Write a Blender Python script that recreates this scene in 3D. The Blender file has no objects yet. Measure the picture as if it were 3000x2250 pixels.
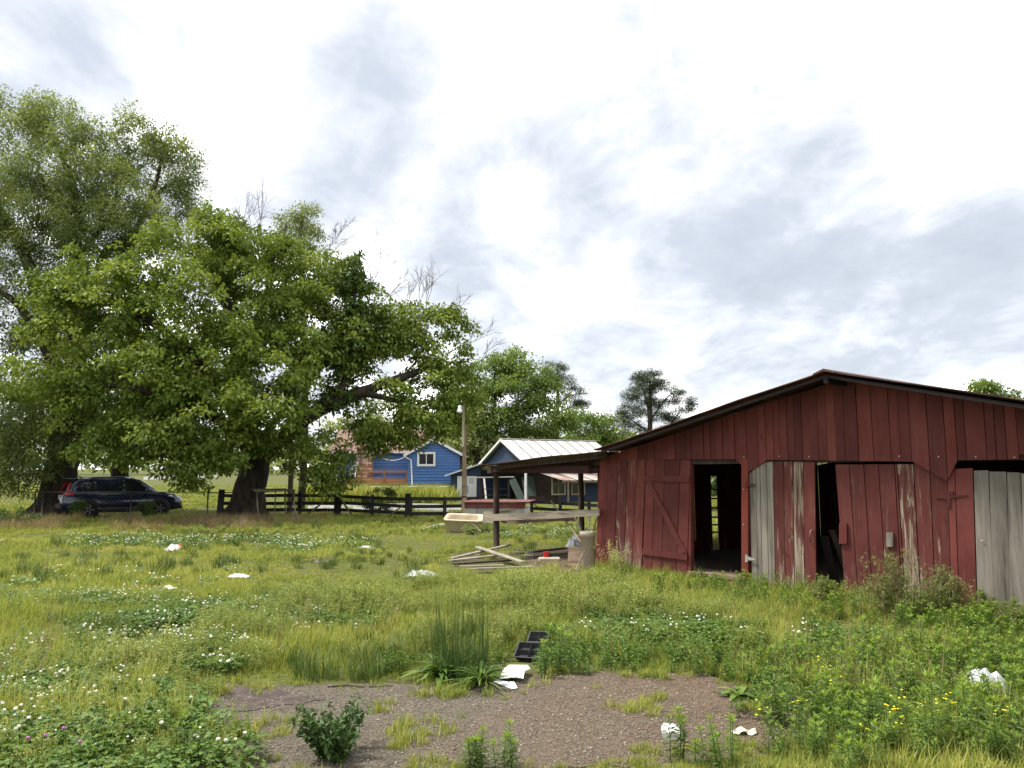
import bpy, math, random
import numpy as np
from mathutils import Vector, Matrix, noise as mnoise

scene = bpy.context.scene
COL = scene.collection
R = math.radians

# ------------------------------------------------------------------ camera
FPX, CU, CV, EYE = 2250.0, 1500.0, 1125.0, 1.8      # photo is 3000 x 2250
PITCH = math.atan(265.0 / FPX)
cam_data = bpy.data.cameras.new('camera')
cam = bpy.data.objects.new('camera', cam_data)
COL.objects.link(cam)
cam.location = (0, 0, EYE)
cam.rotation_euler = (math.pi / 2 + PITCH, 0, 0)
cam_data.sensor_fit = 'HORIZONTAL'
cam_data.sensor_width = 36.0
cam_data.lens = 36.0 * FPX / 3000.0
cam_data.clip_start = 0.1
cam_data.clip_end = 3000.0
scene.camera = cam

# ------------------------------------------------------------------ sky
SUN_EL, SUN_AZ = R(60), R(282)          # azimuth clockwise from +Y; the veiled sun stands high on the left
SUN_DIR = Vector((math.sin(SUN_AZ) * math.cos(SUN_EL), math.cos(SUN_AZ) * math.cos(SUN_EL), math.sin(SUN_EL)))
world = bpy.data.worlds.new('World')
scene.world = world
world.use_nodes = True
wn = world.node_tree
wn.nodes.clear()
def wnode(t, **kw):
    n = wn.nodes.new(t)
    for k, v in kw.items(): setattr(n, k, v)
    return n
wl = wn.links.new
w_out = wnode('ShaderNodeOutputWorld')
w_bg = wnode('ShaderNodeBackground')
w_bg.inputs['Strength'].default_value = 0.1
wl(w_bg.outputs[0], w_out.inputs[0])
w_sky = wnode('ShaderNodeTexSky', sky_type='NISHITA', sun_disc=False, sun_elevation=SUN_EL, sun_rotation=SUN_AZ)
w_tc = wnode('ShaderNodeTexCoord')
w_sep = wnode('ShaderNodeSeparateXYZ')
wl(w_tc.outputs['Generated'], w_sep.inputs[0])
def wmath(op, a, b=None, clamp=False):
    n = wnode('ShaderNodeMath', operation=op, use_clamp=clamp)
    for i, x in enumerate((a, b)):
        if x is None: continue
        if isinstance(x, (int, float)): n.inputs[i].default_value = x
        else: wl(x, n.inputs[i])
    return n.outputs[0]
zz = wmath('ADD', wmath('MAXIMUM', w_sep.outputs[2], 0.0), 0.22)
w_cmb = wnode('ShaderNodeCombineXYZ')
wl(wmath('DIVIDE', w_sep.outputs[0], zz), w_cmb.inputs[0])
wl(wmath('DIVIDE', w_sep.outputs[1], zz), w_cmb.inputs[1])
w_map = wnode('ShaderNodeMapping')
w_map.inputs['Location'].default_value = (3.1, 0.6, 0.0)
w_map.inputs['Rotation'].default_value = (0, 0, R(-24))
w_map.inputs['Scale'].default_value = (1.0, 0.72, 1.0)
wl(w_cmb.outputs[0], w_map.inputs[0])
w_n1 = wnode('ShaderNodeTexNoise')
w_n1.inputs['Scale'].default_value = 2.3
w_n1.inputs['Detail'].default_value = 9.0
w_n1.inputs['Roughness'].default_value = 0.60
w_n1.inputs['Distortion'].default_value = 0.35
wl(w_map.outputs[0], w_n1.inputs['Vector'])
w_n2 = wnode('ShaderNodeTexNoise')
w_n2.inputs['Scale'].default_value = 7.0
w_n2.inputs['Detail'].default_value = 6.0
wl(w_map.outputs[0], w_n2.inputs['Vector'])
w_n3 = wnode('ShaderNodeTexNoise')
w_n3.inputs['Scale'].default_value = 17.0
w_n3.inputs['Detail'].default_value = 7.0
w_n3.inputs['Roughness'].default_value = 0.6
w_n3.inputs['Distortion'].default_value = 0.8
wl(w_map.outputs[0], w_n3.inputs['Vector'])
dens = wmath('ADD', wmath('MULTIPLY', w_n1.outputs[0], 0.8), wmath('ADD', wmath('MULTIPLY', w_n2.outputs[0], 0.24), wmath('MULTIPLY', wmath('SUBTRACT', w_n3.outputs[0], 0.5), 0.10)))
# darker cloud bellies, each given by its direction and angular radius
def px_dir(u, v):
    x, y = (u - CU) / FPX, (CV - v) / FPX
    d = Vector((x, math.cos(PITCH) - y * math.sin(PITCH), math.sin(PITCH) + y * math.cos(PITCH)))
    return d.normalized()
CLOUD_BELLIES = [(220, 110, .22, .20), (1080, 120, .16, .20), (1150, 430, .11, .18), (960, 580, .10, .16), (1310, 740, .10, .18),
    (1480, 880, .11, .10), (2480, 420, .13, .14), (2250, 640, .16, .16), (1900, 780, .10, .12), (2450, 900, .22, .17), (2950, 760, .16, .20), (2150, 960, .16, .12),
    (1720, 560, .12, .10), (1850, 190, .30, -.16), (560, 330, .16, -.14), (2750, 180, .2, -.12), (1500, 640, .08, -.10)]
for (u, v, rad, amt) in CLOUD_BELLIES:
    d = px_dir(u, v)
    vd = wnode('ShaderNodeVectorMath', operation='DISTANCE')
    wl(w_tc.outputs['Generated'], vd.inputs[0])
    vd.inputs[1].default_value = d
    f = wmath('SUBTRACT', 1.0, wmath('DIVIDE', vd.outputs['Value'], rad), clamp=True)
    f = wmath('MULTIPLY', wmath('MULTIPLY', f, f), amt)
    dens = wmath('ADD', dens, f)
w_ramp = wnode('ShaderNodeValToRGB')
cr = w_ramp.color_ramp
cr.elements[0].position = 0.44; cr.elements[0].color = (1.15, 1.15, 1.15, 1)
cr.elements[1].position = 0.84; cr.elements[1].color = (0.212, 0.23, 0.258, 1)
e = cr.elements.new(0.505); e.color = (0.43, 0.435, 0.45, 1)
e = cr.elements.new(0.552); e.color = (0.35, 0.362, 0.385, 1)
e = cr.elements.new(0.65); e.color = (0.262, 0.28, 0.31, 1)
wl(dens, w_ramp.inputs[0])
w_gain = wnode('ShaderNodeVectorMath', operation='SCALE')
wl(w_ramp.outputs[0], w_gain.inputs[0])
w_gain.inputs['Scale'].default_value = 9.8
w_mix = wnode('ShaderNodeMix', data_type='RGBA')
w_mix.inputs[0].default_value = 0.93
wl(w_sky.outputs[0], w_mix.inputs['A'])
wl(w_gain.outputs[0], w_mix.inputs['B'])
wl(w_mix.outputs['Result'], w_bg.inputs['Color'])

# ------------------------------------------------------------------ sun (thin overcast)
sun_data = bpy.data.lights.new('sun', 'SUN')
sun_data.energy = 2.2
sun_data.angle = R(10)
sun_data.color = (1.0, 0.95, 0.86)
sun = bpy.data.objects.new('sun', sun_data)
COL.objects.link(sun)
sun.rotation_euler = (-SUN_DIR).to_track_quat('-Z', 'Y').to_euler()
sun.location = (0, 0, 40)

vs = scene.view_settings
vs.view_transform = 'Standard'
vs.look = 'None'
vs.exposure = 1.50
vs.gamma = 1.0
vs.use_curve_mapping = False
# ------------------------------------------------------------------ helpers: pixels of the photo to points of the place
SP, CP = math.sin(PITCH), math.cos(PITCH)
def ray(u, v):
    x, y = (u - CU) / FPX, (CV - v) / FPX
    return Vector((x, CP - y * SP, SP + y * CP))
EYEP = Vector((0, 0, EYE))
def G(u, v, z=0.0):
    d = ray(u, v); t = (z - EYE) / d.z
    return EYEP + d * t
def PY(u, v, Y):
    d = ray(u, v)
    return EYEP + d * (Y / d.y)
def terrain_z(y):
    t = max(0.0, y - 48.0)
    return 0.0085 * t * t / (t + 12.0)

# ------------------------------------------------------------------ helpers: objects
def tag(o, label=None, cat=None, group=None, kind=None):
    if label: o['label'] = label
    if cat: o['category'] = cat
    if group: o['group'] = group
    if kind: o['kind'] = kind
    return o
def thing(name, label, cat, loc=(0, 0, 0), rotz=0.0, group=None):
    o = bpy.data.objects.new(name, None)
    o.empty_display_size = 0.2
    COL.objects.link(o)
    o.location = loc; o.rotation_euler = (0, 0, rotz)
    return tag(o, label, cat, group)
def put(name, me, parent=None, loc=None, rot=None):
    o = bpy.data.objects.new(name, me)
    COL.objects.link(o)
    if parent is not None: o.parent = parent
    if loc is not None: o.location = loc
    if rot is not None: o.rotation_euler = rot
    return o
def mesh_np(name, V, F, mat=None, smooth=False, attrs=None):
    V = np.asarray(V, dtype=np.float32).reshape(-1, 3)
    F = np.asarray(F, dtype=np.int32)
    k = F.shape[1]
    me = bpy.data.meshes.new(name)
    me.vertices.add(len(V)); me.vertices.foreach_set('co', V.ravel())
    me.loops.add(F.size); me.loops.foreach_set('vertex_index', F.ravel())
    me.polygons.add(len(F))
    me.polygons.foreach_set('loop_start', np.arange(0, F.size, k, dtype=np.int32))
    if smooth: me.polygons.foreach_set('use_smooth', np.ones(len(F), dtype=bool))
    me.update(calc_edges=True)
    if attrs:
        for an, arr in attrs.items():
            a = me.attributes.new(an, 'FLOAT', 'POINT')
            a.data.foreach_set('value', np.asarray(arr, dtype=np.float32))
    if mat: me.materials.append(mat)
    return me
def mesh_py(name, V, F, mat=None, smooth=False):
    me = bpy.data.meshes.new(name)
    me.from_pydata([tuple(v) for v in V], [], F)
    me.update()
    if smooth:
        for p in me.polygons: p.use_smooth = True
    if mat: me.materials.append(mat)
    return me
class MB:
    """collects boxes, bars, prisms and tubes that make ONE part"""
    def __init__(s): s.V = []; s.F = []
    def add(s, V, F):
        n = len(s.V); s.V += [tuple(v) for v in V]; s.F += [tuple(i + n for i in f) for f in F]; return s
    def box(s, x0, x1, y0, y1, z0, z1):
        return s.add([(x0,y0,z0),(x1,y0,z0),(x1,y1,z0),(x0,y1,z0),(x0,y0,z1),(x1,y0,z1),(x1,y1,z1),(x0,y1,z1)],
            [(0,3,2,1),(4,5,6,7),(0,1,5,4),(1,2,6,5),(2,3,7,6),(3,0,4,7)])
    def prism(s, poly, y0, y1):
        """poly in (x, z), counter-clockwise seen from -y; extruded along y"""
        n = len(poly)
        V = [(x, y0, z) for x, z in poly] + [(x, y1, z) for x, z in poly]
        F = [tuple(range(n)), tuple(range(2*n-1, n-1, -1))]
        for i in range(n):
            j = (i + 1) % n
            F.append((j, i, i + n, j + n))
        return s.add(V, F)
    def bar(s, a, b, w, t, up=(0, 0, 1)):
        a, b = Vector(a), Vector(b); d = (b - a).normalized(); up = Vector(up)
        sx = d.cross(up)
        if sx.length < 1e-4: sx = d.cross(Vector((0, 1, 0)))
        sx.normalize(); sz = sx.cross(d).normalized()
        V = []
        for p in (a, b):
            for i, j in ((-1,-1),(1,-1),(1,1),(-1,1)): V.append(p + sx * (i * t / 2) + sz * (j * w / 2))
        return s.add(V, [(3,2,1,0),(4,5,6,7),(0,1,5,4),(1,2,6,5),(2,3,7,6),(3,0,4,7)])
    def tube(s, pts, rad, k=8, cap=True):
        V, F = tube_np(np.array([tuple(p) for p in pts], float), rad, k)
        n = len(s.V); s.V += [tuple(v) for v in V]; s.F += [tuple(int(i) + n for i in f) for f in F]
        if cap:
            m = len(pts)
            s.F.append(tuple(n + i for i in range(k - 1, -1, -1)))
            s.F.append(tuple(n + (m - 1) * k + i for i in range(k)))
        return s
    def lathe(s, prof, k=20, c=(0, 0, 0), cap0=True, cap1=True):
        n = len(s.V); m = len(prof)
        for r, z in prof:
            for i in range(k):
                a = 2 * math.pi * i / k
                s.V.append((c[0] + r * math.cos(a), c[1] + r * math.sin(a), c[2] + z))
        for j in range(m - 1):
            for i in range(k):
                i2 = (i + 1) % k
                s.F.append((n + j*k + i, n + j*k + i2, n + (j+1)*k + i2, n + (j+1)*k + i))
        if cap0: s.F.append(tuple(n + i for i in range(k - 1, -1, -1)))
        if cap1: s.F.append(tuple(n + (m-1)*k + i for i in range(k)))
        return s
    def build(s, name, mat, parent=None, smooth=False, loc=None, rot=None, bevel=0.0):
        o = put(name, mesh_py(name, s.V, s.F, mat, smooth), parent, loc, rot)
        if bevel:
            b = o.modifiers.new('bevel', 'BEVEL'); b.width = bevel; b.segments = 1; b.limit_method = 'ANGLE'
        return o
def tube_np(P, rad, k=6):
    n = len(P)
    rad = np.broadcast_to(np.asarray(rad, float), (n,))
    T = np.gradient(P, axis=0)
    T /= (np.linalg.norm(T, axis=1, keepdims=True) + 1e-9)
    ref = np.array([0, 0, 1.0]) if abs(T[:, 2]).mean() < 0.8 else np.array([1.0, 0.1, 0])
    A = np.cross(T, ref); A /= (np.linalg.norm(A, axis=1, keepdims=True) + 1e-9)
    B = np.cross(T, A)
    a = np.arange(k) * 2 * math.pi / k
    V = P[:, None, :] + rad[:, None, None] * (np.cos(a)[None, :, None] * A[:, None, :] + np.sin(a)[None, :, None] * B[:, None, :])
    i = np.arange(n - 1)[:, None] * k; j = np.arange(k)[None, :]; j2 = (j + 1) % k
    F = np.stack([i + j, i + k + j, i + k + j2, i + j2], axis=-1).reshape(-1, 4)
    return V.reshape(-1, 3), F

# ------------------------------------------------------------------ helpers: materials
class NT:
    def __init__(s, name):
        s.m = bpy.data.materials.new(name); s.m.use_nodes = True
        s.t = s.m.node_tree; s.b = s.t.nodes['Principled BSDF']; s.out = s.t.nodes['Material Output']
        s.tc = s.t.nodes.new('ShaderNodeTexCoord'); s.oi = s.t.nodes.new('ShaderNodeObjectInfo')
    def n(s, t, **kw):
        x = s.t.nodes.new(t)
        for k, v in kw.items(): setattr(x, k, v)
        return x
    def set(s, sock, v):
        if isinstance(v, bpy.types.NodeSocket): s.t.links.new(v, sock)
        else: sock.default_value = v
    def math(s, op, a, b=0.0, c=None, clamp=False):
        x = s.n('ShaderNodeMath', operation=op, use_clamp=clamp)
        s.set(x.inputs[0], a); s.set(x.inputs[1], b)
        if c is not None: s.set(x.inputs[2], c)
        return x.outputs[0]
    def noise(s, scale=(1, 1, 1), detail=5.0, rough=0.55, coord='Object', offs=None, dist=0.0):
        mp = s.n('ShaderNodeMapping')
        if isinstance(scale, (int, float)): scale = (scale,) * 3
        mp.inputs['Scale'].default_value = scale
        if coord == 'World':
            g = s.n('ShaderNodeNewGeometry'); src = g.outputs['Position']
        else: src = s.tc.outputs[coord]
        if offs is not None:
            cb = s.n('ShaderNodeCombineXYZ'); r = s.math('MULTIPLY', s.oi.outputs['Random'], offs)
            for i in range(3): s.set(cb.inputs[i], r)
            va = s.n('ShaderNodeVectorMath', operation='ADD'); s.set(va.inputs[0], src); s.set(va.inputs[1], cb.outputs[0]); src = va.outputs[0]
        s.set(mp.inputs[0], src)
        t = s.n('ShaderNodeTexNoise'); t.inputs['Scale'].default_value = 1.0
        t.inputs['Detail'].default_value = detail; t.inputs['Roughness'].default_value = rough; t.inputs['Distortion'].default_value = dist
        s.set(t.inputs['Vector'], mp.outputs[0])
        return t.outputs[0]
    def ramp(s, f, stops):
        r = s.n('ShaderNodeValToRGB'); e = r.color_ramp.elements
        while len(e) < len(stops): e.new(0.5)
        for x, (p, c) in zip(e, stops):
            x.position = p; x.color = (c[0], c[1], c[2], 1) if not isinstance(c, (int, float)) else (c, c, c, 1)
        s.set(r.inputs[0], f); return r.outputs[0]
    def mix(s, f, a, b, blend='MIX'):
        x = s.n('ShaderNodeMix', data_type='RGBA', blend_type=blend)
        s.set(x.inputs[0], f)
        for k, v in (('A', a), ('B', b)):
            s.set(x.inputs[k], v if isinstance(v, bpy.types.NodeSocket) else (v[0], v[1], v[2], 1))
        return x.outputs['Result']
    def mul(s, col, f):
        x = s.n('ShaderNodeVectorMath', operation='SCALE'); s.set(x.inputs[0], col); s.set(x.inputs['Scale'], f); return x.outputs[0]
    def attr(s, name, kind='GEOMETRY'):
        a = s.n('ShaderNodeAttribute', attribute_type=kind); a.attribute_name = name; return a.outputs['Fac']
    def bump(s, h, strength=0.4, dist=0.01):
        b = s.n('ShaderNodeBump'); b.inputs['Strength'].default_value = strength; b.inputs['Distance'].default_value = dist
        s.set(b.inputs['Height'], h); s.set(s.b.inputs['Normal'], b.outputs[0])
    def done(s, col, rough=0.8, metal=0.0, spec=0.3):
        if not isinstance(col, bpy.types.NodeSocket): col = (col[0], col[1], col[2], 1)
        s.set(s.b.inputs['Base Color'], col); s.set(s.b.inputs['Roughness'], rough)
        s.set(s.b.inputs['Metallic'], metal); s.set(s.b.inputs['Specular IOR Level'], spec)
        return s.m
def lin(r, g, b):
    f = lambda c: (c / 255 / 12.92) if c / 255 <= 0.04045 else ((c / 255 + 0.055) / 1.055) ** 2.4
    return (f(r), f(g), f(b))
MATS = {}
def pmat(name, col, rough=0.8, var=0.25, scale=3.0, bump=0.25, metal=0.0, spec=0.3, rnd=0.25, detail=5.0, dirt=None, dirt_amt=0.5, bdist=0.01):
    """plain procedural material: mottled colour, per-object tint, fine relief, optional dirt blotches"""
    if name in MATS: return MATS[name]
    s = NT(name)
    f = s.noise(scale, detail, 0.6, offs=37.0)
    c = s.mix(f, [x * (1 - var) for x in col], [min(1, x * (1 + var)) for x in col])
    if dirt:
        sc = scale if isinstance(scale, (int, float)) else min(scale)
        d = s.noise(sc * 0.6, 7.0, 0.65, offs=11.0)
        c = s.mix(s.math('MULTIPLY', s.ramp(d, [(0.45, 0.0), (0.62, 1.0)]), dirt_amt), c, dirt)
    if rnd: c = s.mul(c, s.math('ADD', 1 - rnd / 2, s.math('MULTIPLY', s.oi.outputs['Random'], rnd)))
    if bump: s.bump(f, bump, bdist)
    MATS[name] = s.done(c, rough, metal, spec)
    return MATS[name]
def wood(name, ca, cb, grain=(16, 16, 0.8), bump=0.5, rnd=0.4, rough=0.85, knots=0.0, dark=(0.03, 0.022, 0.017)):
    """bare weathered timber; grain runs along the axis with the smallest scale"""
    if name in MATS: return MATS[name]
    s = NT(name)
    f = s.noise(grain, 7.0, 0.65, offs=53.0, dist=0.6)
    g = s.noise([x * 4 for x in grain], 3.0, 0.6, offs=53.0)
    h = s.math('ADD', s.math('MULTIPLY', f, 0.65), s.math('MULTIPLY', g, 0.35))
    c = s.ramp(h, [(0.34, dark), (0.43, ca), (0.62, cb)])
    st = s.noise((2.0, 2.0, 1.1), 5.0, 0.6, offs=19.0)
    c = s.mix(s.math('MULTIPLY', s.ramp(st, [(0.5, 0.0), (0.72, 1.0)]), 0.35), c, [x * 0.45 for x in ca])
    c = s.mul(c, s.math('ADD', 1 - rnd / 2, s.math('MULTIPLY', s.oi.outputs['Random'], rnd)))
    s.bump(h, bump, 0.006)
    MATS[name] = s.done(c, rough, 0, 0.25)
    return MATS[name]
def leaf_mat(name, stops, trans=0.35, rough=0.55, patch=None, spec=0.25):
    """foliage: colour by the leaf's own random value, thin-leaf translucency"""
    if name in MATS: return MATS[name]
    s = NT(name)
    r = s.attr('rnd')
    if patch:
        sc, amt = patch
        nz = s.noise(sc, 3.0, 0.5, coord='World')
        r = s.math('ADD', r, s.math('MULTIPLY', s.math('SUBTRACT', nz, 0.5), amt), clamp=True)
    r = s.math('ADD', r, s.math('MULTIPLY', s.math('SUBTRACT', s.oi.outputs['Random'], 0.5), 0.22), clamp=True)
    c = s.ramp(r, stops)
    s.done(c, rough, 0, spec)
    t = s.n('ShaderNodeBsdfTranslucent')
    s.set(t.inputs['Color'], s.mix(1.0, c, (1.25, 1.2, 0.55), 'MULTIPLY'))
    mx = s.n('ShaderNodeMixShader'); mx.inputs[0].default_value = trans
    s.t.links.new(s.b.outputs[0], mx.inputs[1]); s.t.links.new(t.outputs[0], mx.inputs[2])
    s.t.links.new(mx.outputs[0], s.out.inputs[0])
    MATS[name] = s.m
    return s.m
random.seed(4)
# ------------------------------------------------------------------ ground
def ground_material():
    s = NT('field_soil')
    a = s.noise(0.35, 4.0, 0.55, coord='World'); b = s.noise(9.0, 6.0, 0.7, coord='World'); c3 = s.noise(60.0, 3.0, 0.6, coord='World')
    c = s.mix(a, (0.075, 0.105, 0.022), (0.13, 0.145, 0.035))
    c = s.mix(s.ramp(b, [(0.42, 0.0), (0.62, 1.0)]), c, (0.085, 0.07, 0.04))
    c = s.mul(c, s.math('ADD', 0.6, s.math('MULTIPLY', c3, 0.8)))
    s.bump(s.math('ADD', b, c3), 0.6, 0.03)
    return s.done(c, 0.95, 0, 0.1)
ys = [-30, 0, 10, 20, 30, 40, 48, 54, 60, 68, 78, 90, 105, 125, 150, 180, 220, 270, 340, 430, 560, 760, 1000]
xs = [-900, -500, -250, -120, -60, -30, 0, 30, 60, 120, 250, 500, 900]
gV = [(x, y, terrain_z(y)) for y in ys for x in xs]
nx = len(xs)
gF = [(j*nx+i, j*nx+i+1, (j+1)*nx+i+1, (j+1)*nx+i) for j in range(len(ys)-1) for i in range(nx-1)]
tag(put('ground', mesh_py('ground', gV, gF, ground_material(), True)), 'rough green pasture floor', 'ground', kind='structure')

def sheet(name, pix, z, mat, jitter=0.06, sub=10, seed=1, zfun=None):
    """flat sheet on the ground whose ragged outline follows ground points"""
    rnd = random.Random(seed); pts = [G(u, v) for u, v in pix]; out = []
    for i, p in enumerate(pts):
        q = pts[(i + 1) % len(pts)]
        for k in range(sub):
            w = p.lerp(q, k / sub)
            w += Vector((rnd.uniform(-1, 1), rnd.uniform(-1, 1), 0)) * jitter * (0.3 if k == 0 else 1)
            w.z = z + (zfun(w.y) if zfun else 0)
            out.append(tuple(w))
    me = mesh_py(name, out, [tuple(range(len(out)))], mat)
    if me.polygons[0].normal.z < 0: me.flip_normals()
    return put(name, me), np.array([(p.x, p.y) for p in pts])
def dirt_material():
    s = NT('gravelly_dirt')
    g = s.n('ShaderNodeNewGeometry'); sp = s.n('ShaderNodeSeparateXYZ'); s.set(sp.inputs[0], g.outputs['Position'])
    n1 = s.noise(1.3, 6.0, 0.62, coord='World'); n2 = s.noise(55.0, 4.0, 0.7, coord='World'); n3 = s.noise(7.0, 6.0, 0.65, coord='World')
    n4 = s.noise(140.0, 2.0, 0.5, coord='World')
    side = s.math('ADD', s.math('MULTIPLY', sp.outputs[0], 0.30), s.math('MULTIPLY', n1, 1.1), clamp=False)
    side = s.ramp(side, [(0.30, 0.0), (0.95, 1.0)])
    c = s.mix(side, (0.155, 0.132, 0.10), (0.165, 0.115, 0.078))
    c = s.mix(s.ramp(n2, [(0.38, 0.0), (0.54, 1.0)]), s.mul(c, 0.36), c)
    c = s.mix(s.ramp(n4, [(0.61, 0.0), (0.70, 0.6)]), c, (0.30, 0.265, 0.225))
    c = s.mix(s.ramp(n3, [(0.52, 0.0), (0.70, 0.55)]), c, (0.07, 0.052, 0.045))
    s.bump(s.math('ADD', s.math('MULTIPLY', n2, 1.0), s.math('MULTIPLY', n3, 1.5)), 0.9, 0.02)
    return s.done(c, 0.95, 0, 0.12)
M_DIRT = dirt_material()
DIRT_PX = [(600,1990),(760,2008),(1000,2005),(1250,2003),(1420,2012),(1560,1985),(1800,1970),(2040,1972),(2230,2015),(2430,2045),(2470,2075),
    (2330,2115),(2280,2190),(2050,2245),(1700,2250),(1420,2290),(1300,2380),(700,2380),(640,2230),(560,2160),(490,2100),(570,2060)]
o, DIRT_POLY = sheet('dirt_patch', DIRT_PX, 0.006, M_DIRT, 0.05, 8, 3)
tag(o, 'bare gravelly dirt patch in the weeds', 'dirt', kind='structure')
M_DAMP = pmat('damp_dark_soil', (0.055, 0.04, 0.034), 0.85, 0.4, 14, 0.9, rnd=0, detail=8, dirt=(0.12, 0.095, 0.08), dirt_amt=0.5, bdist=0.03)
o, _p = sheet('damp_soil', [(628,2008),(760,2022),(905,2042),(960,2052),(850,2070),(740,2085),(650,2092),(690,2060)], 0.011, M_DAMP, 0.05, 9, 13)
tag(o, 'dark damp streak at the back of the dirt patch', 'dirt', kind='structure')
o, DIRT2_POLY = sheet('dirt_floor', [(1540,1622),(1700,1600),(1735,1640),(1745,1668),(1690,1690),(1560,1672)], 0.006, M_DIRT, 0.08, 6, 5)
tag(o, 'brown trodden soil under the barn lean-to', 'dirt', kind='structure')
o, DIRT3_POLY = sheet('dirt_floor', [(1318,1622),(1385,1615),(1420,1625),(1400,1642),(1325,1645)], 0.006, M_DIRT, 0.08, 6, 6)
tag(o, 'pale bare soil beside the heap of boards', 'dirt', kind='structure')
o, DIRT4_POLY = sheet('dirt_floor', [(870,1640),(960,1632),(990,1640),(930,1652)], 0.006, M_DIRT, 0.1, 6, 7)
tag(o, 'small worn soil spot in the middle of the pasture', 'dirt', kind='structure')
M_GRAVEL = pmat('pale_gravel', (0.24, 0.235, 0.225), 0.95, 0.35, 9.0, 0.6, rnd=0, detail=8, dirt=(0.16, 0.15, 0.09), dirt_amt=0.45)
o, DRIVE_POLY = sheet('driveway', [(860,1468),(985,1459),(1120,1460),(1220,1470),(1340,1484),(1380,1492),(1290,1500),(1120,1503),(980,1500),(900,1490)], 0.01, M_GRAVEL, 0.35, 6, 8, terrain_z)
tag(o, 'pale gravel driveway behind the black fence', 'driveway', kind='structure')
o, ROAD_POLY = sheet('road', [(420,1411),(520,1406),(640,1407),(640,1413),(420,1418)], 0.04, M_GRAVEL, 0.2, 4, 9, terrain_z)
tag(o, 'far pale road beyond the field', 'road', kind='structure')
POLYS = [DIRT2_POLY, DIRT3_POLY, DIRT4_POLY, DRIVE_POLY]
def in_poly(P, poly):
    x, y = P[:, 0], P[:, 1]; ins = np.zeros(len(P), bool); n = len(poly); j = n - 1
    for i in range(n):
        xi, yi, xj, yj = poly[i, 0], poly[i, 1], poly[j, 0], poly[j, 1]
        c = ((yi > y) != (yj > y)) & (x < (xj - xi) * (y - yi) / (yj - yi + 1e-12) + xi)
        ins ^= c; j = i
    return ins

# ------------------------------------------------------------------ barn materials
def barn_red(name, base_wear=0.0):
    s = NT(name)
    f = s.noise((15, 15, 0.7), 7.0, 0.65, offs=31.0, dist=0.4)
    fine = s.noise((70, 70, 2.2), 3.0, 0.6, offs=31.0)
    blot = s.noise((2.2, 2.2, 1.4), 5.0, 0.6, offs=17.0)
    red = s.mix(f, (0.072, 0.0145, 0.0125), (0.155, 0.032, 0.026))
    red = s.mix(s.ramp(blot, [(0.40, 0.0), (0.68, 0.8)]), red, (0.17, 0.044, 0.036))
    red = s.mul(red, s.math('ADD', 0.62, s.math('MULTIPLY', s.oi.outputs['Random'], 0.5)))
    wood_c = s.ramp(s.math('ADD', s.math('MULTIPLY', f, 0.6), s.math('MULTIPLY', fine, 0.4)), [(0.33, (0.028, 0.02, 0.015)), (0.46, (0.17, 0.125, 0.085)), (0.62, (0.36, 0.295, 0.23))])
    g = s.n('ShaderNodeSeparateXYZ'); s.set(g.inputs[0], s.tc.outputs['Object'])
    low = s.math('MULTIPLY', s.math('SUBTRACT', 0.75, g.outputs[2], clamp=True), 0.16)
    wear = s.math('ADD', s.attr('wear', 'OBJECT'), base_wear)
    pn = s.noise((11, 11, 1.7), 8.0, 0.68, offs=71.0, dist=0.5)
    pm = s.math('ADD', s.math('ADD', s.math('MULTIPLY', pn, 0.75), s.math('MULTIPLY', fine, 0.25)), s.math('ADD', low, wear))
    m = s.ramp(pm, [(0.665, 0.0), (0.70, 1.0)])
    thin = s.ramp(pm, [(0.57, 0.0), (0.69, 0.5)])
    c = s.mix(thin, red, s.mix(0.5, red, wood_c))
    c = s.mix(m, c, wood_c)
    c = s.mix(s.ramp(fine, [(0.30, 0.75), (0.36, 0.0)]), c, (0.014, 0.006, 0.006))
    # knots
    vo = s.n('ShaderNodeTexVoronoi'); mp = s.n('ShaderNodeMapping'); mp.inputs['Scale'].default_value = (4.5, 4.5, 1.6); s.set(mp.inputs[0], s.tc.outputs['Object']); s.set(vo.inputs['Vector'], mp.outputs[0]); vo.inputs['Scale'].default_value = 1.0
    c = s.mix(s.ramp(vo.outputs['Distance'], [(0.05, 0.75), (0.09, 0.0)]), c, (0.03, 0.009, 0.008))
    s.bump(s.math('SUBTRACT', s.math('ADD', s.math('MULTIPLY', f, 0.7), s.math('MULTIPLY', fine, 0.5)), s.math('MULTIPLY', m, 0.35)), 0.55, 0.006)
    return s.done(c, 0.78, 0, 0.3)
M_RED = barn_red('barn_red_paint')
M_GREYW = wood('grey_weathered_wood', (0.14, 0.122, 0.10), (0.25, 0.225, 0.19), (7, 7, 0.45), 0.45, 0.35, dark=(0.055, 0.046, 0.038))
M_BROWNW = wood('brown_old_wood', (0.13, 0.09, 0.06), (0.27, 0.20, 0.14), (1.0, 18, 18), 0.5, 0.35)
M_DARKW = wood('dark_old_wood', (0.035, 0.024, 0.02), (0.085, 0.055, 0.043), (12, 12, 1.2), 0.5, 0.3)
M_POSTRED = pmat('orange_red_paint', (0.21, 0.036, 0.02), 0.7, 0.25, (12, 12, 1.2), 0.3, dirt=(0.12, 0.03, 0.022), dirt_amt=0.6)
M_MAROON = pmat('faded_maroon_board', (0.045, 0.015, 0.014), 0.8, 0.4, (2, 9, 9), 0.4)
M_VDARK = pmat('very_dark_old_timber', (0.016, 0.011, 0.011), 0.9, 0.4, 8, 0.4)  # near-black tone for barge rafters, ridge beam and a leaning board
M_RAILW = wood('grey_rail_wood', (0.22, 0.185, 0.14), (0.42, 0.365, 0.28), (0.8, 16, 16), 0.5, 0.2)
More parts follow.
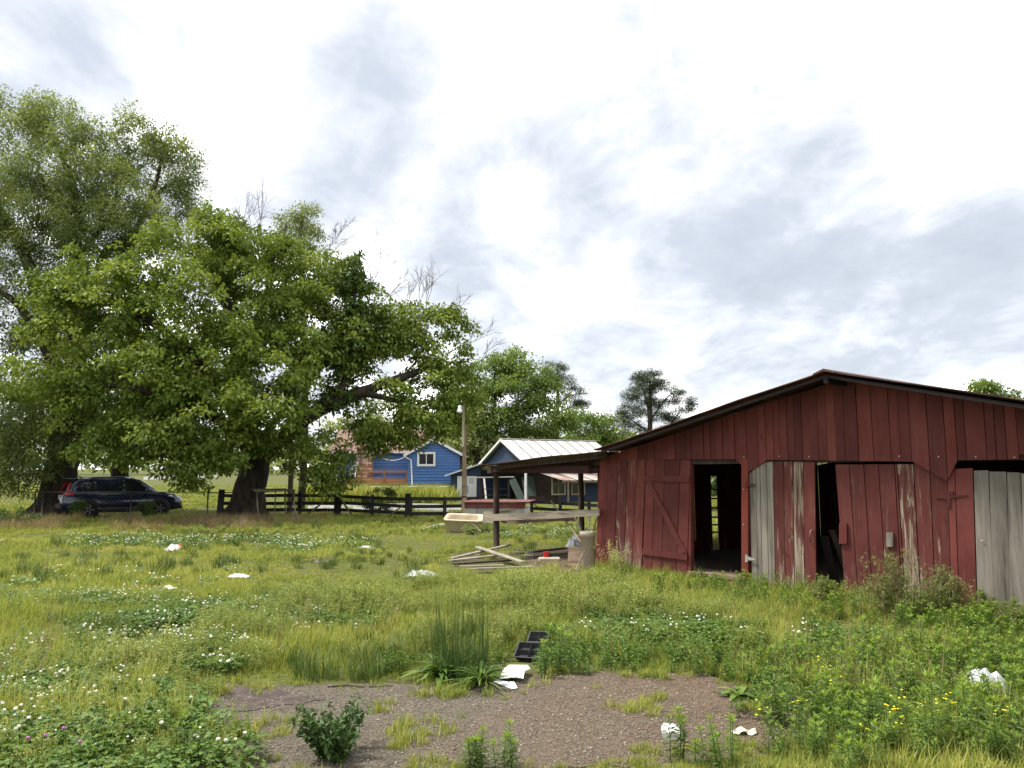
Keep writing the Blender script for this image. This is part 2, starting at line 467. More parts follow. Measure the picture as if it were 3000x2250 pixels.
M_ROOF = pmat('rusty_roof_metal', (0.05, 0.022, 0.02), 0.6, 0.5, (4, 4, 9), 0.2, 0.35, 0.4, 0.35, 7, (0.20, 0.09, 0.045), 0.6)
M_IRON = pmat('painted_hinge_iron', (0.09, 0.022, 0.018), 0.7, 0.4, 30, 0.3, 0.2)
M_STEEL = pmat('galvanised_steel', (0.45, 0.44, 0.42), 0.5, 0.3, 30, 0.2, 0.7, 0.5, dirt=(0.25, 0.14, 0.08), dirt_amt=0.5)
M_WASH = pmat('pale_washer', (0.42, 0.33, 0.30), 0.6, 0.2, 40, 0.1)

# ------------------------------------------------------------------ barn
BA, BB = G(1740, 1655), G(2860, 1800)
bdir = (BB - BA).normalized(); bn = Vector((-bdir.y, bdir.x, 0))          # along the front, and into the barn
BTH = math.atan2(bdir.y, bdir.x)
barn = thing('barn', 'long red board barn with sagging doors and a lean-to', 'barn', BA, BTH)
def W(u, v, off=0.0):
    """photo pixel to (s, z) on the barn front (or a plane `off` metres behind it)"""
    d = ray(u, v); p0 = BA + bn * off
    t = (p0 - EYEP).dot(bn) / d.dot(bn)
    q = EYEP + d * t - BA
    return q.dot(bdir), q.z
rb = random.Random(21)
OV = 0.60
s_r, z_r = W(2415, 1083, -OV); s_l, z_l = W(1812, 1293, -OV); s_q, z_q = W(2985, 1170, -OV)
z_r -= 0.05; z_l -= 0.035; z_q -= 0.035
SLL = (z_r - z_l) / (s_r - s_l); SLR = (z_r - z_q) / (s_q - s_r)
BW = s_r * 2.02
def roofz(s): return z_r - (s_r - s) * SLL if s < s_r else z_r - (s - s_r) * SLR
def plank(parent, mat, poly, y0=0.0, th=0.024, wear=None, name='plank', gap=True):
    m = MB().prism(poly, y0, y0 + th); o = m.build(name, mat, parent)
    o['wear'] = wear if wear is not None else 0.0
    return o
def vplank(parent, mat, ul, ur, v0, v1, lean=0.0, leanr=None, y0=None, wear=0.0, vb_r=None, vt_r=None, gap=None):
    """upright board between photo columns ul and ur, top row v0 to bottom row v1"""
    if y0 is None: y0 = rb.uniform(-0.008, 0.008)
    leanr = lean if leanr is None else leanr
    a = W(ul, v0, y0); b = W(ur, vt_r if vt_r else v0, y0); c = W(ur + leanr, vb_r if vb_r else v1, y0); d = W(ul + lean, v1, y0)
    g = rb.uniform(0.003, 0.009) if gap is None else gap
    j = lambda: rb.uniform(-0.006, 0.006)
    poly = [(d[0] + g, d[1] + j()), (c[0] - g, c[1] + j()), (b[0] - g, b[1] + j()), (a[0] + g, a[1] + j())]
    return plank(parent, mat, poly, y0, 0.024, wear)
# gable boards, cut to the roof slope
seams = [1762, 1788, 1812, 1839, 1871, 1901, 1921, 1945, 1961, 1982, 2012, 2029, 2045, 2066, 2085, 2102, 2122, 2139, 2157, 2191, 2225, 2249, 2271, 2290,
    2313, 2334, 2356, 2378, 2403, 2428, 2454, 2482, 2520, 2563, 2614, 2643, 2674, 2727, 2776, 2808, 2835, 2895, 2923, 2954, 2988]
def gable_bottom(u):
    for (u0, v0), (u1, v1) in zip(GB, GB[1:]):
        if u0 <= u <= u1: return v0 + (v1 - v0) * (u - u0) / max(1e-6, u1 - u0)
    return GB[-1][1]
GB = [(1700, 1346), (2190.9, 1346), (2191, 1384), (2194, 1384), (2251, 1347), (2674, 1352), (2776, 1409), (2776.1, 1349), (3000, 1345), (4000, 1340)]
gS = []
for u in seams: gS.append((W(u, 1340)[0], u))
s_cur = gS[-1][0]
while s_cur < BW - 0.2:
    s_cur += rb.uniform(0.13, 0.25); gS.append((min(s_cur, BW), None))
for (sa, ua), (sb, ub) in zip(gS, gS[1:]):
    if ub is None: zb0 = zb1 = 2.05
    else:
        e = 0.01
        zb0 = W(ua, gable_bottom(ua + e) + rb.uniform(-.6, .6))[1]; zb1 = W(ub, gable_bottom(ub - e) + rb.uniform(-.6, .6))[1]
    y0 = -0.034 + rb.uniform(-0.008, 0.008); g = rb.uniform(0.002, 0.007)
    poly = [(sa + g, zb0), (sb - g, zb1)]
    if sa < s_r < sb: poly += [(sb - g, roofz(sb) - 0.03), (s_r, roofz(s_r) - 0.03), (sa + g, roofz(sa) - 0.03)]
    else: poly += [(sb - g, roofz(sb) - 0.03), (sa + g, roofz(sa) - 0.03)]
    w = -0.09 + rb.uniform(-0.03, 0.03)
    if ua == 2674: w = 0.02
    plank(barn, M_RED, poly, y0, 0.024, w)
# boards of the corner, left of the braced door
cu = [1757, 1774, 1781, 1811, 1840, 1866, 1892]
for a, b, w, vb in zip(cu, cu[1:], (-.05, -.05, -.03, .10, .09, .06), (1658, 1660, 1663, 1668, 1673, 1677)):
    vplank(barn, M_RED, a, b, 1344, vb, -14, wear=w)
# braced door
def facade_mesh(name, polys, mat, parent, wear=0.0):
    m = MB()
    for poly, y0, y1 in polys: m.prism(poly, y0, y1)
    o = m.build(name, mat, parent); o['wear'] = wear
    return o
def door_leaf(rails, name='door'):
    o = facade_mesh(name, rails, M_RED, barn, -0.05)
    return o
def strip(u0, v0, u1, v1, h0, h1, y0, th=0.022):
    """board running from one photo point to another; h0/h1 are its heights in photo rows"""
    a = W(u0, v0, y0); b = W(u1, v1, y0); c = W(u1, v1 + h1, y0); d = W(u0, v0 + h0, y0)
    return ([d, c, b, a], y0, y0 + th)
door = door_leaf([strip(1889, 1394, 2018, 1395, 16, 18, -0.028)])
door['label'] = 'red braced board door standing shut'
du = [1893, 1920, 1948, 1993, 2024]
for a, b, vb in zip(du, du[1:], (1672, 1678, 1683, 1688)):
    vplank(door, M_RED, a, b, 1346, vb, -12, y0=0.0 + rb.uniform(-.003, .003), wear=-0.04)
facade_mesh('rail', [strip(1881, 1607, 2012, 1625, 17, 17, -0.03)], M_RED, door, -0.06)
a0, a1 = W(1892, 1413, -0.026), W(1905, 1410, -0.026); b1, b0 = W(2013, 1620, -0.026), W(1996, 1619, -0.026)
facade_mesh('brace', [([a0, b0, b1, a1], -0.026, -0.004)], M_RED, door, -0.02)
facade_mesh('door_post', [strip(2013, 1346, 2024, 1346, 345, 345, 0.01, 0.09)], M_RED, barn, -0.1)
# doorway: posts, sill, threshold
o = facade_mesh('door_post', [strip(2172, 1347, 2191, 1347, 360, 364, -0.035, 0.11)], M_POSTRED, barn, -0.30)
o['label'] = 'orange-red doorway post'
sl0, sl1 = W(2012, 1668)[0], W(2190, 1690)[0]
MB().box(sl0, sl1, 0.0, 0.55, 0.05, 0.105).build('sill', M_BROWNW, barn, bevel=0.006)
MB().box(sl0 - .3, sl1 + .15, 0.06, 0.5, -0.05, 0.04).build('footing', pmat('footing_stone', (0.2, 0.13, 0.1), 0.9, 0.4, 7, 0.6), barn, bevel=0.01)
# left leaf of the double door: grey boards patched onto red ones
leafa = facade_mesh('door', [strip(2200, 1430, 2384, 1432, 22, 22, 0.03)], M_RED, barn, 0.0)
facade_mesh('rail', [strip(2202, 1640, 2388, 1655, 22, 22, 0.03)], M_RED, leafa, 0.0)
leafa['label'] = 'door leaf of grey and peeling red boards'
lu = [2195, 2213, 2226, 2245, 2264, 2295, 2323, 2353, 2387]
for i, (a, b) in enumerate(zip(lu, lu[1:])):
    vt0 = 1353 if a >= 2230 else 1388 - (a - 2194) * 35 / 36
    vt1 = 1353 if b >= 2230 else 1388 - (b - 2194) * 35 / 36
    vb = 1722 + (a - 2195) * 0.13
    vplank(leafa, M_GREYW if i < 4 else M_RED, a, b, vt0, vb, 8 if i < 5 else 5, vt_r=vt1, y0=0.004 + rb.uniform(-.005, .005), wear=[0, 0, 0, 0, .05, .10, .19, .03][i])
# right leaf, hanging askew
leafb = facade_mesh('door', [strip(2455, 1430, 2840, 1430, 22, 22, 0.03)], M_RED, barn, 0.0)
facade_mesh('rail', [strip(2472, 1690, 2855, 1700, 22, 22, 0.03)], M_RED, leafb, 0.0)
leafb['label'] = 'wide red door leaf hanging askew beside a dark gap'
ru = [2446, 2487, 2530, 2573, 2620, 2628, 2675, 2724, 2774, 2797, 2850]
for i, (a, b) in enumerate(zip(ru, ru[1:])):
    vb = 1752 + (a - 2446) * 0.115
    vt = 1360 if a < 2675 else 1352 if a < 2774 else 1366 if a < 2797 else 1373
    ln = (30, 28, 27, 26, 25, 25, 23, 18, 14, 14)[i]; lr = (28, 27, 26, 25, 25, 23, 18, 14, 14, 13)[i]
    vplank(leafb, M_RED, a, b, vt, vb, ln, lr, y0=0.008 + rb.uniform(-.006, .006), wear=[-.01, .03, 0, .05, 0, .15, .07, .05, .04, -.02][i])
# grey boards at the far end
leafc = facade_mesh('door', [strip(2850, 1440, 3060, 1450, 22, 22, 0.03)], M_GREYW, barn, 0.0)
leafc['label'] = 'grey unpainted board door'
cu2 = [2851, 2897, 2948, 2991, 3040, 3095]
for i, (a, b) in enumerate(zip(cu2, cu2[1:])):
    vplank(leafc, M_GREYW, a, b, 1378 + i * 3, 1796 + i * 7, 12, 17, y0=rb.uniform(-.004, .008), wear=0)
s_cur = W(3096, 1600)[0] + 0.05
while s_cur < BW:
    w_ = rb.uniform(0.14, 0.24)
    plank(barn, M_RED, [(s_cur, 0.03), (min(BW, s_cur + w_ - .005), 0.03), (min(BW, s_cur + w_ - .005), 2.0), (s_cur, 2.0)], 0.0)
    s_cur += w_
# header beam behind the gable foot, tie plates, latches, hinges, washers
MB().box(0.02, BW, 0.03, 0.13, 1.98, 2.10).build('header_beam', M_DARKW, barn)
facade_mesh('latch_block', [strip(2596, 1560, 2615, 1560, 42, 42, -0.03, 0.03)], M_GREYW, barn)
facade_mesh('latch_block', [strip(2458, 1533, 2480, 1533, 60, 60, -0.03, 0.03)], M_RED, barn, -0.05)
MB().tube([(W(2380, 1552)[0], -0.005, W(2380, 1552)[1]), (W(2378, 1556)[0], -0.045, W(2378, 1556)[1]), (W(2378, 1586)[0], -0.045, W(2378, 1586)[1]), (W(2380, 1590)[0], -0.005, W(2380, 1590)[1])], 0.011, 6).build('handle', M_BROWNW, barn, True)
def hinge(pts_plate, strap, mat, name='hinge'):
    facade_mesh(name, [pts_plate, strap], mat, barn)
def tri(u0, v0, h, u1, v1, y0, th=0.008):
    a = W(u0, v0, y0); b = W(u0, v0 + h, y0); c = W(u1, v1 + 2, y0); d = W(u1, v1 - 2, y0)
    p = [b, c, d, a] if u1 > u0 else [c, b, a, d]
    return (p, y0, y0 + th)
hinge(strip(2183, 1625, 2190, 1625, 22, 22, -0.046, 0.010), tri(2190, 1630, 12, 2212, 1639, -0.040), M_STEEL)
hinge(strip(2184, 1412, 2190, 1412, 18, 18, -0.046, 0.010), tri(2191, 1415, 10, 2211, 1421, -0.040), M_IRON)
hinge(strip(2774, 1440, 2784, 1440, 46, 46, -0.012, 0.010), tri(2784, 1452, 7, 2833, 1452, -0.010), M_IRON)
hinge(strip(2786, 1438, 2792, 1438, 22, 22, -0.012, 0.010), tri(2774, 1456, 7, 2740, 1456, -0.010), M_IRON)
for (u, v, y0) in ((2284,1337,-.04),(2371,1338,-.04),(2635,1337,-.04),(2750,1338,-.04),(2859,1339,-.04),(2973,1340,-.04),(2180,1339,-.04),(2179,1434,-.036),(2179,1537,-.036),(2878,1585,-.004)):
    s, z = W(u, v, y0)
    m = MB().lathe([(0.012, 0), (0.012, 0.004), (0.006, 0.008)], 10); o = m.build('bolt', M_WASH, barn, True, (s, y0 - 0.004, z), (R(90), 0, 0))
# nail heads along the gable foot
# other walls
BD = 8.5
k0, k1, kg = 3.82, 4.06, (3.19, 3.225)
sw = MB()
for a, b, z0, z1 in ((0.13, kg[0], 0, 2.25), (kg[0], kg[1], 0, .3), (kg[0], kg[1], 1.75, 2.25), (kg[1], k0, 0, 2.25), (k0, k1, 0, 0.06), (k0, k1, 1.77, 2.25), (k1, BD, 0, 2.25)):
    sw.box(0.0, 0.025, a, b, z0, z1)
sw.build('side_wall', M_RED, barn)
MB().box(BW - .03, BW, 0.03, BD, 0, roofz(BW) - .05).build('side_wall', M_RED, barn)
MB().prism([(0.03, 0), (BW - .04, 0), (BW - .04, roofz(BW) - .05), (s_r, z_r - .05), (0.03, roofz(0) - .05)], BD, BD + .03).build('back_wall', M_RED, barn)
MB().box(2.6, 2.65, 4.6, BD, 0, 2.2).build('stall_partition', M_DARKW, barn)
MB().box(0.05, BW - .05, 0.2, BD - .05, -0.02, 0.03).build('barn_floor', pmat('barn_floor_dirt', (0.12, 0.09, 0.07), 0.95, 0.4, 5, 0.5), barn)
# leaning board inside the gap of the double door
MB().bar((W(2400, 1720)[0], 0.5, 0.0), (W(2396, 1500)[0] - .05, 0.25, .85), 0.13, 0.02, (1, 0, 0)).build('leaning_board', M_VDARK, barn)
MB().bar((W(2425, 1720)[0] + .05, 0.7, 0.0), (W(2404, 1500)[0], 0.3, .95), 0.10, 0.02, (1, 0, 0)).build('leaning_board', M_DARKW, barn)
# roof sheets
def slope_sheet(sa, za, sb, zb, y0, y1, lift, name='roof_sheet'):
    t = 0.014; m = MB(); n = 10
    V = []; F = []
    for i in range(n + 1):
        f = i / n; s = sa + (sb - sa) * f; z = za + (zb - za) * f + lift * (0.5 + 0.5 * math.sin(f * 9 + y0 * 7)) + rb.uniform(-.003, .003)
        for y in (y0, y1): V += [(s, y, z), (s, y, z + t)]
    for i in range(n):
        b = i * 4; c = b + 4
        F += [(b, b+1, c+1, c), (b+2, c+2, c+3, b+3), (b+1, b+3, c+3, c+1), (b, c, c+2, b+2)]
    F += [(0, 2, 3, 1), (n*4, n*4+1, n*4+3, n*4+2)]
    return m.add(V, F).build(name, M_ROOF, barn)
y = -OV
ridge_z = z_r + 0.02
SL0 = W(1737, 1322, -OV)[0]
while y < BD + .2:
    y2 = y + 0.74
    sL = SL0 if y < 0.5 else SL0
    slope_sheet(sL, roofz(sL) + 0.02, s_r, ridge_z, y, y2 - 0.006, 0.012 if y < 0 else 0.006)
    slope_sheet(BW + .3, roofz(BW + .3) + 0.02, s_r, ridge_z, y, y2 - 0.006, 0.012 if y < 0 else 0.006)
    y = y2
MB().prism([(s_r - .17, z_r - .02), (s_r, z_r + .03), (s_r + .17, z_r - .02), (s_r + .17, z_r + .005), (s_r, z_r + .065), (s_r - .17, z_r + .005)][::1], -OV - .03, BD + .1).build('ridge_cap', M_ROOF, barn)
for sgn, se in ((1, SL0), (-1, BW + .3)):
    p0 = (s_r, -OV + .05, z_r - .045); p1 = (se, -OV + .05, roofz(se) - .045)
    MB().bar(p0, p1, 0.045, 0.035).build('barge_rafter', M_VDARK, barn)
    for yy in (0.8, 2.2, 3.6, 5.0, 6.4, 7.8):
        MB().bar((s_r, yy, z_r - .06), (se, yy, roofz(se) - .06), 0.1, 0.045).build('rafter', M_DARKW, barn)
MB().box(s_r - .03, s_r + .03, -OV + .02, 0, z_r - .15, z_r - .03).build('ridge_beam', M_VDARK, barn)
# lean-to on the left
LD = 8.6
zl0, zl1 = roofz(SL0) - 0.005, W(1402, 1361, -OV)[1] - .02; sl_out = W(1402, 1361, -OV)[0]
y = -OV + .06
while y < LD:
    y2 = y + 0.72
    slope_sheet(sl_out + rb.uniform(-.06, .03), zl1 + rb.uniform(-.012, .012), SL0 + 0.05, zl0 + 0.0, y, y2 - .01, 0.02)
    y = y2
s_p, _ = W(1453, 1500)
def lean_post(s, y, top, w=0.145):
    m = MB().tube([(s + .03, y, -0.1), (s + .01, y, 0.7), (s, y + .01, 1.3), (s - .005, y, top)], [w / 2 * 1.05, w / 2, w / 2 * .97, w / 2 * .93], 12)
    return m.build('post', M_DARKW, barn, True)
lean_post(s_p, 0.0, 1.86)
lean_post(s_p, 2.75, 1.86, 0.15)
lean_post(s_p, 5.5, 1.86, 0.15)
MB().box(s_p - .2, s_p - .13 + .12, -0.12, LD - .2, 1.83, 1.97).build('eave_beam', M_DARKW, barn)
MB().prism([(s_p - .1, 1.86), (-.01, 1.82), (-.01, 1.98), (s_p - .1, 2.0)], -0.1, -0.05).build('header_board', M_MAROON, barn)
for yy in (-.28, .55, 1.4, 2.3, 3.2, 4.1, 5.0, 5.9):
    MB().bar((sl_out + .06, yy, zl1 - .06), (SL0 + .05, yy, zl0 - .065), 0.09, 0.045).build('rafter', M_DARKW, barn)
# bent-up sheet on the lean-to roof
bt = MB()
c0 = (-1.15, 2.2); zz0 = zl0 + .02
bt.add([(-1.9, 1.6, zz0 - .08), (-.55, 1.5, zz0 + .02), (-.62, 2.6, zz0 + .24), (-1.9, 2.9, zz0 + .03), (-.25, 1.75, zz0 + .02), (-.4, 2.3, zz0 + .03)], [(0, 1, 2, 3), (1, 4, 5, 2)])
bo = bt.build('bent_roof_sheet', pmat('faded_red_roof', (0.30, 0.11, 0.09), 0.55, 0.4, 4, 0.2, 0.3, dirt=(0.5, 0.42, 0.4), dirt_amt=0.7), barn)
sm = bo.modifiers.new('solid', 'SOLIDIFY'); sm.thickness = 0.008
# rails across the lean-to
r0 = W(1444, 1507, -0.08); r1 = W(1757, 1491, -0.08); r2 = W(1757, 1511, -0.08); r3 = W(1444, 1526, -0.08)
pts = [r3]
for i in range(1, 8):
    f = i / 8; pts.append((r3[0] + (r2[0] - r3[0]) * f, r3[1] + (r2[1] - r3[1]) * f + rb.uniform(-.006, .012) - 0.02 * math.sin(f * 3.1)))
MB().prism(pts + [r2, r1, r0], -0.1, -0.065).build('rail', M_RAILW, barn, bevel=0.004)
q0 = W(1415, 1498, .1); q1 = W(1446, 1499, .1); q2 = W(1446, 1533, .1); q3 = W(1413, 1530, .1)
MB().prism([q3, q2, q1, q0], 0.1, 0.14).build('rail_end', M_RAILW, barn, bevel=0.004)
lo = []
for i in range(15):
    f = i / 14; u = 1462 + 228 * f
    lo.append(W(u, 1531 + 6 * math.sin(f * 7) * (1 - f) + rb.uniform(-2, 2) - 3 * f, .12))
MB().prism(lo + [W(1690, 1512, .12), W(1462, 1505, .12)], 0.12, 0.145).build('rail', M_BROWNW, barn)
# ------------------------------------------------------------------ blue house
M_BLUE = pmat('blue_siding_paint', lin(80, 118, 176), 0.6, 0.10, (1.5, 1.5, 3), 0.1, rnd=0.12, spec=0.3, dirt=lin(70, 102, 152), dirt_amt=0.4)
M_BLUED = pmat('dark_blue_siding_paint', lin(52, 68, 92), 0.7, 0.12, (1.5, 1.5, 3), 0.1, rnd=0.15, spec=0.25, dirt=lin(55, 66, 84), dirt_amt=0.5)  # dark blue paint, lowered further to put shade into the shed walls
M_LAPSHADOW = pmat('painted_lap_shadow_blue', (0.018, 0.032, 0.075), 0.7, 0.15, 3, 0.1)  # dark wall core, paints the shadow lines between the house siding boards
M_WHITE = pmat('white_trim_paint', (0.74, 0.74, 0.73), 0.55, 0.06, 4, 0.08, rnd=0.06, dirt=(0.5, 0.48, 0.44), dirt_amt=0.25)
M_SHINGLE = pmat('brown_shingles', (0.20, 0.125, 0.10), 0.9, 0.35, (8, 8, 14), 0.6, rnd=0.2)
M_FOUND = pmat('pale_foundation', (0.42, 0.39, 0.34), 0.9, 0.3, 3, 0.5, dirt=(0.25, 0.22, 0.16), dirt_amt=0.5)
M_DECK = pmat('stained_deck_timber', (0.36, 0.175, 0.08), 0.7, 0.3, (2, 2, 8), 0.2, rnd=0.35)
M_DARK = pmat('dark_void', (0.012, 0.012, 0.014), 0.9, 0.3, 2, 0.0)
def glass_mat():
    s = NT('window_glass'); f = s.noise(2.0, 3.0)
    c = s.mix(f, (0.015, 0.018, 0.02), (0.05, 0.055, 0.06)); m = s.done(c, 0.06, 0, 0.6); return m
M_GLASS = glass_mat()
M_STONE = {}
for i, c in enumerate([(0.36, 0.20, 0.13), (0.46, 0.34, 0.24), (0.27, 0.13, 0.09), (0.52, 0.44, 0.36), (0.20, 0.12, 0.10)]):
    M_STONE[i] = pmat('chimney_stone_%d' % i, c, 0.9, 0.3, 6, 0.6, rnd=0.4)
HY = 62.0
hz = lambda u, v, Y=HY: PY(u, v, Y)
g0 = hz(1200, 1440)
house = thing('house', 'bright blue clapboard house with brown roof and white-trimmed window', 'house', (0, HY, 0))
def loc(u, v, Y): p = PY(u, v, Y); return (p.x, p.y - HY, p.z)
zf = loc(1200, 1416, HY)[2]                      # top of foundation
x0, x1 = loc(1196, 1400, HY)[0], loc(1347, 1400, HY)[0]
ze = loc(1200, 1329, HY)[2]; pk = loc(1272, 1288, HY)
DEP = 9.0
def clap(parent, mat, xa, xb, y, z0, z1, step, face=-1, top=None, sect='x', name='siding_board', bulge=0.05, gap_=0.028):
    """tapered boards with an open gap above each; top(z) trims the run under a gable"""
    z = z0
    while z < z1 - 0.02:
        z2 = min(z + step, z1)
        zn = z2; z2 = z2 - gap_
        a, b = xa, xb
        if top:
            a, b = top(z2)
            a0, b0 = top(z)
        else: a0, b0 = a, b
        if b - a < 0.05: break
        if sect == 'x':
            V = [(a0, y + face * bulge, z), (b0, y + face * bulge, z), (b0, y, z), (a0, y, z), (a, y + face * .008, z2), (b, y + face * .008, z2), (b, y, z2), (a, y, z2)]
            F = [(0,3,2,1),(4,5,6,7),(0,1,5,4),(1,2,6,5),(2,3,7,6),(3,0,4,7)]
            if face > 0: F = [f[::-1] for f in F]
        else:
            V = [(y + face * bulge, a0, z), (y + face * bulge, b0, z), (y, b0, z), (y, a0, z), (y + face * .008, a, z2), (y + face * .008, b, z2), (y, b, z2), (y, a, z2)]
            F = [(0,3,2,1),(4,5,6,7),(0,1,5,4),(1,2,6,5),(2,3,7,6),(3,0,4,7)]
            if face < 0: F = [f[::-1] for f in F]
        MB().add(V, F).build(name, mat, parent)
        z = zn
wall = MB().prism([(x0, zf), (x1, zf), (x1, ze), (pk[0], pk[2]), (x0, ze)], 0.0, DEP).build('wall', M_LAPSHADOW, house)
def gtop(z):
    if z <= ze: return x0, x1
    f = (z - ze) / (pk[2] - ze); return x0 + (pk[0] - x0) * f, x1 + (pk[0] - x1) * f
clap(wall, M_BLUE, x0, x1, -0.002, zf, pk[2], 0.235, -1, gtop)
MB().box(x0 + .1, x1 - .1, .1, DEP - .1, -0.4, zf).build('foundation', M_FOUND, house)
# gable roof of the wing
def roof_slab(parent, pts, th, mat, name='roof'):
    """pts: four corners of the slope, counter-clockwise from above"""
    a = [Vector(p) for p in pts]; n = (a[1] - a[0]).cross(a[3] - a[0]).normalized()
    V = a + [p + n * th for p in a]
    return MB().add(V, [(3,2,1,0),(4,5,6,7),(0,1,5,4),(1,2,6,5),(2,3,7,6),(3,0,4,7)]).build(name, mat, parent)
ov = 0.35
sl = (pk[2] - ze) / (pk[0] - x0)
sr = (pk[2] - ze) / (x1 - pk[0])
roof_slab(house, [(x0 - ov, -ov, ze - ov * sl), (pk[0], -ov, pk[2]), (pk[0], DEP, pk[2]), (x0 - ov, DEP, ze - ov * sl)], 0.1, M_SHINGLE)
bpt = loc(1362, 1342, HY)
roof_slab(house, [(pk[0], -ov, pk[2]), (x1 + .6, -ov, ze - .6 * sr), (x1 + .6, DEP, ze - .6 * sr), (pk[0], DEP, pk[2])], 0.1, M_SHINGLE)
MB().bar((x0 - ov, -ov - .03, ze - ov * sl + .02), (pk[0], -ov - .03, pk[2] + .02), 0.2, 0.04).build('fascia', M_WHITE, house)
MB().bar((pk[0], -ov - .032, pk[2] + .02), (x1 + .6, -ov - .032, ze - .6 * sr + .02), 0.2, 0.04).build('fascia', M_WHITE, house)
# window with white frame
def window(parent, u0, u1, v0, v1, Y, yy, fr=0.14, mull=True, mat=None, sill=True):
    a = loc(u0, v0, Y); b = loc(u1, v1, Y); xa, xb, zt, zb = a[0], b[0], a[2], b[2]
    w = MB().box(xa + fr, xb - fr, yy - .02, yy + .02, zb + fr, zt - fr).build('window', M_GLASS, parent)
    mt = mat or M_WHITE
    fm = MB().box(xa, xb, yy - .06, yy - .021, zt - fr, zt).box(xa, xb, yy - .06, yy - .021, zb, zb + fr).box(xa, xa + fr, yy - .06, yy - .021, zb + fr, zt - fr).box(xb - fr, xb, yy - .06, yy - .021, zb + fr, zt - fr)
    fm.build('frame', mt, w)
    if mull:
        xm = (xa + xb) / 2
        MB().box(xm - .03, xm + .03, yy - .05, yy - .022, zb + fr, zt - fr).build('mullion', mt, w)
    return w
wd = window(house, 1223, 1276, 1324, 1366, HY, -0.085, 0.17)
# main body of the house, set back to the left
MY = 4.2
xl = loc(980, 1400, HY + MY)[0]; zr2 = loc(1100, 1262, HY + MY + 4)[2]
zm = loc(1000, 1324, HY + MY)[2]
mw = MB().box(xl, x0 - .002, MY, MY + 8, zf, zm).build('wall', M_LAPSHADOW, house)
clap(mw, M_BLUE, xl, x0 - .035, MY - .002, zf, zm, 0.235)
clap(wall, M_BLUE, 0.0, MY - .03, x0 - .001, zf, ze, 0.235, -1, None, 'y')
MB().box(xl + .1, x0 - .1, MY + .1, MY + 7.9, -0.4, zf).build('foundation', M_FOUND, house)
roof_slab(house, [(xl - .5, MY - .45, zm - .1), (x0 + .5, MY - .45, zm - .1), (x0 + .5, MY + 4, zr2), (xl - .5, MY + 4, zr2)], 0.1, M_SHINGLE)
roof_slab(house, [(x0 + .5, MY + 8.45, zm - .1), (xl - .5, MY + 8.45, zm - .1), (xl - .5, MY + 4, zr2), (x0 + .5, MY + 4, zr2)], 0.1, M_SHINGLE)
MB().box(xl - .5, x0 - .4, MY - .56, MY - .46, zm - .12, zm - .0).build('gutter', M_WHITE, house)
def pipe(pts, r, mat, parent, name, k=8): return MB().tube(pts, r, k).build(name, mat, parent, True)
dx = loc(1202, 1400, HY)[0]
pipe([(x0 - .25, -.1, ze - .05), (x0 - .2, -.12, ze - .3), (dx + .05, -.1, ze - .5), (dx + .15, -.1, zf + .5), (dx + .2, -.1, 0.35)], 0.06, M_WHITE, house, 'downspout')
pipe([(xl - .1, MY - .5, zm - .1), (xl + .25, MY - .3, zm - .4), (xl + .25, MY - .1, zm - .6), (xl + .25, MY - .1, zf)], 0.06, M_WHITE, house, 'downspout')
pipe([(loc(1150, 1300, HY + MY)[0], MY + 1.5, zm + .3), (loc(1150, 1300, HY + MY)[0], MY + 1.5, zm + 1.7)], 0.09, M_WHITE, house, 'vent_pipe')
# slack cable and lamp at the inner corner
c0, c1 = Vector((loc(1115, 1335, HY + MY)[0], MY - .1, loc(1115, 1338, HY + MY)[2])), Vector((x0 - .1, -.05, ze - .15))
pipe([c0.lerp(c1, i / 10) - Vector((0, 0, 1.4 * (i / 10) * (1 - i / 10))) for i in range(11)], 0.02, M_WHITE, house, 'cable', 5)
MB().lathe([(.06, 0), (.12, .1), (.13, .3), (.05, .4)], 10).build('wall_lamp', M_STONE[1], house, True, (loc(1117, 1336, HY + MY)[0], MY - .2, loc(1117, 1340, HY + MY)[2]))
# stone chimney
cx0, cx1 = loc(1047, 1400, HY + MY)[0], loc(1096, 1400, HY + MY)[0]
ztop = loc(1070, 1250, HY + MY)[2]
core = MB().box(cx0 + .05, cx1 - .05, MY - .85, MY - .04, 0.2, ztop).build('chimney', pmat('mortar', (0.3, 0.26, 0.22), 0.95, 0.2, 8, 0.4), house)
rs = random.Random(5); z = 0.3; row = 0
while z < ztop - .05:
    h = rs.uniform(.10, .20); x = cx0 - rs.uniform(0, .1); inset = 0.16 * max(0, min(1, (z - 3.0) / 1.0))
    xa_, xb_ = cx0 + inset, cx1 - inset; x = xa_
    while x < xb_ - .06:
        w = min(rs.uniform(.16, .42), xb_ - x); pr = rs.uniform(.01, .05)
        MB().box(x + .008, x + w - .008, MY - .87 - pr, MY - .80, z + .008, min(z + h, ztop) - .008).build('stone', M_STONE[rs.randrange(5)], core, bevel=0.012)
        x += w
    z += h; row += 1
# small porch end on the far left
MB().box(loc(955, 1400, HY + MY)[0], xl - .02, MY + 1.2, MY + 6, zf, zm - .1).build('wall', pmat('tan_wall', (0.35, 0.28, 0.18), 0.8, 0.2, 2, 0.1), house)

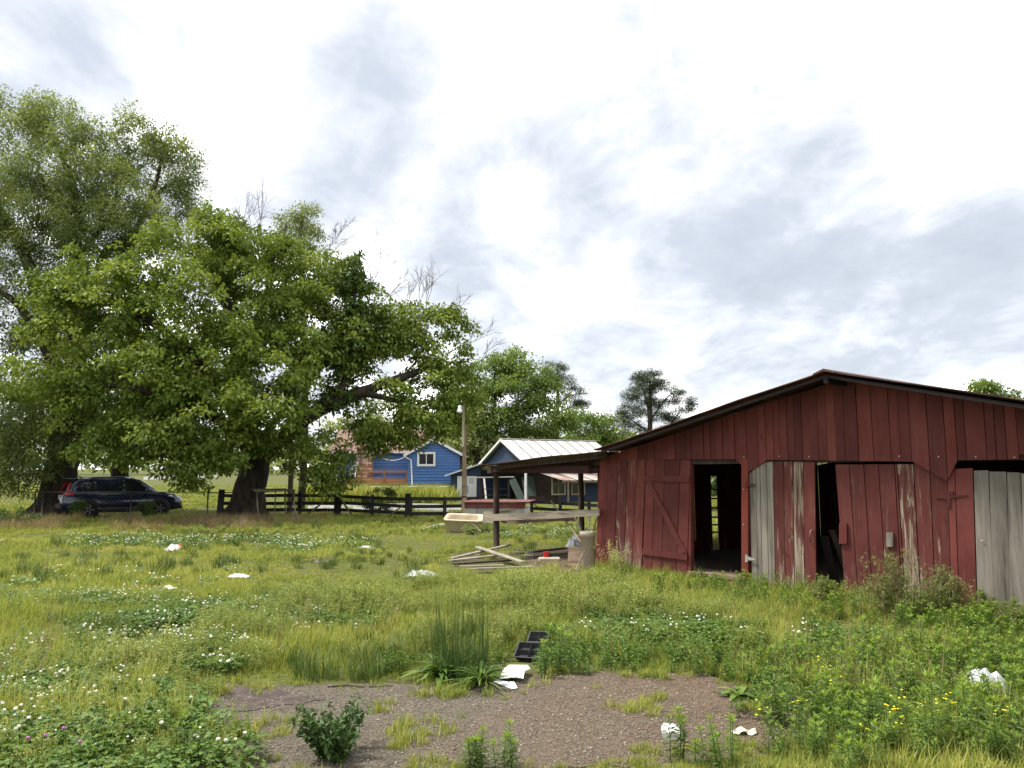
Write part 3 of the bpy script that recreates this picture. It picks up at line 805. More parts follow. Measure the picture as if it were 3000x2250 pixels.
# ------------------------------------------------------------------ deck in front of the house
deck = thing('deck', 'orange-brown timber deck with wire-panel railing against the blue house', 'deck', (0, HY, 0))
dxa, dxb = loc(1012, 1400, HY + 1)[0], loc(1194, 1400, HY + 1)[0]
dz = loc(1100, 1406, HY + 1)[2]; dt = loc(1100, 1377, HY + 1)[2]; db = loc(1100, 1419, HY + 1)[2]
n = int((MY - 1.0 - .2) / .15)
for i in range(n): MB().box(dxa, dxb, 1.05 + i * .15, 1.05 + i * .15 + .14, dz - .04, dz).build('deck_board', M_DECK, deck)
MB().box(dxa, dxb, 0.98, 1.04, db, dz - .001).build('rim_board', M_DECK, deck)
for u in (1030, 1060, 1126, 1193):
    x = loc(u, 1400, HY + 1)[0]
    MB().box(x - .07, x + .07, .86, .975, -0.3, dt).build('post', M_DECK, deck)
xs_ = [loc(u, 1400, HY + 1)[0] for u in (1030, 1060, 1126, 1193)]
MB().box(xs_[0] - .07, xs_[-1] + .07, .84, 1.0, dt, dt + .06).build('top_rail', M_DECK, deck)
for a, b in zip(xs_, xs_[1:]):
    MB().box(a + .072, b - .072, .89, .95, dt - .2, dt - .06).build('rail', M_DECK, deck)
    MB().box(a + .072, b - .072, .89, .95, dz + .10, dz + .22).build('rail', M_DECK, deck)
    m = MB(); k = max(2, int((b - a) / .15))
    for i in range(1, k): m.box(a + (b - a) * i / k - .006, a + (b - a) * i / k + .006, .915, .925, dz + .22, dt - .2)
    for j in range(1, 4): m.box(a + .07, b - .07, .926, .934, dz + .22 + (dt - dz - .42) * j / 4 - .006, dz + .22 + (dt - dz - .42) * j / 4 + .006)
    tag(m.build('wire_panel', M_IRON, deck), kind='stuff')
# aluminium ladder leaning on the deck
ld = thing('ladder', 'aluminium ladder leaning up beside the deck', 'ladder', (0, 0, 0))
pA, pB = PY(1030, 1408, HY - .5), PY(1046, 1345, HY + 1.2)
for off in (-.2, .2): pipe([pA + Vector((off, 0, 0)), pB + Vector((off * .8, 0, 0))], 0.035, M_STEEL, ld, 'side_rail', 6)
for i in range(8):
    q = pA.lerp(pB, (i + .5) / 8); pipe([q - Vector((.19, 0, 0)), q + Vector((.19, 0, 0))], 0.02, M_STEEL, ld, 'rung', 6)

# ------------------------------------------------------------------ blue shed with pale metal roof
M_TIN = pmat('pale_metal_roof', (0.60, 0.59, 0.57), 0.45, 0.12, (1.2, 1.2, 1.2), 0.1, 0.25, 0.5, 0.10, 6, (0.36, 0.24, 0.17), 0.6)
sA = R(25); P1 = PY(1480, 1287, 54.0)
shed = thing('shed', 'dark blue shed with pale metal roof and open porch', 'shed', (P1.x, P1.y, 0), sA)
# local x runs along the ridge, local -y towards the viewer
RZ = P1.z; WN, WF = 3.69, 5.0; EN = PY(1548, 1350, 50.7).z; EF = EN - (WF - WN) * (RZ - EN) / WN; RL = 7.3
def tin(parent, corners, n, name='roof_sheet', mat=None, th=0.02):
    """n ribbed sheets across a slope: corners eave0, eave1, ridge1, ridge0"""
    e0, e1, r1, r0 = [Vector(c) for c in corners]
    for i in range(n):
        a, b = i / n, (i + 1) / n - 0.004
        p = [e0.lerp(e1, a), e0.lerp(e1, b), r0.lerp(r1, b), r0.lerp(r1, a)]
        nn = (p[1] - p[0]).cross(p[3] - p[0]).normalized(); w = (p[1] - p[0])
        m = MB(); V = []; F = []
        prof = [(0, .03), (.06, .03), (.1, 0), (.45, 0), (.48, .02), (.52, .02), (.55, 0), (1, 0)]
        for (f, h) in prof:
            for (q0_, q1_) in ((p[0], p[3]),):
                for base in (q0_ + (p[1] - p[0]) * f, q1_ + (p[2] - p[3]) * f): V += [base + nn * h, base + nn * (h + th * .3)]
        for j in range(len(prof) - 1):
            a_, b_ = j * 4, j * 4 + 4
            F += [(a_ + 1, b_ + 1, b_ + 3, a_ + 3), (a_, a_ + 2, b_ + 2, b_), (a_, b_, b_ + 1, a_ + 1), (a_ + 2, a_ + 3, b_ + 3, b_ + 2)]
        m.add(V, F).build(name, mat or M_TIN, parent)
tin(shed, [(-.35, -WN, EN), (RL, -WN, EN), (RL, 0, RZ), (-.35, 0, RZ)], 9)
tin(shed, [(RL, WF, EF), (-.35, WF, EF), (-.35, 0, RZ), (RL, 0, RZ)], 9)
MB().bar((-.4, 0, RZ + .03), (RL, 0, RZ + .03), 0.05, 0.3).build('ridge_cap', M_TIN, shed)
MB().bar((-.37, -WN, EN - .05), (-.37, 0, RZ - .05), 0.16, 0.04).build('barge_board', M_WHITE, shed)
MB().bar((-.37, WF, EF - .05), (-.37, 0, RZ - .05), 0.16, 0.04).build('barge_board', M_WHITE, shed)
zg = EN + .05
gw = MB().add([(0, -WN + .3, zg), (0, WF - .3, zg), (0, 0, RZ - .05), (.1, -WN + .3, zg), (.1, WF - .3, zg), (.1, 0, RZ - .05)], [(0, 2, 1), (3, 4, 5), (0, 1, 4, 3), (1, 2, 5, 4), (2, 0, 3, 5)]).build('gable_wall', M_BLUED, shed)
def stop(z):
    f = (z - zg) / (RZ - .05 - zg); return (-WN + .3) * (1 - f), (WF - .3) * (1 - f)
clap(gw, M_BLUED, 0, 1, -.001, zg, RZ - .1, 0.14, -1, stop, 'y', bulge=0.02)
PD = 2.6                                               # depth of the open porch
MB().box(-.05, .06, -WN + .3, WF - .3, EN - .25, zg - .002).build('tie_beam', M_BLUED, shed)
for yy in (-WN + .4, 1.6): 
    MB().box(-.06, .06, yy - .06, yy + .06, -.1, EN - .25).build('post', M_WHITE, shed)
    MB().bar((0, yy + (.08 if yy < 0 else -.08), EN - .75), (0, yy + (.6 if yy < 0 else -.6), EN - .27), .08, .06).build('brace', M_WHITE, shed)
MB().box(PD, PD + .1, -WN + .35, WF - .3, 0, EN).build('porch_wall', M_DARKW, shed)
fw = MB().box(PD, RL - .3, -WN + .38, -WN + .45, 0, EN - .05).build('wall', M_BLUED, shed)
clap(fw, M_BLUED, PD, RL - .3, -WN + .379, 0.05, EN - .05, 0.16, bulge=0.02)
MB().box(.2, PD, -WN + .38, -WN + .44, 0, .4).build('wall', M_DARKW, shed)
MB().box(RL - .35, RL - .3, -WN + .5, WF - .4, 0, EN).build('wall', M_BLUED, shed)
MB().box(0.1, RL - .4, WF - .5, WF - .4, 0, EF).build('wall', M_BLUED, shed)
M_CREAM = pmat('cream_window_paint', (0.42, 0.38, 0.26), 0.7, 0.15, 6, 0.15)
def swin(xa, xb, z0, z1, yy):
    w = MB().box(xa + .1, xb - .1, yy - .02, yy, z0 + .1, z1 - .1).build('window', M_GLASS, shed)
    MB().box(xa, xb, yy - .07, yy - .021, z1 - .1, z1).box(xa, xb, yy - .07, yy - .021, z0, z0 + .1).box(xa, xa + .1, yy - .07, yy - .021, z0 + .1, z1 - .1).box(xb - .1, xb, yy - .07, yy - .021, z0 + .1, z1 - .1).build('frame', M_CREAM, w)
    xm = (xa + xb) / 2; MB().box(xm - .025, xm + .025, yy - .06, yy - .022, z0 + .1, z1 - .1).build('mullion', M_CREAM, w)
def shed_x(u, yloc=-WN + .38):
    """local x on the front wall for a photo column"""
    d = ray(u, 1430); e = Vector((math.cos(sA), math.sin(sA))); nrm = Vector((-math.sin(sA), math.cos(sA))); o2 = Vector((P1.x, P1.y)) + nrm * yloc
    t = o2.dot(nrm) / Vector((d.x, d.y)).dot(nrm); q = Vector((d.x, d.y)) * t - o2
    return q.dot(e)
swin(shed_x(1614), shed_x(1655), PY(1634, 1451, 51.5).z, PY(1634, 1396, 51.5).z, -WN + .33)
swin(shed_x(1671), shed_x(1712), PY(1690, 1451, 52).z, PY(1690, 1396, 52).z, -WN + .33)
# skirt roof over the windows
M_TINR = pmat('rusty_tin', (0.46, 0.40, 0.36), 0.5, 0.25, 1.5, 0.15, 0.25, 0.4, 0.2, 6, (0.22, 0.10, 0.06), 0.8)
xa = shed_x(1640, -WN - 1.4)
tin(shed, [(xa, -WN - 1.6, 1.42), (RL + 2.5, -WN - 1.6, 1.42), (RL + 2.5, -WN + .3, 1.95), (xa - .9, -WN + .3, 1.95)], 7, 'skirt_roof_sheet', M_TINR)
MB().box(xa + .1, RL + 2.4, -WN - 1.58, -WN - 1.5, 1.28, 1.40).build('skirt_beam', M_BROWNW, shed)
for xx in (xa + .5, RL + 2.0): MB().box(xx, xx + .1, -WN - 1.57, -WN - 1.47, -.1, 1.28).build('skirt_post', M_BROWNW, shed)
# work shelf with a tin cover in front of the porch, and stored doors
M_OLDGREEN = pmat('dark_green_paint', (0.03, 0.045, 0.035), 0.7, 0.3, 4, 0.2)
def free_box(name, label, cat, u0, u1, v0, v1, Y, depth, mat, group=None):
    a, b = PY(u0, v0, Y), PY(u1, v1, Y)
    return tag(MB().box(-(b.x - a.x) / 2, (b.x - a.x) / 2, 0, depth, 0, a.z - b.z).build(name, mat, None, loc=((a.x + b.x) / 2, Y, b.z)), label, cat, group)
sh = thing('work_shelf', 'open work bench under a pale tin cover by the shed porch', 'shelf', (0, 0, 0))
a, b = PY(1388, 1399, 48), PY(1506, 1397, 48)
MB().bar(a, b, 0.06, 1.2).build('tin_cover', M_TIN, sh)
for u in (1410, 1490):
    p = PY(u, 1400, 48); MB().box(p.x - .06, p.x + .06, p.y - .06, p.y + .06, -.05, p.z - .03).build('post', M_DARKW, sh)
for v in (1432, 1450):
    p, q = PY(1412, v, 48), PY(1488, v, 48); MB().box(p.x, q.x, p.y - .2, p.y + .2, p.z - .03, p.z).build('shelf_board', M_DARKW, sh)
for i, (u0, v0, u1, v1, w, mt, lb) in enumerate(((1424, 1462, 1418, 1402, .12, M_STEEL, 'pale metal strip leaning inside the shed porch'), (1530, 1468, 1500, 1404, .5, M_OLDGREEN, 'dark green panel leaning inside the shed porch'), (1556, 1466, 1545, 1396, .8, M_OLDGREEN, 'dark green door stored in the shed porch'))):
    a, b = PY(u0, v0, 51 + i * .3), PY(u1, v1, 52 + i * .3); a.z = max(a.z, 0.0)
    tag(MB().bar((0, 0, 0), b - a, w, .04, (1, 0, 0)).build('stored_panel', mt, None, loc=a), lb, 'panel', 'panels stored by the shed')
# annex with white double doors
AY = 57.0
an = thing('annex', 'low blue lean-to annex with white double doors', 'shed', (0, AY, 0))
al = lambda u, v: (PY(u, v, AY).x, PY(u, v, AY).z)
xa0, xa1 = al(1320, 1400)[0], al(1406, 1400)[0]; zA0 = al(1320, 1389)[1]; zA1 = al(1406, 1362)[1]; zB = 0.0
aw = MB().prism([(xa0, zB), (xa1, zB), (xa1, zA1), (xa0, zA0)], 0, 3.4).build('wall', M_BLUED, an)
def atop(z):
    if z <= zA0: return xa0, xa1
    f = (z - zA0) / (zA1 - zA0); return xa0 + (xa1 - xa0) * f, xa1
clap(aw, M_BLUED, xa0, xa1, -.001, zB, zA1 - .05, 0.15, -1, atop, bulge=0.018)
e0, e1 = al(1304, 1394), al(1412, 1358)
roof_slab(an, [(e0[0], -.35, e0[1]), (e1[0], -.35, e1[1]), (e1[0], 3.6, e1[1]), (e0[0], 3.6, e0[1])], 0.05, M_SHINGLE)
MB().bar((e0[0], -.37, e0[1]), (e1[0], -.37, e1[1]), .1, .03).build('fascia', M_WHITE, an)
for (u0, u1) in ((1340, 1367.6), (1368.4, 1396)):
    a, b = al(u0, 1395), al(u1, 1457); dd = MB().box(a[0], b[0], -.07, -.03, max(b[1], 0.05), a[1]).build('door', M_WHITE, an, bevel=0.01)
    if u0 > 1350:
        a, b = al(1373, 1400), al(1388, 1417); MB().box(a[0], b[0], -.085, -.071, b[1], a[1]).build('door_window', pmat('frosted_pane', (0.5, 0.52, 0.53), 0.3, 0.1, 3, 0.05), dd)
# ------------------------------------------------------------------ black board fence
M_BLACKW = wood('black_fence_wood', (0.012, 0.011, 0.012), (0.035, 0.032, 0.032), (1.5, 14, 14), 0.4, 0.5)
M_POSTW = wood('fence_post_wood', (0.016, 0.014, 0.014), (0.05, 0.043, 0.038), (14, 14, 1.2), 0.4, 0.5)
M_BRACE = wood('olive_brace_wood', (0.07, 0.055, 0.03), (0.15, 0.12, 0.07), (14, 14, 1.2), 0.4, 0.3)
def fence_run(label, nodes, rails, posts, braces=()):
    """nodes: (u, v_base) ground points the run passes; rails: list of height tuples per node; posts: (u, v_base, height, width, round?)"""
    base = G(*nodes[0][:2])
    f = thing('board_fence', label, 'fence', base, 0, 'black board fences round the pasture')
    P = [G(u, v) - base for u, v in nodes]
    rr = random.Random(len(nodes) * 7 + int(nodes[0][0]))
    for k in range(len(rails[0])):
        for i in range(len(P) - 1):
            a = P[i] + Vector((0, 0, rails[i][k] + rr.uniform(-.015, .015))); b = P[i + 1] + Vector((0, 0, rails[i + 1][k] + rr.uniform(-.015, .015)))
            dv = (b - a).normalized() * .02
            MB().bar(a + dv, b - dv, 0.135, 0.03).build('rail', M_BLACKW, f)
    for (u, v, h, w) in posts:
        p = G(u, v) - base + Vector((0, .09, 0))
        if w > 0.14: MB().tube([p - Vector((0, 0, .2)), p + Vector((rr.uniform(-.02, .02), 0, h * .5)), p + Vector((rr.uniform(-.02, .02), 0, h))], [w / 2 * 1.06, w / 2, w / 2 * .94], 10).build('post', M_POSTW, f, True)
        else: MB().box(p.x - w / 2, p.x + w / 2, p.y - .05, p.y + .05, -.2, h).build('post', M_POSTW, f)
    for (u0, v0, h0, u1, v1, h1) in braces:
        a = G(u0, v0) - base + Vector((0, -.06, h0)); b = G(u1, v1) - base + Vector((0, -.06, h1))
        MB().bar(a, b, 0.12, 0.05, (0, 1, 0)).build('brace', M_BRACE, f)
    return f
def hgt(u, vb, v): # height of photo row v above the ground point (u, vb)
    Y = G(u, vb).y; return PY(u, v, Y).z
fn = [(640, 1517), (740, 1517), (876, 1517), (986, 1515)]
fence_run('black three-rail board fence between the big trunk and a braced post', fn,
    [[hgt(u, v, r) for r in (1452, 1475, 1494)] for u, v in fn],
    [(876, 1517, hgt(876, 1517, 1440), .13), (986, 1514, hgt(986, 1514, 1445), .32)],
    [(886, 1519, .02, 985, 1516, hgt(985, 1516, 1443)), (1036, 1518, .05, 993, 1515, hgt(993, 1515, 1455))])
fn = [(990, 1514), (1089, 1519), (1192, 1525)]
fence_run('black four-rail board fence in front of the gravel drive', fn,
    [[hgt(u, v, r + d) for r in (1453, 1473, 1493, 1513)] for (u, v), d in zip(fn, (0, 5, 10))],
    [(1089, 1519, hgt(1089, 1519, 1450), .12), (1193, 1526, hgt(1193, 1526, 1446), .24), (1202, 1527, hgt(1202, 1527, 1456), .12)],
    [(1126, 1524, .02, 1184, 1524, hgt(1184, 1524, 1478))])
fn = [(1202, 1527), (1302, 1522), (1404, 1519)]
fence_run('black three-rail board fence running behind the lamp pole', fn,
    [[hgt(u, v, r) for r in rs_] for (u, v), rs_ in zip(fn, ((1462, 1485, 1506), (1462, 1484, 1505), (1460, 1482, 1503)))],
    [(1302, 1523, hgt(1302, 1523, 1455), .13), (1404, 1520, hgt(1404, 1520, 1452), .12)])
fn = [(1498, 1512), (1560, 1514), (1640, 1518), (1752, 1524)]
fence_run('black board fence in front of the shed windows', fn,
    [[hgt(u, v, r) for r in rs_] for (u, v), rs_ in zip(fn, ((1467, 1487), (1470, 1490), (1474, 1494), (1480, 1500)))],
    [(1558, 1514, hgt(1558, 1514, 1462), .13), (1642, 1519, hgt(1642, 1519, 1454), .13), (1727, 1523, hgt(1727, 1523, 1458), .13)],
    [(1580, 1512, .3, 1566, 1513, hgt(1566, 1513, 1478))])
# ------------------------------------------------------------------ wire fence on the left
M_WIRE = pmat('fence_wire', (0.10, 0.10, 0.095), 0.5, 0.2, 20, 0, 0.6, 0.4)
M_PIPE = pmat('dull_pipe', (0.09, 0.09, 0.085), 0.5, 0.3, 10, 0.1, 0.6, 0.4, dirt=(0.12, 0.07, 0.04), dirt_amt=0.6)
def wire_fence(label, pts, height, posts, mesh=0.09, rail_r=0.022, group=None, mat=M_PIPE, wr=0.0022):
    base = pts[0].copy()
    f = thing('wire_fence', label, 'fence', base, 0, group)
    Q = [p - base for p in pts]
    for a, b in zip(Q, Q[1:]):
        MB().tube([a + Vector((0, 0, height)), (a + b) / 2 + Vector((0, 0, height - .015)), b + Vector((0, 0, height))], rail_r, 6).build('top_rail', mat, f, True)
        m = MB(); L = (b - a).length; nn = int(L / mesh / 2)
        d = (b - a) / max(1, nn); up = Vector((0, 0, height)); k = height / (mesh * 2)
        for i in range(-int(k) - 1, nn + 1):
            for sg in (1, -1):
                s0 = max(0.0, i / nn); s1 = min(1.0, (i + k) / nn)
                if s1 <= s0: continue
                z0 = (s0 * nn - i) / k * height; z1 = (s1 * nn - i) / k * height
                if sg < 0: z0, z1 = height - z0, height - z1
                p0, p1 = a.lerp(b, s0), a.lerp(b, s1)
                m.tube([p0 + Vector((0, .004 * sg, z0)), p1 + Vector((0, .004 * sg, z1))], wr, 3, False)
        tag(m.build('wire_mesh', M_WIRE, f), kind='stuff')
    for (u, v, h) in posts:
        p = G(u, v) - base; p.y += .03
        MB().tube([p - Vector((0, 0, .2)), p + Vector((0, 0, h))], 0.03, 8).build('post', mat, f, True)
    return f
pts = [G(-260, 1523), G(100, 1523), G(380, 1523), G(605, 1524)]
wire_fence('sagging chain-link fence in front of the parked car', pts, hgt(300, 1523, 1441), [(97, 1523, 1.12), (120, 1524, 1.25), (380, 1523, 1.1), (605, 1525, 1.18), (-150, 1523, 1.1)])
pts = [G(605, 1524), G(690, 1521), G(780, 1519)]
wire_fence('short chain-link stretch ending at the big trunk', pts, hgt(690, 1521, 1442), [(688, 1520, 1.1)])
wp = MB().tube([Vector((0, 0, -.2)), Vector((-.02, 0, .5)), Vector((.015, 0, 1.2))], [.15, .13, .12], 9).build('fence_post', M_POSTW, None, True, loc=G(645, 1523))
tag(wp, 'thick dark wooden post between chain-link and board fence', 'post')
hp = [PY(u, v, 51.5) for u, v in ((1030, 1446), (1080, 1447), (1121, 1448), (1170, 1450), (1239, 1452), (1317, 1455))]
for p in hp: p.z = terrain_z(p.y)
M_GALV = pmat('pale_galvanised_pipe', (0.36, 0.36, 0.35), 0.5, 0.2, 10, 0.1, 0.5, 0.4)
wire_fence('pale chain-link fence round the yard of the blue house', [hp[0], hp[2], hp[4], hp[5]], 0.98, [], 0.14, 0.024, None, M_GALV, 0.004)
hf = bpy.data.objects['wire_fence.002']
for p in hp:
    q = p - hp[0]; MB().tube([q - Vector((0, 0, .1)), q + Vector((0, 0, 1.05))], 0.04, 8).build('post', M_GALV, hf, True)
# ------------------------------------------------------------------ tubular frame by the trunk
fr = thing('pipe_stand', 'rusty open pipe stand with curved legs beside the big trunk', 'stand', G(800, 1530))
b0 = G(800, 1530)
FYn, FYf = 28.6, 31.0
def fp(u, v, Y): return PY(u, v, Y) - b0
def gp(u, Y): q = PY(u, 1530, Y); q.z = -.03; return q - b0
M_FRAME = pmat('frame_pipe', (0.13, 0.115, 0.095), 0.55, 0.35, 12, 0.15, 0.45, 0.4, dirt=(0.12, 0.06, 0.03), dirt_amt=0.6)
pipe([fp(752, 1437, FYn), fp(754, 1480, FYn), fp(757, 1512, FYn - .2), gp(766, FYn - .5)], 0.035, M_FRAME, fr, 'leg')
pipe([fp(861, 1437, FYn), fp(862, 1480, FYn), fp(866, 1512, FYn - .2), gp(877, FYn - .5)], 0.035, M_FRAME, fr, 'leg')
pipe([fp(752, 1437, FYn), fp(748, 1470, FYf - 1), gp(741, FYf)], 0.03, M_FRAME, fr, 'leg')
pipe([fp(861, 1437, FYn), fp(856, 1470, FYf - 1), gp(846, FYf)], 0.03, M_FRAME, fr, 'leg')
pipe([fp(835, 1434, FYf), fp(835, 1470, FYf), gp(839, FYf)], 0.032, M_FRAME, fr, 'leg')
pipe([fp(808, 1434, FYf), gp(803, FYf)], 0.022, M_FRAME, fr, 'leg')
pipe([fp(745, 1439, FYn), fp(800, 1438, FYn), fp(863, 1436, FYn)], 0.036, M_FRAME, fr, 'cross_bar')
pipe([fp(738, 1434, FYf), fp(790, 1434, FYf), fp(838, 1433, FYf)], 0.034, M_FRAME, fr, 'cross_bar')
pipe([fp(752, 1437, FYn), fp(740, 1434, FYf)], 0.028, M_FRAME, fr, 'side_bar')
pipe([fp(861, 1437, FYn), fp(836, 1434, FYf)], 0.028, M_FRAME, fr, 'side_bar')
pipe([fp(752, 1446, FYn), fp(762, 1439, FYn)], 0.018, M_FRAME, fr, 'brace')
# upright post seen behind the frame
tag(MB().tube([Vector((0, 0, -.2)), Vector((0.01, 0, 1.6)), Vector((0, 0, 3.2))], [.13, .12, .11], 10).build('tree_stake', M_BRACE, None, True, loc=G(848, 1508)), 'grey-green wooden post standing behind the pipe stand', 'post')
# ------------------------------------------------------------------ lamp pole
LP = G(1360, 1526)
lamp = thing('yard_lamp_pole', 'tall leaning timber pole with a white yard lamp', 'lamp pole', LP)
def lp(u, v): return PY(u, v, LP.y) - LP
M_POLE = wood('pole_wood', (0.20, 0.15, 0.085), (0.36, 0.28, 0.17), (12, 12, 0.6), 0.4, 0.1)
MB().tube([(-.02, 0, -.3), lp(1360, 1450), lp(1360.5, 1340), lp(1361.5, 1244)], [.10, .095, .085, .08], 12).build('pole', M_POLE, lamp, True)
MB().tube([lp(1357, 1310) + Vector((0, -.1, 0)), lp(1357.5, 1250) + Vector((0, -.09, 0)), lp(1358.5, 1186) + Vector((0, -.05, 0))], [.05, .05, .045], 10).build('mast', pmat('grey_conduit', (0.33, 0.29, 0.2), 0.6, 0.2, 8, 0.1), lamp, True)
MB().tube([lp(1358, 1196), lp(1354, 1193), lp(1349, 1194)], 0.02, 6).build('arm', M_STEEL, lamp, True)
q = lp(1347, 1208)
MB().lathe([(.13, 0), (.12, .03), (.095, .12), (.07, .16), (.07, .25), (.03, .28)], 16).build('lamp_shade', pmat('lamp_white', (0.75, 0.76, 0.78), 0.35, 0.08, 6, 0.05, 0, 0.5), lamp, True, q)
MB().lathe([(.02, -.05), (.075, -.02), (.10, .0)], 12).build('lamp_lens', pmat('lamp_lens', (0.6, 0.62, 0.63), 0.2, 0.05, 6, 0), lamp, True, q)
q = lp(1367, 1434)
MB().box(q.x - .05, q.x + .07, q.y - .12, q.y - .02, q.z - .14, q.z + .14).build('meter_box', pmat('grey_box', (0.18, 0.18, 0.19), 0.5, 0.15, 10, 0.1), lamp, bevel=0.01)
for v in (1424, 1454, 1456): MB().tube([lp(1354, v) + Vector((-.02, -.1, 0)), lp(1367, v) + Vector((.0, -.1, 0))], 0.014, 5).build('strap', M_IRON, lamp, True)
pipe([lp(1366, 1300) + Vector((.02, -.08, 0)), lp(1365.5, 1370) + Vector((.02, -.1, 0)), lp(1367, 1425) + Vector((.0, -.1, 0))], 0.012, M_PIPE, lamp, 'conduit', 5)
# ------------------------------------------------------------------ block well house with red tin lid
WH = G(1363, 1538)
wh = thing('well_house', 'low grey block well house under a red metal lid', 'well house', WH, R(-9))
M_BLOCK = pmat('grey_concrete_block', (0.30, 0.285, 0.265), 0.95, 0.2, 7, 0.6, rnd=0.22)
wL, wD = 2.15, 1.7
core = MB().box(.03, wL - .03, .03, wD - .03, -.1, .60).build('wall', pmat('block_mortar', (0.36, 0.345, 0.32), 0.95, 0.15, 12, 0.3), wh)
bl, bh = 0.405, 0.2
for r_ in range(3):
    x = -(bl / 2) * (r_ % 2)
    while x < wL - .02:
        a, b = max(0, x), min(wL, x + bl)
        if b - a > .05:
            MB().box(a + .006, b - .006, .0, .19, r_ * bh + .006, r_ * bh + bh - .006).build('block', M_BLOCK, core, bevel=0.008)
        x += bl
    y = .2
    while y < wD - .05:
        MB().box(.0, .19, y + .006, min(wD, y + bl) - .006, r_ * bh + .006, r_ * bh + bh - .006).build('block', M_BLOCK, core, bevel=0.008)
        y += bl
M_LID = pmat('red_lid_paint', (0.13, 0.026, 0.023), 0.6, 0.25, 3, 0.15, 0.1, 0.35, 0.2, 6, (0.2, 0.085, 0.07), 0.6)
MB().box(-.03, wL + .03, -.03, .03, .602, .80).build('fascia', M_LID, wh)
MB().box(-.03, .03, .031, wD, .602, .80).build('fascia', M_LID, wh)
for i in range(4):
    a = -.12 + (wL + .3) * i / 4; b = -.12 + (wL + .3) * (i + 1) / 4 - .01; t = .004 * i
    MB().add([(a, -.14, .80 + t), (b, -.14, .81 + t), (b, wD + .1, .82 + t), (a, wD + .1, .83 + t), (a, -.14, .825 + t), (b, -.14, .83 + t), (b, wD + .1, .84 + t), (a, wD + .1, .85 + t)], [(3,2,1,0),(4,5,6,7),(0,1,5,4),(1,2,6,5),(2,3,7,6),(3,0,4,7)]).build('roof_sheet', M_LID, wh)
tag(MB().bar((0, 0, 0), (1.35, .06, .05), .09, .05).build('loose_plank', M_RAILW, None, loc=WH + Vector((.75, -.32, .53))), 'pale loose plank across the side of the block well house', 'plank')
# ------------------------------------------------------------------ cream tub and pipe
TB = G(1361, 1558)
tub = thing('bathtub', 'old cream bathtub lying in the grass by the lamp pole', 'bathtub', TB, R(-6))
M_TUB = pmat('cream_enamel', (0.54, 0.45, 0.31), 0.4, 0.12, 4, 0.1, 0, 0.45, 0, 6, (0.30, 0.22, 0.12), 0.6)
def rr_loop(w, d, r, n=5):
    out = []
    for cx, cy, a0 in ((w/2-r, d/2-r, 0), (-w/2+r, d/2-r, 90), (-w/2+r, -d/2+r, 180), (w/2-r, -d/2+r, 270)):
        for i in range(n): a = R(a0 + 90 * i / (n - 1)); out.append((cx + r * math.cos(a), cy + r * math.sin(a)))
    return out
prof = [(1.04, .62, .10, 0.0), (1.14, .70, .12, .05), (1.18, .74, .12, .40), (1.24, .80, .14, .41), (1.24, .80, .14, .44), (1.08, .64, .16, .44), (1.02, .60, .16, .38), (.86, .46, .18, .10), (.8, .40, .16, .07)]
V = []; F = []; nn = 20
for (w, d, r, z) in prof: V += [(x, y, z) for x, y in rr_loop(w, d, r)]
for j in range(len(prof) - 1):
    for i in range(nn): F.append((j*nn+i, j*nn+(i+1)%nn, (j+1)*nn+(i+1)%nn, (j+1)*nn+i))
F.append(tuple(range(nn - 1, -1, -1))); F.append(tuple((len(prof)-1)*nn + i for i in range(nn)))
MB().add(V, F).build('shell', M_TUB, tub, True, rot=(R(13), R(2), 0), loc=(0, 0, .04))
pipe([(.2, -.42, .32), (.45, -.5, .2), (.6, -.55, .05)], .02, M_TUB, tub, 'hose', 6)
pp0, pp1 = G(1238, 1556), G(1300, 1542)
tag(MB().tube([Vector((0, 0, .05)), (pp1 - pp0) * .5 + Vector((0, 0, .08)), pp1 - pp0 + Vector((0, 0, .07))], .035, 8).build('plastic_pipe', M_WHITE, None, True, loc=pp0), 'white plastic pipe lying in the grass by the bathtub', 'pipe')
# ------------------------------------------------------------------ pipe gate seen through the barn
gt = thing('pipe_gate', 'pipe farm gate seen through the open barn door', 'gate', (5.2, 21.0, 0), R(20))
for z in (.25, .45, .65, .9, 1.15, 1.4): MB().tube([(-2, 0, z), (2, 0, z)], .025, 6).build('bar', M_PIPE, gt, True)
for x in (-2, -1, 0.02, 1, 2): MB().tube([(x, .03, 0), (x, .03, 1.42)], .03, 6).build('upright', M_PIPE, gt, True)
# ------------------------------------------------------------------ things under and round the lean-to
TC = G(1723, 1665)
can = thing('trash_can', 'tall tan plastic bin holding lumber offcuts at the barn corner', 'bin', TC)
M_CAN = pmat('tan_plastic', (0.36, 0.305, 0.235), 0.5, 0.06, 3, 0.04, 0, 0.4, 0.05, 4, (0.28, 0.23, 0.17), 0.3)
MB().lathe([(.118, 0), (.125, .02), (.143, .60), (.158, .605), (.16, .70), (.148, .705), (.138, .70), (.13, .55), (.115, .06), (.02, .05)], 28).build('body', M_CAN, can, True)
MB().lathe([(.131, .26), (.1335, .268), (.132, .276)], 28, cap0=False, cap1=False).build('ridge', M_CAN, can, True)
def stick(name, label, u0, v0, Y0, u1, v1, Y1, w, t, mat, group, cat='stick'):
    a, b = PY(u0, v0, Y0), PY(u1, v1, Y1)
    return tag(MB().bar((0, 0, 0), b - a, w, t, (0, 1, 0)).build(name, mat, None, loc=a), label, cat, group)
Yc = TC.y
stick('lumber_offcut', 'pale slat tilting left out of the tan bin', 1722, 1600, Yc, 1684, 1515, Yc + .05, .06, .03, M_RAILW, 'offcuts in the tan bin')
stick('lumber_offcut', 'pale slat standing upright in the tan bin', 1727, 1600, Yc, 1727, 1506, Yc + .05, .05, .03, M_RAILW, 'offcuts in the tan bin')
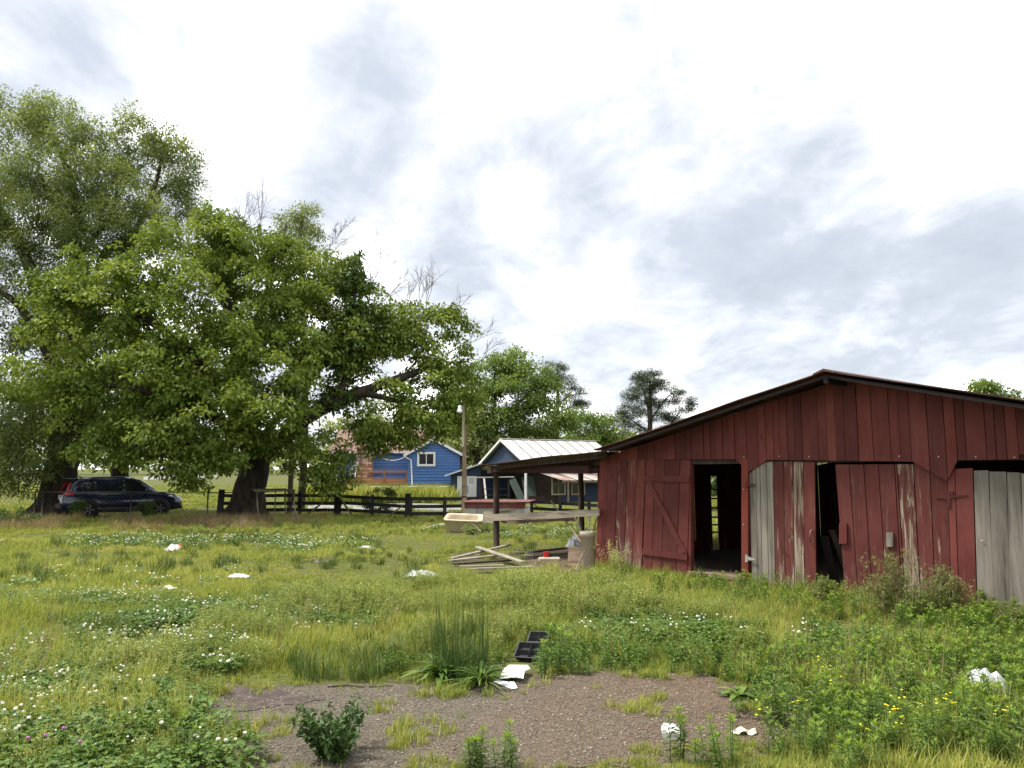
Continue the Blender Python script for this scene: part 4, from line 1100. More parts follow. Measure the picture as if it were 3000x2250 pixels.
stick('lumber_offcut', 'short slat tilting right out of the tan bin', 1727, 1600, Yc, 1748, 1516, Yc - .02, .05, .03, M_BROWNW, 'offcuts in the tan bin')
stick('lumber_offcut', 'long dark slat sloping from the rail down to the tan bin', 1718, 1610, Yc + .2, 1616, 1470, Yc + 2.2, .08, .03, M_BROWNW, 'offcuts in the tan bin')
pb = G(1690, 1662)
tag(MB().bar((0, 0, 0), Vector((.06, .32, .36)), .26, .02, (1, 0, 0)).build('plywood_piece', M_BROWNW, None, loc=pb + Vector((-.06, 0, .0))), 'brown plywood offcut leaning behind the tan bin', 'board')
tag(MB().bar((0, 0, 0), Vector((.16, .1, .34)), .07, .03, (0, 1, 0)).build('short_plank', M_RAILW, None, loc=G(1688, 1672)), 'short pale plank leaning against the tan bin', 'plank')
# red can
rc = thing('red_can', 'small red tin can on a pale slab under the lean-to', 'can', G(1600, 1640) + Vector((0, 0, .06)))
MB().lathe([(.062, 0), (.065, .005), (.065, .10), (.067, .105), (.06, .11), (.055, .10), (.055, .02), (.01, .015)], 18).build('body', pmat('red_tin', (0.42, 0.02, 0.02), 0.4, 0.15, 8, 0.05), rc, True)
slab = G(1600, 1642)
tag(MB().box(-.16, .3, -.1, .14, -.02, .06).build('concrete_slab', pmat('slab_concrete', (0.42, 0.37, 0.30), 0.9, 0.25, 6, 0.5), None, loc=slab, bevel=0.02), 'pale broken concrete slab under the red can', 'slab')
# heap of boards
M_PALEW = wood('pale_board_wood', (0.22, 0.19, 0.145), (0.42, 0.38, 0.31), (14, 14, 14), 0.4, 0.3)
heap = [(1322, 1646, .04, 1492, 1618, .14, .10, M_PALEW, 'long pale board on top of the heap, slanting to the lean-to post'),
    (1398, 1628, .16, 1532, 1664, .08, .10, M_PALEW, 'pale board lying crosswise over the heap'),
    (1318, 1652, .03, 1478, 1640, .08, .12, M_RAILW, 'grey board under the crossed pale boards'),
    (1330, 1660, .02, 1500, 1652, .05, .12, M_DARKW, 'dark board in the middle of the heap'),
    (1345, 1668, .02, 1476, 1666, .03, .10, M_RAILW, 'grey slat at the grassy front of the heap'),
    (1372, 1676, .02, 1560, 1672, .04, .09, M_RAILW, 'long grey slat half sunk in weeds before the heap'),
    (1384, 1686, .02, 1480, 1688, .03, .12, M_DARKW, 'dark short board at the front foot of the heap'),
    (1498, 1636, .06, 1656, 1620, .08, .14, M_DARKW, 'heavy dark beam on the soil behind the wire'),
    (1528, 1640, .02, 1610, 1632, .02, .16, M_DARKW, 'dark flat board below the heavy beam'),
    (1592, 1700, .05, 1660, 1710, .06, .10, M_RAILW, 'grey slat end sticking out of the weeds'),
    (1652, 1708, .07, 1726, 1720, .05, .13, M_BLACKW, 'black short plank in the weeds before the barn corner'),
    (1520, 1682, .02, 1590, 1684, .03, .05, M_RAILW, 'thin grey batten in weeds beside the heap')]
for (u0, v0, z0, u1, v1, z1, w, mt, lb) in heap:
    a, b = G(u0, v0), G(u1, v1); a.z += z0 + .03; b.z += z1 + .03
    tag(MB().bar((0, 0, 0), b - a, .035, w).build('old_board', mt, None, loc=a, bevel=0.004), lb, 'board', 'boards heaped beside the lean-to')
# wire netting over the heap
a, b = G(1450, 1650), G(1560, 1648); m = MB(); L = (b - a)
for i in range(15): m.tube([L * (i / 14), L * (i / 14) + Vector((0, .05 * math.sin(i), .27 + .03 * math.sin(i * 1.7)))], .0025, 3, False)
for j in range(5): m.tube([Vector((0, 0, .05 + .055 * j)), L * .5 + Vector((0, .04, .05 + .06 * j)), L + Vector((0, 0, .03 + .055 * j))], .0025, 3, False)
tag(m.build('wire_netting', M_GALV, None, loc=a), 'scrap of square wire netting standing by the board heap', 'netting')
# ------------------------------------------------------------------ trees
def unit(v): return v / (np.linalg.norm(v, axis=-1, keepdims=True) + 1e-9)
def leaves_np(P, D, N, L, Wd, rnd, fold=0.25):
    """diamond leaves: base P, direction D, normal N; two quads' worth of fold in one bent quad"""
    S = unit(np.cross(D, N)); L = L[:, None]; Wd = Wd[:, None]
    mid = P + D * L * 0.45 - N * L * 0.03
    a = P; b = mid + S * Wd * 0.5 + N * Wd * fold; c = P + D * L - N * L * 0.10; d = mid - S * Wd * 0.5 + N * Wd * fold
    V = np.stack([a, b, c, d], axis=1).reshape(-1, 3)
    F = np.arange(len(P) * 4, dtype=np.int32).reshape(-1, 4)
    return V, F, np.repeat(rnd, 4)
def M_bark(name, a, b):
    s = NT(name); f = s.noise((7, 7, 1.6), 8.0, 0.7, dist=0.8); g = s.noise(1.2, 4.0, 0.6)
    c = s.ramp(f, [(0.35, [x * .45 for x in a]), (0.5, a), (0.68, b)])
    c = s.mix(s.ramp(g, [(0.55, 0.0), (0.75, 0.4)]), c, (0.07, 0.085, 0.04))
    s.bump(f, 0.9, 0.05); return s.done(c, 0.95, 0, 0.15)
BARK = M_bark('dark_bark', (0.045, 0.035, 0.028), (0.085, 0.07, 0.056))
BARKP = M_bark('pine_bark', (0.09, 0.065, 0.05), (0.16, 0.12, 0.09))
LEAF_MAPLE = leaf_mat('maple_leaf', [(0.0, (0.07, 0.115, 0.022)), (0.5, (0.15, 0.21, 0.04)), (1.0, (0.27, 0.335, 0.075))], 0.34, 0.6, None, 0.12)
LEAF_OAK = leaf_mat('oak_leaf', [(0.0, (0.10, 0.14, 0.05)), (0.5, (0.20, 0.25, 0.095)), (1.0, (0.32, 0.365, 0.15))], 0.42, 0.6, None, 0.12)
LEAF_PALE = leaf_mat('pale_leaf', [(0.0, (0.085, 0.14, 0.032)), (0.5, (0.14, 0.205, 0.048)), (1.0, (0.215, 0.285, 0.072))], 0.36, 0.5)
LEAF_DARK = leaf_mat('vine_leaf', [(0.0, (0.04, 0.075, 0.018)), (0.5, (0.075, 0.125, 0.028)), (1.0, (0.125, 0.18, 0.045))], 0.28, 0.45)
NEEDLE = leaf_mat('pine_needle', [(0.0, (0.038, 0.056, 0.028)), (0.5, (0.06, 0.083, 0.04)), (1.0, (0.09, 0.115, 0.055))], 0.2, 0.6)
class Tree:
    def __init__(s, name, label, base, seed, group=None, cat='tree'):
        s.root = thing(name, label, cat, base, 0, group); s.base = np.array(base, float)
        s.rng = np.random.default_rng(seed); s.tv = []; s.tf = []; s.bv = []; s.bf = []; s.lv = []; s.lf = []; s.lr = []; s.nodes = []; s.nt = s.nb = s.nl = 0; s.feather = 0.0; s.small = []
    def pt(s, u, v, Y): p = PY(u, v, Y); return np.array(p) - s.base
    def limb(s, pts, rad, k=10, sub=5, big=True, wob=0.0):
        """smooth tapered limb through control points (local)"""
        P = np.array(pts, float); n = len(P)
        t = np.linspace(0, n - 1, (n - 1) * sub + 1); i = np.clip(t.astype(int), 0, n - 2); f = (t - i)[:, None]
        p0 = P[np.clip(i - 1, 0, n - 1)]; p1 = P[i]; p2 = P[i + 1]; p3 = P[np.clip(i + 2, 0, n - 1)]
        Q = 0.5 * ((2 * p1) + (-p0 + p2) * f + (2*p0 - 5*p1 + 4*p2 - p3) * f**2 + (-p0 + 3*p1 - 3*p2 + p3) * f**3)
        r = np.interp(t, np.arange(n), rad)
        if wob: Q[1:] += s.rng.normal(0, wob, Q[1:].shape) * r[1:, None]
        V, F = tube_np(Q, r, k)
        if big: s.tv.append(V); s.tf.append(F + s.nt); s.nt += len(V)
        else: s.bv.append(V); s.bf.append(F + s.nb); s.nb += len(V)
        for q, rr in zip(Q, r): s.nodes.append((q[0], q[1], q[2], rr))
        return Q
    def flare(s, r, n=5, h=0.9, out=1.5):
        for k in range(n):
            a = 2 * math.pi * k / n + s.rng.uniform(-.3, .3); d = np.array([math.cos(a), math.sin(a), 0])
            s.limb([d * r * 0.45 + [0, 0, h], d * r * 0.8 + [0, 0, h * .4], d * r * out + [0, 0, -.12]], [r * .5, r * .42, r * .18], 8, 3)
        s.nodes = s.nodes[:]
    def tips(s, lobes, n_per_m3=None):
        T = []
        for (c, r, n) in lobes:
            d = unit(s.rng.normal(size=(n, 3))); q = s.rng.uniform(0.50, 1.0, (n, 1)) ** 0.5
            f = s.rng.uniform(0, 1, (n, 1)) < s.feather; q = np.where(f, s.rng.uniform(1.0, 1.28, (n, 1)), q)
            T.append(np.asarray(c) + d * q * np.asarray(r)); s.small += list(f[:, 0])
        return np.concatenate(T)
    def grow(s, T, min_z=0.6, r0=0.014, k=5, upbow=0.12, maxr=0.12):
        nod = np.array(s.nodes); lo = nod[:, 2] > min_z; base_nodes = nod[lo] if lo.any() else nod
        cap = len(base_nodes) + len(T) * 3 + 8
        N = np.zeros((cap, 4)); m = len(base_nodes); N[:m] = base_nodes
        d0 = np.array([np.min(np.linalg.norm(base_nodes[:, :3] - t, axis=1)) for t in T])
        out = []
        for i in np.argsort(d0):
            t = T[i]; dist = np.linalg.norm(N[:m, :3] - t, axis=1)
            cost = dist * (1.0 + 0.5 * np.clip(N[:m, 2] - t[2], 0, None) / (dist + .2)) - 2.0 * np.clip(N[:m, 3], 0, .15)
            j = int(np.argmin(cost)); a = N[j, :3]; ra = N[j, 3]; L = np.linalg.norm(t - a)
            rb_ = min(ra * 0.7, r0 + 0.013 * L, maxr)
            w = s.rng.normal(0, .06, (2, 3)) * L
            m1 = a + (t - a) * .35 + w[0] + [0, 0, upbow * L]; m2 = a + (t - a) * .7 + w[1] + [0, 0, upbow * L * .7]
            Q = np.array([a, m1, m2, t]); r = np.array([rb_, rb_ * .75, rb_ * .5, rb_ * .25])
            V, F = tube_np(Q, r, k); s.bv.append(V); s.bf.append(F + s.nb); s.nb += len(V)
            for q, rr in ((m1, r[1]), (m2, r[2]), (t, r[3])):
                N[m, :3] = q; N[m, 3] = rr; m += 1
            out.append((t, unit((t - m2)[None])[0], .5 if s.small and len(s.small) == len(T) and s.small[i] else 1.0))
        s.small = []
        return out
    def foliage(s, tips, per, rad, flat, L, ratio, droop=0.25, up=1.0, clump_var=0.35, up_shift=0.1, lvar=0.3, rim=.22):
        """leaf sprays round every twig tip"""
        n = len(tips); rng = s.rng
        C = np.array([t[0] for t in tips]); Dr = np.array([t[1] for t in tips]); fs_ = np.array([t[2] if len(t) > 2 else 1.0 for t in tips])
        cr = rng.uniform(0, 1, n) * clump_var
        sz = rng.uniform(.45, 1.35, n) * fs_
        idx = np.repeat(np.arange(n), rng.poisson(per * sz ** 2, n)); M = len(idx)
        off = unit(rng.normal(size=(M, 3))) * (rng.uniform(0, 1, (M, 1)) ** 0.5)
        off[:, 2] *= flat
        R_ = rad * sz[idx][:, None]
        P = C[idx] + off * R_ - Dr[idx] * R_ * 0.25
        P[:, 2] += up_shift * rad - rim * rad * (off[:, 0] ** 2 + off[:, 1] ** 2)     # sprays hang at their rims
        D = unit(off * [1, 1, .5] + rng.normal(0, .55, (M, 3)) + [0, 0, -droop])
        N = unit(rng.normal(0, .55, (M, 3)) + [0, 0, up]); N = unit(N - D * np.sum(N * D, 1, keepdims=True))
        l = L * rng.uniform(1 - lvar, 1 + lvar, M)
        rv = np.clip(cr[idx] + (1 - clump_var) * np.clip(rng.normal(.5, .22, M), 0, 1), 0, 1)
        V, F, rr = leaves_np(P, D, N, l, l * ratio, rv)
        s.lv.append(V); s.lf.append(F + s.nl); s.lr.append(rr); s.nl += len(V)
    def finish(s, bark, leafm, crown_name='crown'):
        if s.tv: put('trunk', mesh_np('trunk', np.concatenate(s.tv), np.concatenate(s.tf), bark, True), s.root)
        if s.bv: put('branches', mesh_np('branches', np.concatenate(s.bv), np.concatenate(s.bf), bark, True), s.root)
        if s.lv:
            o = put(crown_name, mesh_np(crown_name, np.concatenate(s.lv), np.concatenate(s.lf), leafm, False, {'rnd': np.concatenate(s.lr)}), s.root)
        s.lv = []; s.lf = []; s.lr = []; s.nl = 0; s.tv = []; s.tf = []; s.nt = 0; s.bv = []; s.bf = []; s.nb = 0
        return s.root
def lobe(t, u, v, Y, ru, rv, ry, n):
    k = Y / FPX; return (t.pt(u, v, Y), (ru * k, ry, rv * k), n)
def twig(t, p, d, L, r, depth, spread=0.5):
    """bare forking twig"""
    rng = t.rng; p = np.asarray(p, float); d = unit(np.asarray(d, float)[None])[0]
    mid = p + d * L * .5 + rng.normal(0, .04, 3) * L; end = p + d * L + rng.normal(0, .05, 3) * L
    V, F = tube_np(np.array([p, mid, end]), [r, r * .8, r * .5], 4); t.bv.append(V); t.bf.append(F + t.nb); t.nb += len(V)
    if depth > 0:
        for q, f in ((mid, .62), (end, .7), (end, .6), (p + (mid - p) * 1.5, .5)):
            nd = d + rng.normal(0, spread, 3) + [0, 0, .15]; twig(t, q, nd, L * f * rng.uniform(.8, 1.15), r * .6, depth - 1, spread)

# ---- the big spreading tree with large leaves
TY = 31.6
mp = Tree('spreading_tree', 'broad light green tree with a thick dark trunk at the black fence', G(722, 1519), 11)
X = lambda u, v, Y=TY: mp.pt(u, v, Y)
mp.limb([(0, 0, -.3), (.03, 0, .4), (.12, 0, 1.3), (.25, .1, 2.4), (.1, .1, 3.4)], [.95, .74, .62, .60, .56], 16, 5, True, .03)
mp.flare(.72, 7, 0.75, 1.75)
fork = np.array([.25, .1, 2.4])
mp.limb([fork, X(840, 1270), X(935, 1200), X(1060, 1150), X(1180, 1105, 32), X(1270, 1080, 32.5), X(1340, 1130, 33)], [.40, .34, .30, .24, .17, .10, .04], 10, 5, True, .05)
mp.limb([X(935, 1200), X(1010, 1120), X(1030, 1000, 32), X(1040, 880, 32), X(1044, 790, 32)], [.22, .17, .11, .06, .015], 8, 5, True, .05)
mp.limb([X(1010, 1120), X(1090, 1010, 32), X(1140, 990, 32), X(1240, 930, 33)], [.13, .10, .07, .03], 7, 5, True, .05)
mp.limb([X(1060, 1150), X(1180, 1180, 31), X(1290, 1230, 31)], [.14, .09, .04], 7, 4, True, .05)
mp.limb([(.1, .1, 3.2), X(690, 1180, 31), X(700, 1040, 31), X(660, 880, 31.5), X(620, 740, 31.5)], [.50, .40, .30, .18, .06], 10, 5, True, .05)
mp.limb([X(690, 1180, 31), X(600, 1080, 30), X(470, 960, 29), X(330, 890, 28.5), X(130, 860, 28)], [.28, .22, .16, .11, .03], 8, 5, True, .05)
mp.limb([X(700, 1040, 31), X(780, 880, 31.5), X(800, 760, 32), X(840, 660, 33)], [.22, .16, .10, .04], 8, 5, True, .05)
mp.limb([(.2, .05, 2.6), X(640, 1230, 30), X(500, 1170, 28.5), X(330, 1130, 27.5), X(170, 1150, 27)], [.30, .20, .15, .10, .03], 8, 5, True, .05)
mp.limb([(.1, -.1, 2.4), X(740, 1270, 29.5), X(760, 1200, 28), X(790, 1130, 27)], [.26, .18, .12, .05], 8, 5, True, .05)
mp.limb([(.0, -.1, 2.4), X(600, 1300, 29), X(470, 1290, 27.5), X(320, 1280, 27)], [.22, .15, .10, .03], 8, 5, True, .05)
mp.limb([(.2, .3, 2.6), X(800, 1240, 33), X(900, 1120, 34.5), X(980, 1040, 35)], [.25, .18, .12, .05], 8, 4, True, .05)
mp.limb([(.1, .4, 2.8), X(560, 1150, 33.5), X(420, 1000, 35), X(330, 900, 35)], [.25, .18, .12, .05], 8, 4, True, .05)
mp.feather = 0.30
LB = [ # u, v, Y, ru, rv, ry, tips
    (840, 1010, 30.5, 90, 60, 1.6, 20), (840, 1010, 34, 110, 80, 1.5, 18),
    (900, 790, 33, 70, 80, 1.8, 26), (960, 880, 33, 70, 90, 1.6, 26), (1090, 880, 33, 45, 60, 1.2, 16), (1010, 800, 32.6, 35, 60, 1.0, 12), (870, 880, 31, 90, 90, 2.0, 24), (1160, 920, 33, 60, 40, 1.2, 12), (640, 640, 31.8, 60, 40, 1.5, 12),
    (720, 720, 31.5, 90, 45, 2.0, 22), (800, 740, 32, 70, 60, 2.0, 20),
    (600, 700, 31.5, 130, 70, 2.5, 42), (500, 790, 30.5, 170, 100, 2.5, 50), (330, 800, 29.5, 160, 60, 2.0, 36), (150, 855, 28.5, 125, 40, 1.2, 22), (300, 900, 28.5, 150, 50, 1.6, 30),
    (760, 780, 31.5, 140, 110, 2.5, 50), (680, 880, 30, 170, 110, 2.5, 55), (480, 930, 29, 180, 80, 2.0, 45), (250, 990, 28.5, 170, 60, 1.8, 34), (120, 1110, 28, 150, 70, 1.8, 34),
    (360, 1100, 27.8, 180, 80, 2.0, 45), (580, 1060, 28.5, 180, 90, 2.2, 50), (800, 1030, 29.5, 150, 110, 2.2, 50), (790, 1180, 28, 140, 90, 1.8, 42), (600, 1200, 27.8, 160, 70, 1.8, 38),
    (260, 1210, 27.5, 140, 50, 1.6, 26), (420, 1260, 27.5, 150, 55, 1.6, 28), (330, 1322, 27.3, 110, 36, 1.2, 16), (560, 1340, 27.5, 130, 50, 1.5, 26), (660, 1325, 28, 110, 50, 1.5, 22), (560, 1395, 27.5, 60, 28, .8, 8), 
    (850, 1300, 29.5, 90, 50, 1.5, 16), (925, 1330, 31, 90, 80, 1.6, 26), (960, 1410, 31, 60, 32, 1.0, 9),
    (900, 960, 32, 110, 130, 2.2, 40), (960, 1110, 32.5, 110, 90, 2.0, 28), (1045, 990, 32.2, 80, 90, 1.5, 30), (1130, 960, 32.5, 70, 70, 1.5, 20),
    (1180, 1000, 33, 90, 50, 1.6, 22), (1270, 950, 33, 70, 40, 1.2, 14), (1340, 950, 33, 40, 40, 1.0, 8), (1310, 1040, 33, 90, 60, 1.6, 24), (1240, 1130, 32, 140, 50, 2.0, 26), (1340, 1140, 32.5, 80, 80, 1.6, 24),
    (1250, 1220, 31.5, 110, 60, 1.6, 26), (1120, 1240, 31.5, 130, 50, 1.8, 28), (1060, 1290, 31.5, 90, 36, 1.2, 12), (1170, 1290, 31.5, 80, 28, 1.0, 8), (1310, 1255, 31.5, 45, 35, .9, 7),
    (560, 950, 34.5, 260, 220, 2.0, 46), (850, 1000, 35, 200, 160, 2.0, 30), (330, 1080, 34, 220, 160, 1.8, 28)]
tp = mp.grow(mp.tips([lobe(mp, u, v, Y, ru, rv, ry, n) for u, v, Y, ru, rv, ry, n in LB]), 2.0)
mp.foliage(tp, 118, 0.66, 0.50, 0.178, 0.58, droop=0.6, up=1.4, clump_var=.68, rim=.5)
mp.finish(BARK, LEAF_MAPLE)
# dark vine leaves climbing the middle limb
vn = mp.rng
VB = [(1043, 775, 32, 22, 40, .4, 12), (1040, 850, 32, 38, 55, .5, 14), (1032, 950, 32, 50, 60, .7, 16), (1020, 1060, 32, 45, 60, .7, 14), (1000, 1150, 31.6, 60, 50, .8, 14), (880, 700, 33.5, 55, 60, .9, 0)]
tv = [(c, np.array([0, 0, 1.0])) for c in mp.tips([lobe(mp, *b) for b in VB if b[-1]])]
mp.foliage(tv, 60, 0.36, 0.9, 0.17, 0.75, droop=0.4, up=.8)
mp.finish(BARK, LEAF_DARK, 'climbing_vine')
# dead twigs above the crown
for (u, v, Y, du, dv, L, dp) in ((690, 720, 31.5, 15, -60, 1.3, 3), (722, 720, 31.5, 6, -40, 1.2, 3), (770, 740, 31.5, 2, -70, 1.7, 3), (900, 780, 33, 40, -45, 1.3, 4), (960, 720, 33, 25, -40, .9, 4), (1080, 880, 32.5, 12, -70, 1.2, 4),
        (1100, 800, 32.5, 15, -50, .9, 4), (1110, 880, 32.5, 40, -40, 1.0, 3), (1190, 900, 33, 5, -60, .9, 3), (1215, 900, 33, 18, -60, 1.0, 4), (1250, 910, 33, 8, -60, 1.1, 4), (1320, 930, 33, 25, -50, .8, 3), (1340, 1020, 33, 50, -40, 1.0, 4), (1385, 1060, 33.2, 50, -45, .9, 3), (860, 700, 33, 30, -50, .9, 3)):
    twig(mp, mp.pt(u, v + 15, Y), mp.pt(u + du, v + dv, Y) - mp.pt(u, v, Y), L * .95, .018, dp, .40)
mp.finish(pmat('dead_twig', (0.10, 0.08, 0.07), 0.9, 0.3, 9, 0.2), None)
o = [c for c in mp.root.children if c.name.startswith('branches')]
o[-1].name = 'dead_twigs'

# ---- tall oak on the left
ok = Tree('tall_oak', 'tall fine-leaved dark oak rising behind the parked car', G(165, 1512), 23)
XO = lambda u, v, Y=34.0: ok.pt(u, v, Y)
ok.limb([(0, 0, -.3), (.0, 0, .6), (.08, 0, 1.8), (.12, .1, 3.6), (.3, .1, 6.0), (.5, .1, 9)], [1.05, .80, .66, .60, .46, .3], 16, 5, True, .03)
ok.flare(.8, 7, .9, 1.8)
ok.limb([(.12, .1, 3.4), XO(110, 860, 33.5), XO(40, 680, 33), XO(-40, 560, 33)], [.34, .26, .2, .08], 9, 5, True, .05)
ok.limb([(.3, .1, 6), XO(220, 760), XO(230, 620), XO(190, 480), XO(130, 330)], [.34, .26, .2, .12, .03], 9, 5, True, .05)
ok.limb([(.3, .1, 6), XO(300, 760, 35), XO(380, 700, 35.5), XO(450, 560, 36), XO(480, 430, 36)], [.28, .2, .15, .1, .03], 9, 5, True, .05)
ok.limb([XO(380, 700, 35.5), XO(470, 560, 36), XO(560, 520, 36)], [.13, .1, .03], 7, 5, True, .05)
ok.limb([(.2, .1, 5), XO(60, 900, 32.5), XO(-100, 820, 32)], [.25, .15, .05], 8, 5, True, .05)
ok.limb([XO(220, 760), XO(330, 620, 33), XO(340, 520, 33)], [.15, .1, .04], 7, 4, True, .05)
ok.feather = 0.30
OB = [(45, 330, 34, 50, 45, 1.5, 22), (125, 320, 34, 42, 50, 1.5, 20), (205, 340, 34, 40, 45, 1.2, 16), (90, 410, 34, 140, 70, 2.5, 46), (290, 380, 34.5, 26, 50, 1.0, 11), (240, 440, 34, 100, 60, 2.0, 32),
    (400, 385, 36, 50, 45, 1.3, 20), (470, 400, 36, 40, 45, 1.2, 15), (550, 460, 36, 45, 50, 1.3, 18), (430, 480, 36, 80, 60, 1.6, 26), (540, 545, 36, 55, 35, 1.3, 16), (500, 600, 36, 70, 50, 1.5, 20),
    (180, 520, 33, 150, 80, 2.2, 50), (40, 560, 33, 140, 110, 2.5, 52), (310, 560, 33.5, 120, 80, 2.0, 40), (-90, 480, 33, 120, 140, 2.5, 40), (-160, 720, 33, 150, 180, 2.5, 46), (140, 660, 32.5, 160, 80, 2.2, 46), (390, 650, 33.5, 110, 70, 2.0, 34),
    (0, 760, 32.5, 140, 90, 2.2, 40), (260, 760, 34, 160, 80, 2.5, 38), (120, 880, 34, 180, 90, 2.5, 40), (-120, 980, 32.5, 160, 130, 2.5, 44), (60, 1050, 33.5, 160, 100, 2.5, 40), (20, 1200, 32.5, 130, 80, 2.0, 32),
    (-60, 1330, 32, 130, 70, 1.8, 28), (70, 1360, 32.5, 110, 45, 1.6, 20), (150, 1270, 34, 120, 70, 2.0, 24), (-190, 1200, 32, 140, 140, 2.2, 30)]
OB += [(40, 1405, 32, 110, 30, 1.4, 16), (120, 1340, 32, 90, 45, 1.5, 18), (-30, 1280, 31.5, 110, 70, 1.8, 22), (300, 690, 33, 120, 70, 2.0, 30), (450, 690, 34.5, 110, 60, 2.0, 26), (200, 600, 34, 140, 80, 2.5, 34), (60, 640, 34, 160, 110, 2.5, 40), (380, 560, 35, 90, 70, 2.0, 26), (560, 610, 36, 40, 50, 1.2, 10), (340, 470, 35, 70, 60, 1.6, 20), (10, 900, 33, 150, 120, 2.5, 34), (-60, 640, 34, 120, 150, 2.5, 30)]
tp = ok.grow(ok.tips([lobe(ok, *b) for b in OB]), 3.0)
ok.foliage(tp, 170, 0.60, 0.95, 0.16, 0.34, droop=0.3, up=1.2, up_shift=0.0, clump_var=.65)
ok.finish(BARK, LEAF_OAK)
tv = [(ok.pt(u, v, 32), np.array([0, 0, 1.0])) for u, v in ()]

# ---- second dark tree behind the car
bt2 = Tree('shade_tree', 'dark-trunked tree standing behind the parked car', G(345, 1498), 31)
XB = lambda u, v, Y=38.0: bt2.pt(u, v, Y)
bt2.limb([(0, 0, -.3), (0, 0, 1.2), (.02, 0, 3), (.1, 0, 5), (.3, 0, 8)], [.50, .42, .38, .32, .2], 12, 4, True, .03)
bt2.limb([(.02, 0, 3), XB(430, 1200), XB(520, 1080)], [.2, .14, .05], 8, 4, True, .05)
bt2.limb([(.02, 0, 3), XB(260, 1180), XB(180, 1060)], [.2, .14, .05], 8, 4, True, .05)
BB_ = [(330, 1180, 38, 190, 90, 2.5, 46), (450, 1060, 38, 170, 100, 2.5, 46), (250, 1030, 38, 150, 110, 2.5, 40), (560, 1180, 38, 140, 90, 2.5, 34), (150, 1220, 38, 120, 80, 2.0, 26), (650, 1080, 38, 140, 110, 2.0, 30), (420, 1290, 37, 110, 45, 1.5, 16), (590, 1290, 38, 100, 40, 1.5, 14)]
tp = bt2.grow(bt2.tips([lobe(bt2, *b) for b in BB_]), 2.4)
bt2.foliage(tp, 120, 0.85, 0.6, 0.22, 0.55, droop=0.4)
bt2.finish(BARK, LEAF_DARK)

# ---- tuft of a further tree showing above the big one
tf = Tree('slender_tree', 'slender tree whose dark tuft shows above the spreading crown', (PY(880, 1500, 40).x, 40, 0), 37)
tf.limb([(0, 0, -.2), (0.1, 0, 5), tf.pt(880, 760, 40), tf.pt(885, 640, 40)], [.22, .17, .09, .03], 8, 4, True, .04)
tp = tf.grow(tf.tips([lobe(tf, *b) for b in ((850, 650, 40, 45, 40, 1.2, 24), (905, 645, 40, 40, 45, 1.2, 22), (915, 710, 40, 45, 35, 1.2, 18), (860, 740, 40, 60, 50, 1.5, 26), (900, 830, 40, 80, 60, 1.5, 26))]), 6)
tf.foliage(tp, 70, 0.5, 0.7, 0.15, 0.4)
tf.finish(BARK, LEAF_OAK)

# ---- trees beyond the shed
def bg_tree(name, label, u, Y, vtop_trunk, r, lobes, leafm, per, rad, L, ratio, seed, bark=BARK, flat=.55, limbs=(), group='trees beyond the shed', minz=2.5, upbow=.12):
    b = PY(u, 1400, Y); t = Tree(name, label, (b.x, Y, terrain_z(Y)), seed, group)
    top = t.pt(u, vtop_trunk, Y)
    t.limb([(0, 0, -.3), top * .3 + [.1, 0, 0], top * .65 + [-.1, .1, 0], top], [r * 1.2, r * .9, r * .6, r * .2], 9, 4, True, .04)
    for pts, rr in limbs: t.limb([t.pt(*p) if len(p) == 3 else p for p in pts], rr, 7, 4, True, .05)
    tp = t.grow(t.tips([lobe(t, *l) for l in lobes]), minz, upbow=upbow)
    t.foliage(tp, per, rad, flat, L, ratio, droop=.4, up=1.1)
    return t.finish(bark, leafm)
bg_tree('walnut_tree', 'airy yellow-green tree towering behind the blue shed', 1450, 70, 1090, .45,
    [(1500, 1060, 70, 55, 38, 2.0, 26), (1440, 1110, 70, 80, 55, 2.5, 36), (1550, 1110, 69, 70, 50, 2.5, 32), (1490, 1170, 68, 120, 50, 3.0, 46), (1600, 1170, 69, 70, 55, 2.5, 30), (1400, 1180, 69, 70, 60, 2.5, 30), (1570, 1230, 68, 110, 45, 3.0, 40), (1450, 1250, 68, 110, 50, 3.0, 38), (1630, 1260, 68, 70, 40, 2.5, 24), (1380, 1280, 69, 70, 50, 2.5, 24), (1540, 1290, 69, 110, 30, 2.5, 24), (1340, 1200, 71, 50, 70, 2.5, 18)],
    LEAF_PALE, 84, 1.15, .30, .5, 51, limbs=[([(1450, 1260, 70), (1520, 1180, 69), (1580, 1130, 69)], [.2, .14, .05]), ([(1450, 1240, 70), (1410, 1180, 69.5), (1390, 1140, 69)], [.18, .12, .04])])
bg_tree('round_tree', 'rounded mid-green tree beside the pines behind the shed', 1740, 84, 1230, .4,
    [(1700, 1250, 84, 60, 38, 2.5, 26), (1760, 1255, 84, 55, 42, 2.5, 26), (1720, 1300, 83, 90, 45, 3.0, 36), (1800, 1310, 84, 50, 45, 2.5, 20)], LEAF_PALE, 80, 1.25, .34, .5, 53, flat=.6)
bg_tree('back_tree', 'green tree rising behind the blue house roof', 1200, 92, 1180, .5,
    [(1150, 1220, 92, 80, 60, 3.0, 30), (1250, 1230, 92, 80, 60, 3.0, 30), (1310, 1280, 92, 70, 50, 3.0, 26), (1060, 1260, 92, 80, 50, 3, 26), (1200, 1290, 92, 110, 35, 3.0, 28), (960, 1290, 92, 70, 50, 3.0, 22)], LEAF_OAK, 75, 1.4, .38, .5, 55, flat=.6)
